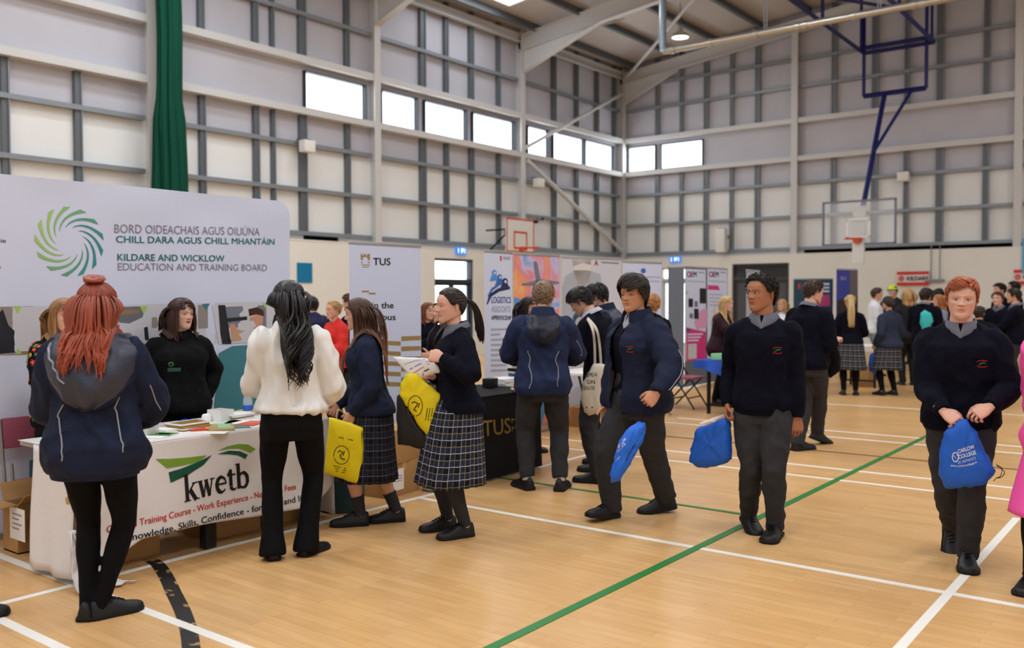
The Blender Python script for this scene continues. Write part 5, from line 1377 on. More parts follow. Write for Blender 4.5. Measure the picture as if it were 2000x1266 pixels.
x = 1.96; st_([(x+.08, .02), (x+.08, .74)], T1); serif(x+.05, .72, .15); st_(arc(x+.25, .24, .17, .21, 200, 360), [T2]*4+[T2*1.4]*4+[T1*.8]*4+[T1]*3); st_(arc(x+.25, .24, .17, .21, 0, 160), [T1]*4+[T1*.8]*4+[T2*1.3]*4+[T2]*3)
gv, gf = [], []
for v_, f_ in SER:
    k = len(gv); gv += [(a, b, 0) for a, b in v_]; gf += [tuple(i+k for i in q) for q in f_]
CB.text('kwetb', INK, (353, 980), (482, 950), 52, 0, .003, geo=(gv, gf))
# crop lettering of the red and black lines: left ends are hidden behind the woman
CB.text('Certified Training Course - Work Experience - No Tuition Fees', REDP, (200, 1039), (571, 954), 14, .014)
CB.text('Knowledge, Skills, Confidence - for work and life', INK, (236, 1056), (590, 974), 14, .01)
CB.poly('printed_motif', mat('print_tan', (206, 170, 110), .6), [(122, 972), (130, 965), (130, 985), (123, 984)], .002)

# ---- cardboard boxes
CARD = mat('cardboard', (176, 136, 88), .8, .15, vary=(3, .06)); CARDIN = mat('cardboard_inside', (150, 112, 70), .85, .1); TAPE = mat('parcel_tape', (190, 156, 104), .3, .4); LABELW = mat('paper_label', (236, 232, 226), .6)
def carton(label, c, size, rz=0., open_=False, lab=None, group=None, z=0.):
    sx, sy, sz = size; o = empty('cardboard_box', (c[0], c[1], z), rz, label, 'box', group); t = .008
    m = M()
    if open_:
        m.box((0, 0, t/2), (sx, sy, t)); 
        for s in (-1, 1): m.box((s*(sx-t)/2, 0, sz/2), (t, sy, sz)); m.box((0, s*(sy-t)/2, sz/2), (sx-2*t, t, sz))
        m.build('carton', CARD, o, smooth=False)
        for ax, s in ((0, -1), (0, 1), (1, -1), (1, 1)):
            L = sy if ax == 0 else sx; q = M(); wd = .16 if ax else .12; tl = rad(35 if s > 0 else 65)
            T = Matrix.Rotation({(0, 1): 0, (0, -1): pi, (1, 1): pi/2, (1, -1): -pi/2}[(ax, s)], 4, 'Z') @ Matrix.Translation(((sx if ax == 0 else sy)/2, 0, sz)) @ Matrix.Rotation(-tl if not (ax == 1 and s == -1) else rad(5), 4, 'Y')
            q.box((wd/2, 0, 0), (wd, L-.01, .005), T=T); q.build('flap', CARD, o, smooth=False)
    else:
        m.box((0, 0, sz/2), size, bev=.006); m.build('carton', CARD, o); M().box((0, 0, sz+.001), (.05, sy+.004, .003)).build('tape', TAPE, o, smooth=False)
        M().box((sx/2+.001, 0, sz*.86), (.003, .05, sz*.27)).build('tape', TAPE, o, smooth=False)
    if lab: lab(o, sx, sy, sz)
    return o
def lab_y(o, sx, sy, sz):
    M().box((.10, -sy/2-.001, sz*.62), (.2, .003, .2)).build('shipping_label', LABELW, o, smooth=False); q = M()
    for i in range(4): q.box((.10-.02*(i % 2), -sy/2-.003, sz*.62+.06-.03*i), (.12-.03*(i % 2), .002, .008))
    q.build('label_lines', GREYINK, o, smooth=False)
def lab_x(o, sx, sy, sz):
    M().box((sx/2+.002, -sy*.18, sz*.5), (.003, .14, .17)).build('shipping_label', LABELW, o, smooth=False); q = M()
    for i in range(3): q.box((sx/2+.004, -sy*.18, sz*.5+.03-.02*i), (.002, .09, .006))
    q.build('label_lines', GREYINK, o, smooth=False)
p = G(34, 1083); carton('open brown cardboard box with white shipping label on the floor by the backdrop', (p.x-.09, p.y+.17), (.2, .34, .31), 0, True, lab_y)
p = G(806, 962); carton('brown cardboard box with white label at the bottom of the stack by the banner', (p.x-.17, p.y-.12), (.34, .42, .27), .12, False, lab_x)
carton('taped brown cardboard box on top of the stack by the banner', (p.x-.17, p.y-.11), (.36, .44, .27), .2, False, None, None, .27)
p = G(748, 945); carton('low cardboard box on the floor left of the taller stack', (p.x-.2, p.y-.15), (.34, .32, .16), 0)
for i, (y, s) in enumerate(((2.95, .42), (3.72, .40), (4.12, .34))):
    carton(['brown carton under the lettered table, left of the black leg', 'brown carton under the lettered table, just right of the black leg', 'brown carton at the right end under the lettered table'][i], (-5.42, y), (.4, s, (.34, .31, .3)[i]), 0, False)
# ---- leaflets, books and small things on the table
def leaflet(name, label, px, py, w_, l, t, cols, rz=0., group='leaflets and books on the lettered table', h=TH+.006, cat='leaflets', sheets=1):
    p = G(px, py, h); o = empty(name, p, rz, label, cat, group); zz = 0
    for k in range(sheets):
        c = cols[k % len(cols)]; m = M(); n = 5; g = []
        th = t/sheets
        m.box((RNG.uniform(-.006, .006), RNG.uniform(-.006, .006), zz+th/2), (w_, l, th*.94), bev=min(.002, th*.3), rz=RNG.uniform(-.06, .06) if sheets > 1 else 0.)
        m.build('cover' if sheets == 1 else 'booklet', c, o); zz += th
    return o, zz
def cmat(r, g, b): return mat('print_%d_%d_%d' % (r, g, b), (r, g, b), .4, .4)
def deco(o, z, *parts):
    for (x, y, sx, sy, c) in parts: M().box((x, y, z+.0008), (sx, sy, .0012)).build('printed_panel', c, o, smooth=False)
wp_, yl, gr, rd, bl_, tn, dg = cmat(238, 238, 236), cmat(206, 190, 60), cmat(66, 140, 66), cmat(204, 62, 36), cmat(52, 104, 210), cmat(176, 150, 92), cmat(92, 120, 104)
o, z = leaflet('magazine', 'green and white magazine at the left front edge of the table', 312, 852, .15, .21, .008, [wp_], .5); deco(o, z, (0, .03, .15, .13, gr), (0, .04, .1, .05, yl))
o, z = leaflet('booklet_stack', 'white booklets behind the green magazine on the lettered table', 333, 841, .15, .21, .02, [wp_], .2, sheets=3)
o, z = leaflet('book_stack', 'stack of gold spined booklets in the middle of the lettered table', 368, 838, .17, .22, .045, [cmat(150, 116, 44), wp_, tn], .1, sheets=5); deco(o, z, (0, 0, .12, .2, cmat(140, 106, 40)))
o, z = leaflet('leaflet', 'blue leaflet behind the gold spined booklets', 362, 826, .1, .2, .012, [bl_], .6)
o, z = leaflet('leaflet', 'violet blue leaflet left of the blue one on the table', 336, 828, .1, .2, .006, [cmat(120, 120, 190)], -.2)
o, z = leaflet('magazine', 'red and orange magazine right of the gold spined stack', 402, 839, .14, .2, .01, [rd], -.5); deco(o, z, (0, .02, .1, .05, cmat(226, 150, 50)))
o, z = leaflet('leaflet', 'white leaflet under the red and orange magazine', 412, 846, .1, .2, .005, [wp_], -.9)
o, z = leaflet('brochure', 'tan and pale green brochure hanging over the table front', 432, 837, .16, .28, .014, [tn], 1.0); deco(o, z, (.02, .0, .08, .2, cmat(150, 190, 150)))
o, z = leaflet('leaflet', 'pale green leaflet behind the tan brochure', 442, 826, .12, .2, .006, [cmat(170, 206, 180)], .4)
o, z = leaflet('leaflet', 'grey green leaflet lying right of the tan brochure', 464, 834, .12, .2, .006, [dg], 1.2)
o, z = leaflet('booklet_stack', 'stack of white booklets right of the white carton', 461, 818, .15, .21, .04, [wp_, tn, wp_], .1, sheets=4)
o, z = leaflet('booklet_stack', 'white booklets at the back of the table beside the water bottle', 478, 812, .15, .21, .035, [wp_, cmat(196, 180, 120)], .3, sheets=4)
o, z = leaflet('leaflet', 'white leaflets spread behind the red leaflets at the right end', 474, 825, .2, .2, .006, [wp_], .7)
o, z = leaflet('leaflet', 'red and orange leaflet at the right end of the table', 494, 828, .14, .2, .008, [cmat(206, 84, 64)], .4); deco(o, z, (0, .0, .12, .06, cmat(224, 120, 60)))
o, z = leaflet('leaflet', 'red leaflet lying flat at the left back of the table', 296, 832, .12, .2, .005, [cmat(196, 50, 60)], .3)
o, z = leaflet('booklet_stack', 'grey and white booklets behind the white booklets on the left', 308, 838, .13, .2, .03, [cmat(190, 176, 186), wp_], .0, sheets=3)
p = G(287, 850, TH+.006); o = empty('leaflet_holder', p, .1, 'clear leaflet holder with cream booklets at the left table edge', 'holder'); M().box((0, 0, .05), (.12, .09, .1), bev=.004).build('holder_case', mat('clear_plastic', (232, 236, 236), .15, .5, alpha=.45), o); M().box((0, .0, .045), (.1, .05, .08)).build('booklet', cmat(214, 204, 180), o, smooth=False)
p = G(431, 822, TH+.006); o = empty('white_carton', p, .12, 'open white cardboard carton on the lettered table', 'box'); m = M()
for s in (-1, 1): m.box((s*.068, 0, .04), (.004, .11, .08)); m.box((0, s*.055, .04), (.14, .004, .08))
m.build('carton', wp_, o, smooth=False); M().box((0, 0, .03), (.13, .1, .05)).build('brown_contents', CARDIN, o, smooth=False)
p = G(403, 824, TH+.006); o = empty('paper_cup', p, 0, 'upside down round white cup between carton and red magazine', 'cup'); M().lathe([(.001, .055), (.022, .054), (.03, .045), (.034, .02), (.036, 0), (.03, .0)], 20).build('cup', wp_, o)
p = G(484, 811, TH+.006); o = empty('water_bottle', p, 0, 'clear plastic water bottle with blue label and cap on the table', 'bottle')
PET = mat('clear_bottle', (225, 235, 240), .08, .5, alpha=.38)
M().lathe([(.03, 0), (.034, .01), (.034, .06), (.032, .065), (.034, .07), (.034, .11), (.026, .14), (.03, .15), (.03, .165), (.014, .185), (.013, .19), (.001, .19)], 20).build('bottle', PET, o); M().lathe([(.0346, .03), (.0346, .075)], 20).build('bottle_label', cmat(52, 100, 214), o); M().lathe([(.015, .185), (.015, .203), (.001, .204)], 16).build('cap', cmat(40, 80, 190), o)
# ---- waste bin beside the table
p = G(641, 1016); o = empty('waste_bin', (-5.24, 4.67, 0), 0, 'round dark teal waste bin beside the right end of the lettered table', 'bin'); M().lathe([(.165, 0), (.175, .01), (.195, .5), (.205, .52), (.205, .54), (.19, .54), (.165, .03), (.001, .02)], 32).build('bin', mat('bin_teal', (26, 66, 72), .4, .4), o); M().lathe([(.203, .51), (.213, .52), (.213, .55), (.2, .55)], 32).build('bin_rim', mat('bin_rim', (20, 52, 58), .4), o)
# ---- chairs
MAUVE = mat('mauve_vinyl', (150, 76, 96), .5, .3); TAN = mat('chair_tan', (150, 122, 96), .5); TUBE = mat('chair_tube', (150, 144, 140), .35, .5, metal=.7)
def fold_chair(label, pos, rz, m, tube=TUBE, group=None):
    o = empty('folding_chair', (pos[0], pos[1], 0), rz, label, 'chair', group); r = .012
    M().box((0, .02, .44), (.40, .38, .03), bev=.012).build('seat', m, o)
    M().loft([[(.21*math.cos(t)**1 if 0 else x, -.2-.06*(z-.62)/.3+.015*(x/.2)**2*-1, z) for x, z in [(-.2, .62), (.2, .62), (.21, .76), (.17, .84), (0, .86), (-.17, .84), (-.21, .76)]], [(x, -.215-.06*(z-.62)/.3, z) for x, z in [(-.2, .62), (.2, .62), (.21, .76), (.17, .84), (0, .86), (-.17, .84), (-.21, .76)]]]).build('backrest', m, o, angle=60)
    for s in (-1, 1):
        M().tube([(s*.21, .24, .01), (s*.21, -.17, .6), (s*.21, -.24, .82)], r, 8).build('leg', tube, o); M().tube([(s*.19, -.26, .01), (s*.19, .16, .43)], r, 8).build('leg', tube, o)
    M().tube([(-.21, .14, .16), (.21, .14, .16)], r*.8, 8).build('stretcher', tube, o); M().tube([(-.19, -.16, .13), (.19, -.16, .13)], r*.8, 8).build('stretcher', tube, o)
    return o
p = G(72, 812, .8); o = empty('folding_chair', (-6.20, 2.90, 0), pi/2, 'mauve folding chair folded flat against the backdrop by the open box', 'chair'); Tl = Matrix.Rotation(rad(-9), 4, 'X')
M().box((0, .0, .72), (.4, .03, .2), bev=.012, T=Tl).build('backrest', MAUVE, o); M().box((0, -.02, .26), (.34, .03, .3), bev=.012, T=Tl).build('seat', MAUVE, o)
for s in (-1, 1):
    M().tube([(s*.21, .0, .012), (s*.21, .12, .80)], .012, 8).build('leg', TUBE, o); M().tube([(s*.18, -.04, .012), (s*.18, .03, .52)], .012, 8).build('leg', TUBE, o)
fold_chair('mauve folding chair behind the table, left of the woman in the black polo', (-6.1, 3.35), pi, MAUVE)
# ---- roll-up banners along the left
A = G(682, 473, 2.1); B = G(821, 481, 2.1); TB = Board('rollup_banner', 'white banner with gold castle crest and TUS lettering', 'banner', A, B, 2.1)
TB.text('TUS', INK, (728, 518), (762, 518), 15, .012)
for pts in ([(704, 508), (704, 496), (707, 496), (707, 499), (710, 499), (710, 496), (714, 496), (714, 499), (717, 499), (717, 496), (722, 496), (722, 508), (718, 508), (718, 504), (713, 501), (708, 504), (708, 508)], [(704, 512), (708, 512), (708, 514), (704, 514)], [(718, 512), (722, 512), (722, 514), (718, 514)], [(705, 517), (722, 517), (722, 518.5), (705, 518.5)], [(707, 521), (720, 521), (720, 522.5), (707, 522.5)]): TB.poly('castle_crest', GOLD, pts)
TB.poly('gold_stripe', GOLD, [(706, 568), (720, 568), (720, 571), (706, 571)]); TB.poly('gold_stripe', GOLD, [(720, 572), (733, 572), (733, 575), (720, 575)])
TB.text('Join the', INK, (708, 602), (768, 602), 13, .01); TB.text('Campus', INK, (708, 625), (772, 625), 13, .01)
for y in (657, 677, 697, 717, 737, 757): TB.poly('gold_stripe', GOLD, [(783, y), (821, y-1), (821, y+7), (783, y+9)])
for y in (662, 682, 702, 722, 742): TB.poly('gold_stripe', GOLD, [(686, y+1), (782, y+5), (782, y+13), (686, y+9)])
LGB = mat('logo_blue', (64, 110, 190), .6); LGN = mat('logo_navy', (40, 48, 92), .6); LGL = mat('logo_sky', (90, 150, 220), .6); TX3 = mat('text_faint', (170, 172, 190), .6)
def three_heads(b, ox, oy, s):
    q = lambda pts: [(ox+x*s, oy+y*s) for x, y in pts]
    circ = lambda cx, cy, r: [(cx+r*math.cos(t), cy+r*1.15*math.sin(t)) for t in [2*pi*i/16 for i in range(16)]]
    for (cx, cy, r, m_) in ((-16, -34, 5, LGL), (-5, -25, 5, LGB), (6, -16, 6, LGN)):
        b.poly('logo_head', m_, q(circ(cx, cy, r))); b.poly('logo_face', BANW, q(circ(cx+1, cy+.5, r*.45)), .002)
        b.poly('logo_body', m_, q([(cx-r, cy+r*.8), (cx+r, cy+r*.8), (cx+r*1.4, cy+16), (cx-r*2, cy+18)]), .0011)
    b.poly('logo_arc', LGB, q([(-30, 14), (-22, -2), (-6, -12), (-6, -7), (-20, 3), (-28, 16)])); b.poly('logo_arc', LGN, q([(-32, 30), (-26, 10), (-8, -2), (16, -6), (16, 0), (-6, 5), (-22, 15), (-30, 32)]))
A = G(946, 490, 2.1); B = G(1000, 494, 2.1); LB = Board('rollup_banner', 'white banner with three blue hooded figures and logistics apprenticeship lettering', 'banner', A, B, 2.1)
three_heads(LB, 980, 565, .95); LB.text('LOGISTICS', LGB, (959, 592), (997, 592), 13, .01); LB.text('ASSOCIATE', TX3, (959, 610), (997, 610), 13); LB.text('APPRENTICESHIP', LGN, (959, 625), (998, 625), 9, .01)
LB.poly('red_flag', REDP, [(976, 500), (979, 500), (979, 510), (976, 510)]); LB.poly('text_block', TX3, [(982, 501), (996, 502), (996, 508), (982, 507)])
for k in range(9): LB.poly('text_line', TX3, [(958, 642+10*k), (958+(34, 18, 26, 30)[k % 4], 641+10*k), (958+(34, 18, 26, 30)[k % 4], 645+10*k), (958, 646+10*k)])
A = G(1003, 495, 2.1); B = G(1092, 500, 2.1)
def sunset():
    if 'banner_sunset' in MATS: return MATS['banner_sunset']
    m_ = mat('banner_sunset', (230, 190, 180), .55); nt = m_.node_tree; N = nt.nodes; L = nt.links; tc = N.new('ShaderNodeTexCoord'); nz = N.new('ShaderNodeTexNoise'); nz.inputs['Scale'].default_value = 2.2; nz.inputs['Detail'].default_value = 3; nz.inputs['Distortion'].default_value = .6; L.new(tc.outputs['Object'], nz.inputs['Vector'])
    cr = N.new('ShaderNodeValToRGB'); e = cr.color_ramp.elements; e[0].position = .3; e[0].color = lin((96, 160, 220))+(1,); e[1].position = .7; e[1].color = lin((250, 214, 150))+(1,)
    for p_, c_ in ((.42, (206, 190, 226)), (.5, (226, 140, 150)), (.58, (240, 160, 110))): q = e.new(p_); q.color = lin(c_)+(1,)
    L.new(nz.outputs['Fac'], cr.inputs[0]); L.new(cr.outputs[0], N['Principled BSDF'].inputs['Base Color']); return m_
PB = Board('rollup_banner', 'banner with a grey aeroplane against a pink and orange cloudy sky', 'banner', A, B, 2.1, sunset())
PG = mat('plane_grey', (120, 124, 138), .6)
for pts in ([(1041, 512), (1045, 510), (1049, 514), (1055, 545), (1058, 556), (1047, 556)], [(1044, 548), (1060, 546), (1092, 551), (1092, 554), (1060, 560), (1030, 558), (1018, 558), (1019, 554), (1032, 552)]): PB.poly('aeroplane', PG, pts)
PB.poly('blue_band', LGL, [(1003, 580), (1018, 585), (1030, 620), (1003, 600)]); PB.poly('navy_band', LGN, [(1003, 602), (1030, 622), (1030, 650), (1003, 630)])
A = G(1097, 502, 2.1); B = G(1213, 506, 2.1); GB_ = Board('rollup_banner', 'pale grey banner with a seated man in a suit and a blue hooded figure', 'banner', A, B, 2.1, mat('banner_grey', (206, 206, 214), .55))
for m_, pts in ((mat('suit_grey', (176, 178, 186), .6), [(1098, 560), (1104, 540), (1122, 528), (1150, 528), (1172, 536), (1176, 560), (1176, 640), (1098, 640)]), (mat('man_pale', (222, 214, 208), .6), [(1118, 505), (1154, 505), (1154, 530), (1148, 552), (1134, 560), (1122, 550)]), (mat('man_hair', (188, 188, 194), .6), [(1116, 503), (1154, 504), (1153, 518), (1138, 514), (1120, 520)])): GB_.poly('portrait', m_, pts, .0008+.0004*len(MATS) % .001)
three_heads(GB_, 1150, 606, 1.1); GB_.text('A', REDP, (1160, 519), (1168, 519), 11, .02); GB_.poly('text_line', GREYINK, [(1174, 511), (1208, 513), (1208, 516), (1174, 514)])
A = G(1216, 511, 2.1); B = G(1292, 514, 2.1); WB = Board('rollup_banner', 'pale white banner behind the boy with the floppy dark hair', 'banner', A, B, 2.1)
WB.poly('round_logo', LGB, [(1256+5*math.cos(t), 529+5*math.sin(t)) for t in [2*pi*i/12 for i in range(12)]]); WB.poly('text_line', TX3, [(1262, 540), (1290, 541), (1290, 543), (1262, 542)]); WB.poly('text_line', TX3, [(1262, 548), (1288, 549), (1288, 551), (1262, 550)])
# ---- display panels with the pink posters
PANELG = mat('panel_grey', (104, 112, 124), .7)
PHT = 2.12; p0, p1, p2, pj = G(1305, 522, PHT), G(1336, 521, PHT), G(1421, 526, PHT), G(1338, 521, PHT)
DP = Board('display_panel', 'grey felt display panel standing edge on beside the pink posters', 'display board', p0, (p1.x, p1.y), PHT, PANELG, foot=False, z0=.02)
OB = Board('display_panel', 'folding display board carrying two white and magenta engineering posters', 'display board', pj, p2, PHT, PANELG, foot=False, z0=.02)
PINK = mat('poster_magenta', (214, 52, 130), .55); LPK = mat('poster_pink', (222, 160, 200), .55); PUR = mat('poster_purple', (120, 60, 140), .55)
for i, (x0, x1) in enumerate(((1338, 1378), (1381, 1420))):
    OB.poly('poster', BANW, [(x0, 525), (x1, 527), (x1, 700), (x0, 706)], .0008)
    OB.text('OEM', INK, (x0+3, 541), (x0+22, 541), 11, .03); OB.poly('letter_accent', PINK, [(x0+9, 532), (x0+12, 532), (x0+12, 541), (x0+9, 541)], .003); OB.poly('text_line', GREYINK, [(x0+25, 531), (x1-3, 532), (x1-3, 534), (x0+25, 533)]); OB.poly('text_line', TX3, [(x0+3, 548), (x1-3, 550), (x1-3, 552), (x0+3, 550)])
OB.poly('magenta_tag', PINK, [(1382, 557), (1402, 558), (1406, 567), (1382, 566)], .002)
for (x, y, w_, h_) in ((1366, 563, 12, 30), (1344, 583, 9, 17), (1356, 588, 6, 12), (1346, 612, 7, 10), (1355, 603, 9, 20)): OB.poly('small_photo', INK if w_ > 8 else PH['steel'], [(x, y), (x+w_, y+.5), (x+w_, y+h_), (x, y+h_)], .002)
for k in range(4): OB.poly('text_line', TX3, [(1385, 574+7*k), (1410, 575+7*k), (1410, 577+7*k), (1385, 576+7*k)], .002)
OB.poly('pink_shape', LPK, [(1355, 630), (1368, 606), (1380, 602), (1380, 640), (1360, 644)], .0018); OB.poly('magenta_field', PINK, [(1340, 640), (1378, 648), (1378, 700), (1340, 706)], .0016); OB.poly('purple_field', PUR, [(1339, 640), (1352, 643), (1341, 652)], .0022)
for k in range(3): OB.poly('white_line', BANW, [(1342, 652+6*k), (1372-4*k, 651+6*k), (1372-4*k, 654+6*k), (1342, 655+6*k)], .0026)
OB.poly('small_photo', PH['pale'], [(1343, 672), (1360, 671), (1360, 700), (1343, 702)], .0026); OB.poly('yellow_dot', LIME, [(1341+3*math.cos(t), 572+3*math.sin(t)) for t in [2*pi*i/8 for i in range(8)]], .002)
p3, p4 = G(1458, 528, 2.0), G(1483, 530, 2.0); Board('display_panel', 'pale grey display panel leaning in front of the dark doorway', 'display board', p3, p4, 2.0, mat('panel_pale', (170, 174, 184), .6), foot=False, z0=.0)
TL = Board('rollup_banner', 'dark teal banner with white lettering beside the boy carrying a black bag', 'banner', G(1550, 545, 2.0), G(1627, 545, 2.0), 2.0, mat('banner_dark_teal', (44, 78, 92), .6))
TL.poly('pink_block', mat('pink_block', (196, 80, 130), .6), [(1594, 576), (1620, 576), (1622, 598), (1596, 598)])
for k in range(3): TL.poly('white_line', BANW, [(1600, 553+7*k), (1620, 553+7*k), (1620, 557+7*k), (1600, 557+7*k)])
TL.poly('red_mark', REDP, [(1559, 554), (1563, 554), (1563, 564), (1559, 564)])
BL = Board('rollup_banner', 'tall blue and grey banner behind the girl with the blond ponytail', 'banner', G(1634, 526, 2.2), G(1675, 527, 2.2), 2.2, mat('banner_blue', (64, 74, 170), .55))
BL.poly('grey_half', mat('banner_taupe', (110, 104, 110), .6), [(1659, 528), (1675, 528), (1675, 640), (1659, 640)]); BL.poly('dark_foot', mat('banner_dark', (58, 50, 48), .6), [(1635, 588), (1658, 578), (1675, 580), (1675, 720), (1635, 720)], .002)
BL.text('SU', BANW, (1641, 547), (1652, 547), 7, .02)
def kildare(px0, px1, y0, y1, label):
    A, B = onY(px0, y0, BP-.06), onY(px1, y0, BP-.06); b = Board('wall_banner', label, 'banner', A, B, 2.4, build=False); zt = A.z; zb = onY(px0, y1, BP-.06).z
    M().box((b.W/2, 0, (zt+zb)/2), (b.W, .02, zt-zb)).build('panel', mat('sign_pale', (226, 214, 212), .6), b.root, smooth=False)
    b.k = 0
    def r(n, m_, x0, x1, z0, z1, o): M().add([(x*b.W, -.011-o, zb+(zt-zb)*z) for x, z in ((x0, z0), (x1, z0), (x1, z1), (x0, z1))], [(0, 1, 2, 3)]).build(n, m_, b.root, smooth=False)
    r('red_band', REDP, 0, 1, .78, 1, .002); r('red_band', REDP, 0, 1, 0, .22, .002)
    b.text('KILDARE', INK, (b.W*.32, zb+(zt-zb)*.36), (b.W*.98, zb+(zt-zb)*.36), (zt-zb)*.3, .03, .014, px=False)
    M().add([(b.W*.14+.2*(zt-zb)*math.cos(t)*1.0, -.014, (zt+zb)/2+.22*(zt-zb)*math.sin(t)) for t in [2*pi*i/16 for i in range(16)]], [tuple(range(16))]).build('round_emblem', mat('emblem_red', (206, 110, 100), .6), b.root, smooth=False)
kildare(1752, 1815, 531, 558, 'red and white banner lettered KILDARE on the back wall'); kildare(1980, 2040, 527, 556, 'red and white banner on the back wall cut by the right edge')
BLU = onY(1999, 500, BP-.1); tag(M().box((0, 0, 0), (.06, .03, .9)).build('wall_flag', cmat(90, 170, 214), loc=(BLU.x, BLU.y, BLU.z), smooth=False), 'pale blue pennant on the back wall at the right edge', 'flag')
# ---- the second, black table
trestle('exhibition_table', 'folding table under the black cloth with gold lettering', -5.05, -5.72, 5.86, 6.9, .73)
m = M(); bf = lambda x, z: -.008-.012*math.sin(5*x)*(TH-z)-.03*max(0, (TH-z)/.7)
BT = Board('tablecloth', 'black cloth with gold TUS lettering over the second table', 'tablecloth', (-5.02, 5.83), (-5.02, 6.93), .735, build=False, fy=bf)
nx, nz = 60, 20; vs = [(BT.W*i/nx, bf(BT.W*i/nx, .02+.72*j/nz), .02+.72*j/nz) for j in range(nz+1) for i in range(nx+1)]; n = nx+1
m.add(vs, [(j*n+i, j*n+i+1, (j+1)*n+i+1, (j+1)*n+i) for j in range(nz) for i in range(nx)]); m.box((BT.W/2, .36, .737), (BT.W+.01, .74, .008)); m.box((-.006, .35, .38), (.008, .72, .71)); m.box((BT.W+.006, .35, .38), (.008, .72, .71))
m.build('drape', mat('black_drape', (20, 20, 24), .8, .2, bump=(20, .2)), BT.root, angle=50)
GOLDD = mat('gold_dull', (150, 122, 52), .5); BT.text('TUS', GOLDD, (938, 852), (993, 845), 32, .012); BT.text('Midlands', GOLDD, (995, 826), (1046, 818), 10, 0); BT.text('Midwest', GOLDD, (995, 842), (1040, 835), 10, 0)
o, z = leaflet('paper_stack', 'stack of white paper on the black table', 985, 752, .2, .28, .07, [wp_], .1, None, .745, 'paper', 4)
o, z = leaflet('laptop', 'closed black laptop on the black table', 1003, 746, .3, .22, .03, [BLKM], .4, None, .745, 'laptop')
o, z = leaflet('storage_box', 'small black box at the left of the white paper stack', 958, 757, .1, .12, .09, [BLKM], .1, None, .745, 'box')
p = G(1004, 764, .75); o = empty('highlighter_pen', p, .9, 'pink and yellow highlighter pen on the edge of the black table', 'pen'); M().tube([(0, -.07, .012), (0, .03, .012)], .011, 10).build('barrel', cmat(226, 120, 170), o); M().tube([(0, .03, .012), (0, .08, .012)], .012, 10).build('cap', cmat(214, 222, 60), o)
# ---- third table with crossed legs
trestle('exhibition_table', 'white topped table on crossed black legs behind the boy with the tote bag', -5.45, -6.1, 8.6, 10.15, .74, wp_, BLKM, cross=True)
p = G(1128, 832); carton('pale carton under the white topped table', (p.x+.05, p.y+.05), (.3, .3, .24)); o = empty('storage_crate', (p.x+.24, p.y+.6, 0), 0, 'bright blue plastic crate under the white topped table', 'crate'); M().box((0, 0, .2), (.36, .4, .4), bev=.02).build('crate', cmat(80, 150, 220), o); M().box((0, 0, .41), (.38, .42, .03), bev=.01).build('lid', cmat(60, 130, 206), o)
# ---- blue table
bx0, bx1, by0, by1 = -4.88, -5.55, 11.35, 12.75
trestle('exhibition_table', 'folding table with black legs under the royal blue cloth', bx0-.02, bx1, by0+.05, by1, .72)
RB = mat('royal_blue_cloth', (40, 78, 170), .7, .2, bump=(16, .3)); o = empty('tablecloth', (bx0, by0, 0), pi/2, 'royal blue cloth hanging in folds over the table by the pink posters', 'tablecloth'); W = by1-by0; m = M()
g = []
for j in range(14):
    t = j/13; g.append([(W*i/40, -.01-.03*t*(1+math.sin(i*.55+.8*math.sin(j*.3)))-.02*t, .738-t*(.40+.28*min(1, i/16))) for i in range(41)])
m.loft(g, 0, False, False); m.box((W/2, .36, .736), (W, .74, .006))
g = []
for j in range(10):
    t = j/9; g.append([(-.01-.05*t*(1+math.sin(i*.9)), .74*i/14, .738-t*(.10+.3*(1-i/14)**2)) for i in range(15)])
m.loft(g, 0, False, False); q = m.build('drape', RB, o, angle=70)
o, z = leaflet('leaflet_stand', 'pale green leaflet propped on the royal blue table', 1403, 703, .18, .1, .09, [cmat(150, 214, 160)], 1.2, None, .742, 'leaflet'); o, z = leaflet('storage_box', 'blue box standing on the royal blue table', 1428, 700, .18, .16, .1, [cmat(60, 120, 200)], .2, None, .742, 'box')
fold_chair('brown folding chair in front of the grey display panel', (-6.1, 11.05), -1.0, mat('chair_brown', (140, 90, 84), .5), TAN, None)
fold_chair('mauve folding chair with dark legs behind the royal blue table', (-6.05, 11.95), -pi/2, MAUVE, BLKM)
# ---- far tables
trestle('exhibition_table', 'small far table under a white cloth by the boy carrying a black bag', -5.55, -6.2, 14.4, 15.5, .74); o = empty('tablecloth', (-5.52, 14.38, 0), pi/2, 'white cloth on the small far table by the boy with the black bag', 'tablecloth'); m = M(); g = []
for j in range(8): g.append([(1.14*i/24, -.012-.02*(j/7)*(1+math.sin(i*.8)), .75-.62*j/7) for i in range(25)])
m.loft(g, 0, False, False); m.box((.57, .34, .748), (1.14, .7, .006)); m.build('drape', CLOTH, o, angle=70)
fold_chair('mauve folding chair at the small white table far behind', (-6.35, 16.3), .3, MAUVE, BLKM)
q_ = Vector(EYE+ray(1690, 576)*(16.2/CAM_F)); trestle('exhibition_table', 'far white table between the two girls in plaid skirts', q_.x-.35, q_.x+.3, q_.y-.35, q_.y+.3, .74, wp_)
carton('brown carton on the floor under the far white table', (q_.x-.02, q_.y-.02), (.3, .3, .34)); p = None
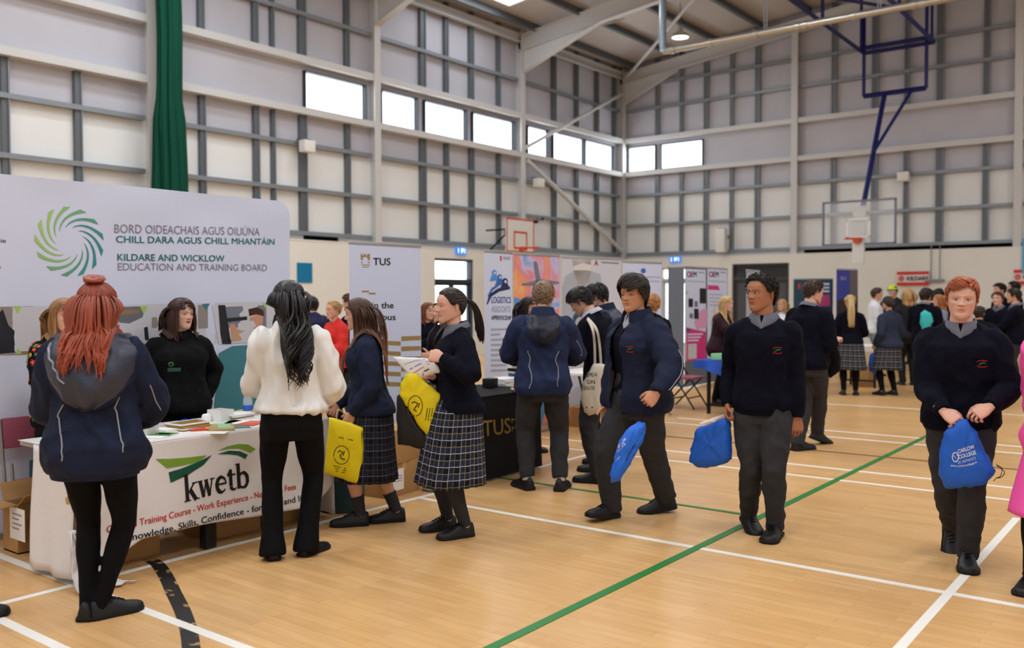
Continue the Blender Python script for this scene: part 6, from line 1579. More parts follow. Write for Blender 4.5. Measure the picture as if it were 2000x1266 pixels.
# things left on the floor
p = G(850, 958); o = empty('plastic_bag', p, .3, 'pale blue plastic bag lying on the floor by the cardboard boxes', 'bag'); b_ = M(); b_.ell((0, 0, .04), (.11, .09, .05)); b_.ell((.08, .03, .03), (.08, .06, .035)); co, fs = remesh(b_, .012, 3); co = wrinkle(co, fs, .012, (20, 20, 20), 3.); co[:, 2] = np.maximum(co[:, 2], .003); M().add([tuple(q) for q in co], fs).build('bag', cmat(170, 190, 226), o, angle=180)
p, rz_ = facing(-72, 1208, -75); sh_ = empty('shoe', p, rz_, 'toe of a black shoe cut by the left edge', 'shoe'); u_, s_, l_ = shoe_mesh(1.05, 'lace'); u_.build('upper', SHOEB, sh_); s_.build('sole', SOLEB, sh_, angle=40)
# ------------------------------------------------------------------ bags and papers: outlines in the picture, given a real place, size and thickness
def pouch(name, label, cat, out, origin, yaw, thick, mats, parts=(), group=None, wr=.006, part='body', gather=0., bulge=1., sc_=(16, 16, 16), root=None):
    """a soft bag: its outline lies on an upright plane through origin turned yaw degrees from facing the camera"""
    o = Vector(origin); c = -Vector((o.x, o.y, 0)).normalized(); n = Matrix.Rotation(rad(-yaw), 3, 'Z') @ c; nn = np.array(n); u = Vector((0, 0, 1)).cross(n).normalized()
    def hit(px, py): r = ray(px, py); return Vector(EYE+r*(((np.array(o)-EYE)@nn)/(r@nn)))
    pts = [hit(*q) for q in out]; K = len(pts); fine = []
    for i in range(K):
        for t in range(4): fine.append(pts[i].lerp(pts[(i+1) % K], t/4))
    cen = sum(fine, Vector())/len(fine); zmin = min(p.z for p in fine)
    A = sum((fine[i]-cen).cross(fine[(i+1) % len(fine)]-cen).dot(n) for i in range(len(fine)))
    if A < 0: fine = fine[::-1]
    base = root if root is not None else empty(name, (cen.x, cen.y, cen.z), 0, label, cat, group); bc = base.location.copy()
    prof = [(.0, .12), (.25, .40), (.5, .68), (.75, .86), (.9, .95), (1., .985)]
    rings = []
    for s in (1, -1):
        seq = [(1., 1.)] if s > 0 else []
        for k, t in ((.97, .35), (.9, .62), (.78, .82), (.6, .95), (.38, 1.), (.16, 1.), (.02, 1.)): seq.append((k, 1-t if 0 else t))
        R = []
        for k, t in seq:
            tt = 0 if (k == 1. and s > 0) else t
            R.append([tuple(cen+(p-cen)*k+n*(s*thick/2*tt)-bc) for p in fine])
        rings.append(R)
    allr = rings[1][::-1]+rings[0]
    m = M().loft(allr); co = np.array(m.v); fs = m.f
    co = wrinkle(co, fs, wr, sc_, len(label or part)*1.3); nz_ = co[:, 2]; tz = np.clip(((nz_-nz_.min())/max(np.ptp(nz_), 1e-6)-.35)/.65, 0, 1); nv = np.array(n); uu = np.array(u); sd = np.sign(co @ nv-np.array(cen-bc) @ nv); lt_ = co @ uu; tc_ = lt_[nz_ > nz_.max()-.02].mean(); wid = .035+.10*(1-tz)
    if gather: co = co+nv*(sd*gather*tz*np.sin((lt_-tc_)/wid*9+.6))[:, None]
    m.v = [tuple(q) for q in co]; bo = m.build(part, mats, base, angle=180); bv = bvh_of(co, fs)
    def onto(px, py, off=.0015):
        r = Vector(ray(px, py)).normalized(); h = bv.ray_cast(Vector(EYE)-bc, r)
        return tuple(h[0]-r*off) if h[0] is not None else tuple(hit(px, py)-bc+n*(thick/2))
    base['n'] = 0; del base['n']
    return base, onto, n, hit
def px_poly(base, onto, name, m_, pts, off=.0015):
    K = len(pts); cx, cy = sum(p[0] for p in pts)/K, sum(p[1] for p in pts)/K; P = [onto(cx, cy, off)]+[onto(*p, off) for p in pts]
    M().add(P, [(0, 1+(i+1) % K, 1+i) for i in range(K)]).build(name, m_, base, smooth=False)
def px_strip(base, onto, name, m_, pts, wpx, off=.0015):
    L, R = stroke(pts, wpx); n = len(L); P = [onto(*q, off) for q in L+R]; M().add(P, [(i, i+1, n+i+1, n+i) for i in range(n-1)]).build(name, m_, base, smooth=False)
def px_text(base, onto, txt, m_, pl, pr, hpx, bold=0., off=.0015, arch=0.):
    vs, fs = text_geo(txt, 1., bold); lo, hi = min(v[0] for v in vs), max(v[0] for v in vs); P = []
    dx, dy = pr[0]-pl[0], pr[1]-pl[1]; L = math.hypot(dx, dy); nx_, ny_ = dy/L, -dx/L
    for v in vs:
        t = (v[0]-lo)/(hi-lo); h = v[1]/.73*hpx+arch*4*t*(1-t); P.append(onto(pl[0]+dx*t+nx_*h, pl[1]+dy*t+ny_*h, off))
    M().add(P, fs).build('lettering', m_, base, smooth=False)
def cord(base, pts, r=.0022, m_=None, name='cord'):
    P, rr = resample([tuple(Vector(p)-base.location) for p in pts], [r]*len(pts), 6); M().tube(P, [float(x) for x in rr], 6).build(name, m_ or BLACK, base)
def circ_px(cx, cy, rx, ry, n=22): return [(cx+rx*math.cos(2*pi*i/n), cy+ry*math.sin(2*pi*i/n)) for i in range(n+1)]

HG, HBR, HBK, HAU, HBL, HDB, HCO = hairm('ginger', (156, 76, 38)), hairm('brown', (74, 50, 38)), hairm('black', (20, 17, 18), .35), hairm('auburn', (142, 66, 44)), hairm('blond', (178, 140, 92)), hairm('dark_brown', (44, 32, 28)), hairm('coil_black', (22, 18, 17), .6)
SK = (212, 164, 140); SKA = (196, 144, 112); SKB = (168, 114, 86); SKP = (216, 170, 150)
JUMP = lambda **k: dict(dict(mat=NAVY, ease=.017, hem=-.045, rib=1, amp=.012), **k)
TRO = lambda **k: dict(dict(mat=GREYT, ease=.014, amp=.014, wsc=(10, 10, 8)), **k)
SHO = lambda kind='lace', **k: dict(dict(mat=SHOEB, sole=SOLEB, kind=kind, lace=BLACK, size=dict(boot=1.12, sport=1.1).get(kind, 1.03)), **k)

# ---- the boy with ginger hair, right
b = person('person in navy jumper with short ginger hair, walking forward holding a blue drawstring bag', 1872, 1098, 1.735, 2,
    dict(lean=2, fr=dict(px=(1856, 1066), yaw=6, pitch=42), fl=dict(px=(1889, 1104), yaw=4), hip=(0, .0), drop=.02,
         hr=dict(px=(1842, 802), y=.27), hl=dict(px=(1934, 794), y=.27), er=(.55, -.8, -.3), el=(-.55, -.8, -.3), head=(2, 0, -2),
         hands=dict(r=('pinch', (-.75, .35, -.55), (-.1, -.6, -.8)), l=('pinch', (.75, .45, -.5), (.2, -.6, -.8)))),
    dict(top=JUMP(ease=.022, hem=-.03, amp=.015), collar=SHIRT, emblem=(-.058, .185), legs=TRO(), shoes=SHO('boot')),
    dict(style='crop', mat=HG, thick=.03, lk=.13, sweep=-.5, n=560, w=.005, nape=-.12, lift=lambda a, z: .055*max(0, z-.14)/.36), SKP, 2, 'm',
    dict(lip=(.85, .58, .56), browcol=(.66, .42, .28), brow=.6, iris='blue', flush=.4, nose=.95, thin=.3), stout=1.1, seed=1)
P14 = b
# ---- the boy in the middle of the right half
b = person('person in navy jumper with short curly black hair, looking left, bag in hand', 1490, 1046, 1.765, 8,
    dict(lean=1, fr=dict(px=(1461, 1030), yaw=26, pitch=14), fl=dict(px=(1514, 1048), yaw=-6), hip=(0, .02), twist=0,
         hr=dict(px=(1422, 790), y=.02), hl=dict(px=(1556, 815), y=.03), er=(.25, -1, 0), el=(-.25, -1, 0), head=(-34, 2, 0),
         hands=dict(r=('hook', None, (-.9, .2, -.2)), l=('relaxed', None, (.5, -.85, 0)))),
    dict(top=JUMP(ease=.02, amp=.014, hem=-.035), collar=SHIRT, emblem=(-.052, .19), legs=TRO(ease=.013), shoes=SHO('boot')),
    dict(style='curl', mat=HCO, thick=.06, lk=.05, n=620, w=.008, puff=.03, nape=-.1, hairline=.0), SKB, 2, 'm',
    dict(lip=(.8, .55, .52), browcol=(.22, .18, .16), brow=.9, eyeout=.006, nose=.95, gaze=(.25, 0), thin=.3, flush=.1), seed=2)
P10 = b
# ---- the walking boy with the open jacket
b = person('person in open navy jacket with floppy dark hair, striding left with a blue bag', 1246, 1018, 1.785, 52,
    dict(lean=3, fr=dict(px=(1192, 1012), yaw=8, pitch=-8), fl=dict(px=(1303, 1000), yaw=-20, pitch=8), hip=(0, .0), drop=.03,
         hl=dict(px=(1283, 768), y=.2), hr=dict(px=(1186, 800), y=.12), el=(-.5, -1, -.1), er=(.6, -1, -.1), head=(18, 0, 0),
         hands=dict(l=('grip', (.1, .75, -.65), (.75, -.1, -.4)), r=('relaxed',))),
    dict(top=dict(kind='jacket', mat=NAVYJ, inner=dict(mat=NAVY), open=(-.045, .085), ease=.042, hem=-.062, stand=1, amp=.02, sleeve_piping='l', pipe_dir=(-.9, -.4, 0), wsc=(8, 8, 6)), collar=mat('pale_shirt', (176, 180, 196), .8, .2), neckline=NAVY, emblem=(-.066, .19), legs=TRO(ease=.024, amp=.012), shoes=SHO('sport')),
    dict(style='crop', mat=HBK if False else hairm('soft_black', (34, 26, 24), .4), thick=.085, lk=.24, sweep=.5, n=620, w=.006, nape=-.3, lift=lambda a, z: .05*max(0, z-.1)/.4+.03*max(0, math.cos(a))), SKA, 2, 'm',
    dict(lip=(.82, .55, .52), browcol=(.24, .18, .16), brow=.8, nose=.85, squint=.22, gaze=(.1, -.05), thin=-.5), stout=1.14, seed=3)
P9 = b
# ---- the girl with the ponytail
b = person('person in navy jumper and plaid skirt with dark ponytail, holding leaflets and a yellow bag', 893, 1046, 1.685, 72,
    dict(lean=2, fl=dict(px=(908, 1048), yaw=6), fr=dict(px=(874, 1034), yaw=0), hip=(0, .0),
         hl=dict(px=(866, 700), x=-.17), hr=dict(px=(846, 736), x=.06), el=(-.8, -.6, -.6), er=(.5, -.6, -.7), head=(4, -2, 0),
         hands=dict(l=('grip', (.3, .8, .2), (.8, .2, -.2)), r=('pinch', (-.1, 1, .05), (0, 0, 1)))),
    dict(top=JUMP(ease=.018, hem=.0, amp=.01, flare=.02), collar=SHIRT, emblem=(-.05, .18), skirt=dict(mat=PLAID, hem=.37, flare=.085, pleats=20), socks=dict(mat=GREYT, len=.82), shoes=SHO('lace')),
    dict(style='pony', mat=HDB, thick=.04, tie=(0, -.47, .13), len=.33, tail=110, w=.0052, n=420, band=1), SKP, 2, 'f', dict(lip=(.85, .55, .55), browcol=(.3, .22, .2), brow=.8, nose=.95, flush=.4), seed=4)
P6 = b
# ---- the girl with long hair and yellow bag
b = person('person in navy jacket and plaid skirt with long brown hair, carrying a yellow bag', 728, 1024, 1.62, 92,
    dict(lean=6, fl=dict(px=(703, 1026), yaw=4), fr=dict(px=(774, 1018), yaw=6), hip=(0, .02),
         hl=dict(px=(690, 808), x=-.16), hr=dict(px=(660, 790), x=.12), el=(-.5, -1, -.2), er=(.5, -1, -.2), head=(-2, -2, 0),
         hands=dict(l=('grip', (.1, .5, -.8), (.9, .1, -.1)), r=('grip', (-.1, .5, -.8), (-.9, .1, -.1)))),
    dict(top=dict(kind='jacket', mat=NAVYJ, ease=.022, hem=-.01, amp=.012, rib=1, flare=.022), skirt=dict(mat=plaid_mat('plaid_black', (15, 16, 24), (112, 112, 120), (76, 72, 66)), hem=.335, flare=.07, pleats=20), socks=dict(mat=GREYT, len=.32), shoes=SHO('sport')),
    dict(style='long', mat=HBR, thick=.045, len=.5, w=.0055, n=480, part=-.1, tips=(4.2, 4., 3.4), curtain=.25, spread=.3, fan=(1.2, 2.6)), SK, 2, 'f', dict(lip=(.85, .5, .5), nose=.9, open=.006), seed=5)
P5 = b
# ---- the woman in the white blouse
b = person('person in cream blouse and flared black trousers with long wavy black hair, back turned', 572, 1092, 1.725, 176,
    dict(lean=2, fl=dict(px=(533, 1092), yaw=6), fr=dict(px=(600, 1084), yaw=-42), hip=(0, 0),
         hl=(-.1, .31, 1.07), hr=(.21, .2, .95), el=(-.6, -.6, -.7), er=(.5, -.7, -.7), head=(12, -6, 0), hands=dict(l=('pinch',), r=('relaxed',))),
    dict(top=dict(kind='blouse', mat=CREAM, ease=.029, hem=.015, amp=.034, cuff=.9, wsc=(9, 9, 4), neck=.325), legs=dict(mat=BLACKT, ease=.004, amp=.005, flare=.024, drop=.055, rise=.1), shoes=SHO('flat')),
    dict(style='long', mat=HBK, thick=.065, len=.54, w=.006, n=560, wave=.55, freq=24, fan=(2.15, 3.1), spread=.25, part=.0), SK, 2, 'f', dict(visible=False), seed=6)
P4 = b
tag_o = M(); c, Rm = P4.spine(.2)
pl = M(); pts = []
for i in range(12):
    c, Rm = P4.spine(.29-.25*i/11); h = cast(P4.bv_top, c+Rm @ np.array([-.0, -.5, 0]), (0, 1, 0), .002); pts.append(h)
pts = [q for q in pts if q is not None]; pl.tube(pts, .012, 6, flat=.25, up=(1, 0, 0)); pl.build('back_placket', CREAM, P4.root)
# ---- the woman with red hair, left
b = person('person in navy hooded jacket and black leggings with long red hair and top knot', 194, 1212, 1.70, -168,
    dict(lean=3, fl=dict(px=(172, 1208), yaw=-8), fr=dict(px=(200, 1206), yaw=-58), hip=(.0, .0), hl=(-.14, .3, 1.0), hr=(.16, .32, .97), el=(-.6, -.6, -.7), er=(.7, -.5, -.7), head=(-4, -3, 0)),
    dict(top=dict(kind='jacket', mat=NAVYJ, hood_trim=1, ease=.055, hem=-.07, hood=HOODM, hoodsize=1.3, stand=1, amp=.03, rib=1, wsc=(8, 8, 5),
         sleeve_piping='r', pipe_dir=(.5, -.85, .1), pipe_from=9,
         piping=[([(-.15, -.2, 1.28), (-.19, -.2, 1.12), (-.15, -.25, .98), (-.12, -.25, .84)], 0), ([(.2, -.2, 1.3), (.15, -.25, 1.18), (.17, -.25, 1.0), (.2, -.22, .86)], 0)]), legs=dict(mat=BLACKT, ease=.0, amp=.003, rise=.1, shape=(.7, .8, 1, 1, 1, 1, 1, 1)), shoes=SHO('lace')),
    dict(style='half', mat=HAU, thick=.055, tie=(0, -.2, .5), len=.40, w=.006, n=700, wave=.25, bun=.2, coil=26, tips=(1.25, 1.15, 1.05), fan=(2.0, 3.0), spread=.36), SKP, 2, 'f', dict(visible=False), seed=7)
P1 = b
# ---- the woman behind the table
q = onX(350, 600, -6.1)
b = person('person in black polo shirt with dark bobbed hair talking behind the lettered table', 0, 0, 1.615, -8,
    dict(lean=1, hr=dict(px=(290, 772), y=.0), hl=(-.2, -.08, .84), er=(1, -.6, 0), el=(-.8, -.8, 0), head=(30, 0, 0), hands=dict(r=('relaxed',))),
    dict(top=dict(kind='polo_shirt', mat=BLACK, ease=.02, hem=-.05, amp=.014, neck=.3), collar=BLACK, neckline=mat('skin_%d_%d_%d' % SKP, SKP), legs=dict(mat=BLACKT, ease=.008), shoes=SHO('flat')),
    dict(style='long', mat=hairm('dark_auburn', (58, 34, 28)), thick=.07, len=.20, w=.0065, n=760, part=.25, curtain=.255, wave=.1, fan=(1.0, 1.9), spread=.36), SKP, 2, 'f', dict(lip=(.8, .42, .42), browcol=(.3, .2, .18), nose=.9, open=.028, gaze=(-.1, 0), flush=.35, thin=0), stout=1.2, at=(q.x, q.y), seed=8)
P3 = b
c, Rm = b.spine(.17); m = M()
def lay(pts, mi):
    P = []
    for x, z in pts:
        h = cast(b.bv_top, c+Rm @ np.array([x, .5, z]), -(Rm @ np.array([0, 1, 0])), .0025); P.append(h if h is not None else c)
    m.add(P, [tuple(range(len(P)))], mi)
for k in range(9):
    a = k*40; lay([(.085+r*math.cos(rad(a+d)), .016+r*math.sin(rad(a+d))) for r, d in ((.009, 0), (.02, 25), (.02, 45), (.009, 25))], 0 if k < 5 else 1)
for k in range(3):
    for q in range(8): lay([(.105-.011*q, -.012-.010*k), (.105-.011*(q+1), -.012-.010*k), (.105-.011*(q+1), -.017-.010*k), (.105-.011*q, -.017-.010*k)], 2)
# the badge sits on the wearer's right breast as the photograph shows it
m.build('embroidered_badge', [mat('badge_green', (130, 180, 80), .7), mat('badge_teal', (50, 150, 120), .7), mat('badge_grey', (90, 140, 130), .7)], b.root, smooth=False)
# ---- the woman with the flowered blouse
q = onX(122, 600, -6.0)
b = person('person in black flowered blouse with long fair hair half hidden behind the red haired woman', 0, 0, 1.62, -12,
    dict(lean=2, hr=dict(px=(104, 850), y=.12), hl=(-.15, .2, 1.0), er=(1, -.5, 0), head=(10, 0, 0)),
    dict(top=dict(kind='blouse', mat=BLACK, ease=.02, hem=-.04, amp=.012), legs=dict(mat=BLACKT, ease=.012), shoes=SHO('flat')),
    dict(style='long', mat=hairm('fair_brown', (150, 112, 72)), thick=.05, len=.36, w=.007, n=260), SKP, 1, 'f', dict(), at=(q.x, q.y), seed=9)
fl_ = [mat('flower_red', (206, 44, 56), .7), mat('flower_yellow', (226, 186, 60), .7), mat('flower_green', (60, 120, 70), .7)]; rg = random.Random(5)
for k in range(40):
    s = 1; A = rg.uniform(-.3, 1.6); h = rg.uniform(.82, 1.32); src = np.array([.6*math.cos(A), .6*math.sin(A), h]); tgt = np.array([.16, 0, h]); ct = cast(b.bv_top, src, tgt-src, .003)
    if ct is None: continue
    l, nr, ix, dd = b.bv_top.find_nearest(ct); t1 = nr.orthogonal().normalized(); t2 = nr.cross(t1); r = rg.uniform(.012, .021); mi = k % 3; m = M()
    m.add([tuple(ct+nr*.003)]+[tuple(ct+t1*(r*(1+.35*math.cos(5*u))*math.cos(u))+t2*(r*(1+.35*math.cos(5*u))*math.sin(u))+nr*.002) for u in [2*pi*i/20 for i in range(20)]], [(0, 1+q, 1+(q+1) % 20) for q in range(20)], 0)
    m.add([tuple(ct+t1*(r*.3*math.cos(u))+t2*(r*.3*math.sin(u))+nr*.005) for u in [2*pi*i/8 for i in range(8)]], [tuple(range(8))], 1); m.build('flower', [fl_[mi], fl_[(mi+1) % 3]], b.root, smooth=False)
# ---- the boy in the hooded jacket at the black table
b = person('person in navy hooded school jacket with short fair hair, back turned at the black table', 1061, 958, 1.75, 178,
    dict(lean=4, fl=dict(px=(1030, 956), yaw=28), fr=dict(px=(1094, 958), yaw=-16), hip=(0, .0), hl=(-.1, .32, 1.08), hr=(.12, .32, 1.06), el=(-1, -.3, -.5), er=(1, -.3, -.5), head=(-8, -8, 0)),
    dict(top=dict(kind='jacket', mat=mat('blue_navy_jacket', (26, 38, 72), .7, .25, bump=(140, .15)), ease=.045, hem=-.055, hood=HOODD, hoodsize=.82, stand=1, amp=.018, wsc=(8, 8, 6), sleeve_piping='r', pipe_dir=(.5, -.85, .1), piping=[([(.16, -.22, 1.16), (.13, -.25, 1.05), (.14, -.25, .87)], 0), ([(-.17, -.22, 1.16), (-.14, -.25, 1.05), (-.14, -.25, .87)], 0)]), legs=TRO(ease=.016, drop=-.03), socks=dict(mat=mat('pale_sock', (190, 190, 190), .8), len=.3), shoes=SHO('sport')),
    dict(style='crop', mat=hairm('mouse', (128, 102, 78)), thick=.045, lk=.1, n=420, w=.0055, nape=-.22, lift=lambda a, z: .03*max(0, z-.2)/.3), SK, 2, 'm', dict(visible=False), stout=1.05, seed=10)
P7 = b
# ---- the boy with the tote bag
b = person('person in navy jumper with black hair, head bowed, a cream tote bag on the shoulder', 1170, 934, 1.75, 112,
    dict(lean=18, fl=dict(px=(1168, 944), yaw=4), fr=dict(px=(1174, 923), yaw=4), hip=(0, -.02), hl=(-.1, .34, 1.08), hr=(.1, .36, 1.08), el=(-.6, -.6, -.7), er=(.6, -.6, -.7), head=(4, -34, 0)),
    dict(top=JUMP(ease=.02, hem=-.04), collar=mat('pale_shirt', (176, 180, 196)), legs=TRO(ease=.014), shoes=SHO('boot')),
    dict(style='crop', mat=HBK, thick=.07, lk=.2, n=420, w=.0065, nape=-.2, lift=lambda a, z: .03*max(0, z)), SK, 1, 'm', dict(browcol=(.2, .15, .14)), seed=11)
P8 = b
b = person('person in dark hooded jacket with black hair behind the boy with the tote bag', 1190, 905, 1.77, 112,
    dict(lean=10, head=(0, -24, 0), hl=(-.12, .35, 1.05), hr=(.12, .36, 1.05)),
    dict(top=dict(kind='jacket', mat=NAVYJ, ease=.035, hem=-.05, hood=HOODM, stand=1), legs=TRO(), shoes=SHO('boot')),
    dict(style='crop', mat=HBK, thick=.09, lk=.2, n=300, w=.008, nape=-.25), SK, 1, 'm', dict(), seed=12)
# ---- stripe jumper
q = onX(1026, 600, -5.62)
STR = mat('striped_knit', (230, 228, 224), .85, .15); nt = STR.node_tree; tc = nt.nodes.new('ShaderNodeTexCoord'); sp = nt.nodes.new('ShaderNodeSeparateXYZ'); nt.links.new(tc.outputs['Object'], sp.inputs[0]); mm = nt.nodes.new('ShaderNodeMath'); mm.operation = 'MULTIPLY'; mm.inputs[1].default_value = 13.; nt.links.new(sp.outputs[2], mm.inputs[0]); fr_ = nt.nodes.new('ShaderNodeMath'); fr_.operation = 'FRACT'; nt.links.new(mm.outputs[0], fr_.inputs[0]); lt = nt.nodes.new('ShaderNodeMath'); lt.operation = 'LESS_THAN'; lt.inputs[1].default_value = .42; nt.links.new(fr_.outputs[0], lt.inputs[0]); mx = nt.nodes.new('ShaderNodeMix'); mx.data_type = 'RGBA'; nt.links.new(lt.outputs[0], mx.inputs[0]); mx.inputs[6].default_value = lin((230, 228, 224))+(1,); mx.inputs[7].default_value = lin((24, 26, 40))+(1,); nt.links.new(mx.outputs[2], nt.nodes['Principled BSDF'].inputs['Base Color'])
person('person in white jumper with navy stripes and long dark hair behind the fair haired boy', 0, 0, 1.63, -52, dict(lean=3, head=(0, -6, 0), hl=(-.14, .28, 1.0), hr=(.2, .2, .98)),
    dict(top=dict(kind='jumper', mat=STR, ease=.022, hem=-.01), legs=dict(mat=mat('blue_jeans', (96, 140, 186), .8), ease=.008), shoes=SHO('lace')),
    dict(style='long', mat=HDB, thick=.045, len=.36, w=.008, n=220), SK, 1, 'f', dict(), at=(q.x, q.y), seed=13)
# ---- the boy carrying a black bag, behind
b = person('person in navy jumper with pushed up sleeves, walking away carrying a black bag', 1577, 878, 1.80, -146,
    dict(lean=5, fl=dict(px=(1558, 880), yaw=-10), fr=dict(px=(1592, 868), yaw=-14, pitch=20), hip=(0, 0), hr=dict(px=(1634, 664), y=.26), hl=(-.16, .3, 1.0), er=(.4, -1, -.3), head=(-22, -6, 0), hands=dict(r=('hook', None, (0, -.3, -1)))),
    dict(top=JUMP(ease=.026, hem=-.03, sleeve=.66, amp=.016), collar=SHIRT, legs=TRO(ease=.02, amp=.012), shoes=SHO('boot')),
    dict(style='crop', mat=hairm('short_brown', (62, 42, 32)), thick=.035, lk=.09, n=300, w=.007, nape=-.22), SKP, 1, 'm', dict(), stout=1.1, seed=14)
P11 = b

# ---- the crowd behind
def extra(label, px, z, top, face, col, hair, H=None, at=None, sex='m', skirt=None, skin=SK, pose=None, trous=GREYT, near=1, kind='jumper', seed=0, group=None, ease=.02, hem=-.04, collar=None, sleeve=1., visible=True):
    r = ray(px, 576); p = EYE+r*(z/CAM_F); fwd = float((np.array([p[0], p[1], 0])-np.array([0, 0, 0])) @ CFW)
    if H is None: H = (1.6+(576-top)/CAM_F*z)/.998
    wear = dict(top=dict(kind=kind, mat=col, ease=ease, hem=hem, sleeve=sleeve, amp=.01), shoes=SHO('lace'))
    if collar: wear['collar'] = collar
    if skirt: wear['top']['flare'] = .022; wear['skirt'] = skirt; wear['socks'] = dict(mat=BLACK, len=.95)
    else: wear['legs'] = dict(mat=trous, ease=.014)
    return person(label, 0, 0, H, face, pose or dict(lean=3, hl=(-.15, .26, .98), hr=(.15, .26, 1.0)), wear, hair, skin, near, sex, dict(visible=visible), 1.03, group, at or (p[0], p[1]), seed)
_fac = facing
def facing(px, py, face):
    if py == 0: return Vector((0, 0, 0)), 0.
    return _fac(px, py, face)
crop = lambda m_, **k: dict(dict(style='crop', mat=m_, thick=.05, lk=.12, n=150, w=.011, nape=-.24), **k)
longh = lambda m_, **k: dict(dict(style='long', mat=m_, thick=.045, len=.34, w=.011, n=120), **k)
SKF = dict(mat=PLAID, hem=.42, flare=.07, pleats=18)
DKU = mat('dark_uniform', (22, 22, 26), .8); JBL = mat('slate_jacket', (36, 44, 66), .75)
extra('person in navy jacket and plaid skirt with a long blond ponytail, back turned', 1661, 14.75, 572, 176, NAVY, dict(style='pony', mat=hairm('pale_blond', (190, 158, 108)), thick=.05, tie=(0, -.38, .3), len=.52, tail=40, w=.012, n=140), sex='f', skirt=SKF, hem=.0, pose=dict(lean=1, fl=(-.09, 0, 6, 0), fr=(.09, 0, -6, 0), hl=(-.16, .24, .95), hr=(.16, .24, .95)), seed=20)
B13 = extra('person in slate blue jacket and plaid skirt with dark tied hair and a blue bag', 1739, 14.7, 575, 138, JBL, dict(style='updo', mat=HDB, thick=.06, tie=(0, -.42, -.05), w=.012, n=120, bun=.14, coil=8), sex='f', skirt=SKF, hem=-.03, ease=.03, pose=dict(lean=1, fl=(-.1, 0.05, 6, 0), fr=(.1, 0, -6, 0), hl=(-.2, .1, .82), hr=(.16, .24, .95)), kind='jacket', seed=21)
extra('person in white jacket with dark hair facing the firefighters stand', 1708, 18.4, 558, -100, mat('white_jacket', (220, 224, 230), .7), crop(HBR), seed=22, kind='jacket', trous=mat('pale_jeans', (120, 140, 150), .8))
FF = extra('person in dark firefighter uniform with a yellow helmet in the crowd', 1745, 20.0, 553, 20, DKU, crop(HDB), seed=23, kind='uniform_jacket', trous=DKU, ease=.035)
hm = M(); YH = mat('helmet_yellow', (206, 222, 40), .35, .5)
rings = []
for i in range(10):
    t = i/9; rings.append([tuple(FF.HM @ Vector(((.40*math.cos(t*pi/2)+.02)*math.sin(a)*(1+.05*math.cos(a)), (.50*math.cos(t*pi/2)+.02)*math.cos(a), .12+.46*math.sin(t*pi/2)))) for a in [2*pi*j/28 for j in range(28)]])
hm.loft(rings); ho = hm.build('helmet', YH, FF.root, angle=60)
hb_ = M(); hb_.tube([FF.HM @ Vector((.43*math.sin(a), .54*math.cos(a), .12)) for a in [2*pi*j/28 for j in range(29)]], .008, 6); hb_.build('helmet_brim', mat('helmet_dark', (40, 44, 40), .5), ho); vz = M()
vz.loft([[tuple(FF.HM @ Vector((.41*math.sin(a), .5*math.cos(a), z))) for a in [-.9+1.8*j/14 for j in range(15)]] for z in (-.12, .1)], 0, False, False); vz.build('visor', mat('visor_clear', (200, 206, 200), .15, .5, alpha=.5), ho)
extra('person in dark uniform with orange collar and blond bobbed hair, back turned', 1775, 16.4, 560, 168, DKU, longh(HBL, len=.17, thick=.07), sex='f', seed=24, kind='uniform_jacket', trous=DKU, collar=mat('orange_collar', (216, 84, 40), .7), ease=.03)
B20 = extra('person in navy jumper and grey trousers with a turquoise bag on the back', 1806, 15.0, 558, -160, NAVY, crop(HDB), seed=25, collar=SHIRT, ease=.03)
extra('person in grey top with curly ginger hair facing left in the crowd', 1838, 17.0, 572, 70, mat('grey_top', (130, 136, 150), .8), longh(hairm('strawberry', (176, 112, 68)), len=.24, thick=.07), sex='f', seed=26)
extra('person with black hair mostly hidden between the turquoise bag and the ginger hair', 1824, 18.6, 564, 170, NAVY, crop(HBK, thick=.07), seed=27)
extra('person with dark hair just left of the ginger boy, far back', 1836, 19.8, 560, 160, NAVY, crop(HBK, thick=.07), seed=28)
extra('person with brown hair peeping out behind the orange collar', 1785, 21.4, 568, 20, NAVYJ, crop(HBR), seed=29)
B22 = extra('person in black jacket with white badges behind the ginger boy', 1912, 13.2, 594, -170, BLACK, crop(HDB), seed=30, kind='jacket', ease=.04)
extra('tall person in navy jumper with dark hair far back near the right edge', 1957, 17.6, 549, 60, NAVY, crop(HBK), seed=31)
extra('person in navy jumper with brown hair facing the camera near the right edge', 1951, 15.8, 566, 22, NAVY, crop(HBR), seed=32, collar=SHIRT, skin=SKP)
extra('person in black jacket with black hair at the right edge, behind the others', 1985, 19.2, 546, 90, BLACK, crop(HBK, thick=.06), seed=33)
extra('person in navy jumper facing left at the right edge, one hand raised in front', 1986, 14.6, 559, 96, NAVY, crop(HDB), seed=34, collar=SHIRT, pose=dict(lean=3, hl=(-.1, .4, 1.02), hr=(.1, .35, .98)))
extra('person in dark blue jacket with hood up beyond the woman in the blouse', 611, 12.6, 571, 150, mat('deep_blue', (22, 26, 66), .7), crop(HBK, thick=.07, nape=-.3), seed=35, kind='jacket', ease=.045)
extra('person in red jacket with pinned blond hair beyond the lettered table', 656, 11.2, 580, 60, mat('red_jacket', (206, 40, 34), .7), dict(style='updo', mat=HBL, thick=.05, tie=(0, -.44, .2), w=.012, n=130, bun=.13, coil=8), sex='f', seed=36, kind='jacket', trous=BLACKT, ease=.03)
B3c = extra('person in navy jumper holding white papers left of the white and gold banner', 690, 12.0, 565, 120, NAVY, crop(HBR), seed=37, pose=dict(lean=4, hl=(-.12, .32, 1.1), hr=(.15, .3, 1.05)))
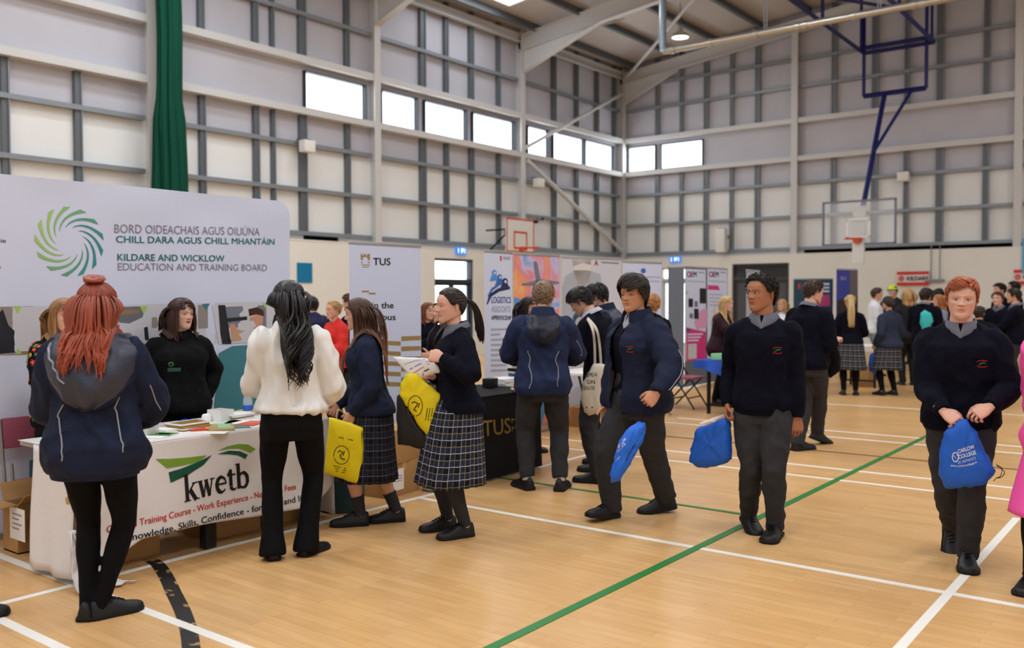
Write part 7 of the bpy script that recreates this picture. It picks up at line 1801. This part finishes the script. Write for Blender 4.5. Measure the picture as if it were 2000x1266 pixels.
extra('person in navy coat with brown fringe facing right beside the white and gold banner', 833, 11.3, 583, -38, NAVY, longh(hairm('chestnut', (112, 66, 44)), len=.2), sex='f', seed=38, pose=dict(lean=1, hl=(-.1, .28, 1.16), hr=(.1, .26, 1.1)), skirt=SKF, hem=-.1)
extra('person in navy jumper with long dark hair facing left behind the ponytail', 868, 9.9, 581, 60, NAVY, longh(HDB, len=.42), sex='f', seed=39, skirt=SKF, hem=-.02)
extra('person in dark red top with long blond hair leaning over the royal blue table', 1404, 13.7, 572, -62, mat('dark_red_top', (44, 18, 30), .8), longh(hairm('fair', (200, 168, 116)), len=.36, thick=.06), sex='f', seed=40, pose=dict(lean=16, hl=(-.05, .4, .92), hr=(.1, .42, .9)), trous=BLACKT, skin=SKP)
extra('person with reddish fair hair hidden behind the boy with the floppy hair', 1276, 10.6, 567, 150, NAVY, crop(hairm('red_fair', (170, 120, 72)), thick=.08, n=200), sex='f', seed=41)
extra('person in white top with blond hair hidden behind the curly haired boy', 1530, 17.4, 580, 30, mat('white_top', (210, 214, 220), .7), longh(HBL, len=.2), sex='f', seed=42)
# ---- the pink coat at the right edge
PINKC = mat('pink_coat', (244, 92, 176), .55, .3, bump=(26, .15))
b = person('person in bright pink coat and black leggings, mostly cut off by the right edge', 2082, 1156, 1.68, 14,
    dict(lean=2, fr=dict(px=(2014, 1150), yaw=0), fl=dict(px=(2096, 1148), yaw=0), hip=(0, 0), hl=(-.2, .02, .84), hr=(.15, -.02, .9), er=(.3, -1, 0), hands=dict(l=('relaxed',))),
    dict(top=dict(kind='coat', mat=PINKC, ease=.04, hem=-.09, amp=.02, wsc=(7, 7, 5), flare=.02), skirt=dict(mat=PINKC, hem=.42, top=.0, flare=.06, pleats=5, depth=.5), legs=dict(mat=BLACKT, ease=.004), shoes=SHO('lace')),
    dict(style='crop', mat=HDB, thick=.05, n=160), SKP, 1, 'f', dict(), seed=50)

# ---- what they carry
DBLUE = mat('bag_blue', (24, 92, 196), .55, .35, bump=(40, .15)); DBLUE2 = mat('bag_light_blue', (30, 104, 214), .5, .35, bump=(40, .15)); BWH = mat('bag_print_white', (226, 232, 240), .6); YEL = mat('bag_yellow', (228, 206, 20), .55, .3); DYEL = mat('bag_print_dark', (60, 56, 14), .6); TOTE = mat('tote_canvas', (214, 206, 190), .85, bump=(200, .3))
def world(b, k='r', d=(0, 0, 0)): return b.root.matrix_basis @ (b.hand[k] @ Vector(d))
for b in (P14, P10, P9, P6, P5, P7, P8, P11, B13, B20): b.root.matrix_basis = Matrix.Translation(b.root.location) @ Matrix.Rotation(b.root.rotation_euler[2], 4, 'Z')
def front_of(b, y, x=0.): q = b.root.matrix_basis @ Vector((x, y, 1.)); return q
base, onto, n, hit = pouch('drawstring_bag', 'blue drawstring bag with white college lettering held by the ginger haired boy', 'bag', [(1872, 822), (1886, 822), (1906, 846), (1922, 884), (1944, 920), (1922, 946), (1885, 952), (1848, 952), (1836, 926), (1838, 880), (1846, 846)], front_of(P14, .29), 0, .09, [DBLUE], wr=.014, gather=.008)
px_text(base, onto, 'CARLOW', BWH, (1872, 886), (1904, 876), 8, .02); px_text(base, onto, 'COLLEGE', BWH, (1873, 897), (1907, 887), 8, .02); px_text(base, onto, "ST. PATRICK'S", BWH, (1872, 907), (1906, 897), 5, .0); px_text(base, onto, 'www.carlowcollege.ie', BWH, (1857, 911), (1908, 904), 4.5, .01, arch=-4)
px_strip(base, onto, 'round_seal', BWH, circ_px(1866, 893, 6, 9), 1.6); px_strip(base, onto, 'seal_mark', BWH, [(1863, 890), (1867, 896), (1870, 888)], 1.5)
cord(base, [hit(1946, 908), hit(1950, 912), hit(1962, 922), hit(1956, 932), hit(1946, 934)]); cord(base, [hit(1946, 908), hit(1957, 915), hit(1954, 930), hit(1946, 934), hit(1940, 940)])
base, onto, n, hit = pouch('drawstring_bag', 'plain blue drawstring bag swinging from the hand of the curly haired boy', 'bag', [(1412, 819), (1424, 818), (1426, 840), (1427, 896), (1418, 904), (1388, 912), (1356, 910), (1348, 902), (1353, 868), (1362, 838), (1380, 832)], world(P10, 'r', (0, .08, -.02)), 20, .11, [DBLUE], wr=.016, gather=.006)
cord(base, [world(P10, 'r', (0, .08, -.03)), hit(1422, 818), hit(1428, 850), hit(1424, 890)])
base, onto, n, hit = pouch('drawstring_bag', 'narrow blue drawstring bag with white print held by the striding boy in the open jacket', 'bag', [(1246, 826), (1258, 826), (1259, 846), (1246, 872), (1226, 908), (1206, 938), (1195, 942), (1194, 930), (1203, 896), (1212, 862), (1228, 838)], world(P9, 'l', (0, .09, -.03)), -20, .10, [DBLUE2], wr=.014, gather=.006)
px_text(base, onto, 'CARLOW', BWH, (1207, 876), (1224, 858), 5, .02); px_text(base, onto, 'COLLEGE', BWH, (1207, 884), (1222, 868), 5, .02); px_text(base, onto, 'www.', BWH, (1204, 902), (1212, 892), 4); px_strip(base, onto, 'fold', mat('bag_fold_shade', (18, 60, 130), .6), [(1246, 860), (1232, 882), (1222, 900)], 2.2)  # last strip paints a crease's shade in darker blue, no modelled fold
cord(base, [world(P9, 'l', (0, .08, -.04)), hit(1252, 828), hit(1248, 840)])
base, onto, n, hit = pouch('tote_bag', 'upright yellow bag with round printed seal carried by the long haired girl', 'bag', [(644, 816), (676, 824), (708, 836), (709, 890), (706, 948), (670, 936), (634, 923), (638, 870)], world(P5, 'l', (0, .085, -.03))+Vector((.06, -.07, 0)), 10, .06, [YEL], wr=.008)
px_strip(base, onto, 'round_seal', DYEL, circ_px(667, 889, 15, 18), 1.4); px_strip(base, onto, 'seal_figure', DYEL, [(660, 884), (664, 880), (669, 884), (664, 890), (667, 896), (674, 898)], 2.4); px_strip(base, onto, 'seal_figure', DYEL, [(668, 884), (673, 882), (670, 890)], 2.2)
for y, x0, x1 in ((854, 661, 690), (910, 651, 676), (915, 654, 676), (920, 656, 674)): px_strip(base, onto, 'text_line', DYEL, [(x0, y), (x1, y+(x1-x0)*.22)], 1.5)
px_strip(base, onto, 'side_seam', DYEL, [(707, 842), (707, 944)], 1.6)
cord(base, [hit(657, 819), hit(662, 800), world(P5, 'l', (0, .06, -.03)), hit(686, 828)], .004, mat('handle_cream', (206, 196, 160), .7), 'handle')
hitp = world(P6, 'r', (0, .12, .0))
base, onto, n, hit = pouch('drawstring_bag', 'tilted bag, half yellow and half black, held under the leaflets by the ponytail girl', 'bag', [(796, 730), (812, 728), (838, 752), (862, 772), (862, 840), (850, 866), (822, 836), (796, 796), (782, 770), (784, 750)], hitp, 12, .07, [YEL], wr=.01)
px_strip(base, onto, 'round_seal', DYEL, circ_px(811, 793, 14, 20), 1.5); px_strip(base, onto, 'seal_figure', DYEL, [(804, 788), (809, 785), (816, 788), (812, 795), (808, 800), (814, 804)], 2.6); px_strip(base, onto, 'seal_figure', DYEL, [(814, 790), (820, 788), (816, 796)], 2.4)
for x in (831, 836, 841): px_strip(base, onto, 'text_line', DYEL, [(x, 822), (x+4, 797)], 1.4)
bp = base
pouch('x', None, None, [(783, 768), (796, 792), (822, 834), (851, 866), (840, 882), (806, 872), (778, 868), (775, 820), (777, 775)], hitp-Vector((n.x, n.y, 0))*.03, 12, .07, [mat('bag_black', (22, 22, 26), .5, .35)], part='black_back', root=bp, wr=.01)
cord(bp, [hit(822, 868), hit(826, 884), hit(836, 890), hit(846, 886)]); cord(bp, [hit(853, 762), hit(857, 774), hit(855, 782)])
base, onto, n, hit = pouch('leaflets', 'fan of white printed leaflets in the hand of the ponytail girl', 'leaflets', [(767, 697), (800, 699), (835, 700), (852, 712), (868, 728), (846, 730), (820, 738), (802, 734), (786, 718)], hitp+Vector((0, 0, .03)), 14, .02, [cmat(232, 232, 236)], wr=.004)
for c_, pts in ((cmat(120, 130, 190), [(800, 722), (818, 712), (836, 706)]), (cmat(206, 140, 130), [(806, 730), (822, 720), (838, 710)]), (cmat(160, 190, 220), [(790, 712), (812, 704), (830, 702)]), (INK, [(812, 734), (836, 722), (850, 712)])): px_strip(base, onto, 'printed_curve', c_, pts, 2.2)
bs_ = world(P8, 'l') 
sp_ = P8.root.matrix_basis @ Vector(P8.sh['l'])
tp = sp_+Vector((.16, -.22, -.35))
base, onto, n, hit = pouch('tote_bag', 'cream canvas tote bag with black lettering hanging from a shoulder', 'bag', [(1160, 711), (1182, 712), (1178, 745), (1172, 806), (1150, 811), (1141, 806), (1135, 775), (1140, 745), (1150, 728)], (tp.x, tp.y, tp.z), 8, .09, [TOTE], wr=.008)
px_text(base, onto, 'OPEN', INK, (1143, 737), (1166, 735), 8, .01); px_text(base, onto, 'ON', INK, (1146, 750), (1162, 750), 8, .01); px_text(base, onto, 'GREATER', INK, (1139, 762), (1162, 762), 8, .0); px_strip(base, onto, 'small_print', INK, [(1144, 796), (1158, 796)], 2.5)
for x0, x1, xt in ((1161, 1162, 1156), (1171, 1174, 1163)):
    pm = M(); P, r = resample([tuple(hit(x1, 714)-base.location), tuple(hit((xt+x1)/2+2, 670)-base.location), tuple(hit(xt+1, 642)-base.location), tuple(sp_+Vector((0, 0, .075))-base.location), tuple(sp_+Vector((-.06, .08, .03))-base.location)], [.012]*5, 6); pm.tube(P, [float(q) for q in r], 6, flat=.2, up=(1, 0, 0)); pm.build('strap', TOTE, base)
q = world(P11, 'r', (0, .08, -.03)); base, onto, n, hit = pouch('shoulder_bag', 'black bag hanging from the forearm of the boy walking away', 'bag', [(1618, 676), (1634, 674), (1642, 700), (1640, 724), (1622, 738), (1610, 730), (1610, 696)], q+Vector((0, 0, -.1)), 0, .12, [BLACK], wr=.012)
cord(base, [hit(1622, 678), q, hit(1634, 680)], .006, BLACK, 'handle')
q = B13.root.matrix_basis @ Vector((-.2, .16, .75)); base, onto, n, hit = pouch('drawstring_bag', 'small blue bag hanging between the two girls in plaid skirts', 'bag', [(1700, 692), (1712, 686), (1715, 712), (1710, 732), (1698, 724), (1696, 708)], q, 0, .08, [DBLUE], wr=.01)
c, Rm = B20.spine(.15); q = B20.root.matrix_basis @ Vector(c+Rm @ np.array([.05, -.19, 0])); base, onto, n, hit = pouch('drawstring_bag', 'turquoise drawstring bag on the back of a navy jumper in the crowd', 'bag', [(1799, 612), (1806, 606), (1818, 612), (1823, 628), (1815, 642), (1803, 646), (1797, 632)], q, 0, .09, [mat('bag_turquoise', (60, 190, 190), .55)], wr=.01)
q = B3c.root.matrix_basis @ Vector((0, .42, 1.08)); base, onto, n, hit = pouch('papers', 'white papers held beside the white and gold banner', 'papers', [(659, 642), (674, 640), (684, 646), (676, 654), (668, 650)], q, 0, .02, [cmat(232, 232, 232)], wr=.004)
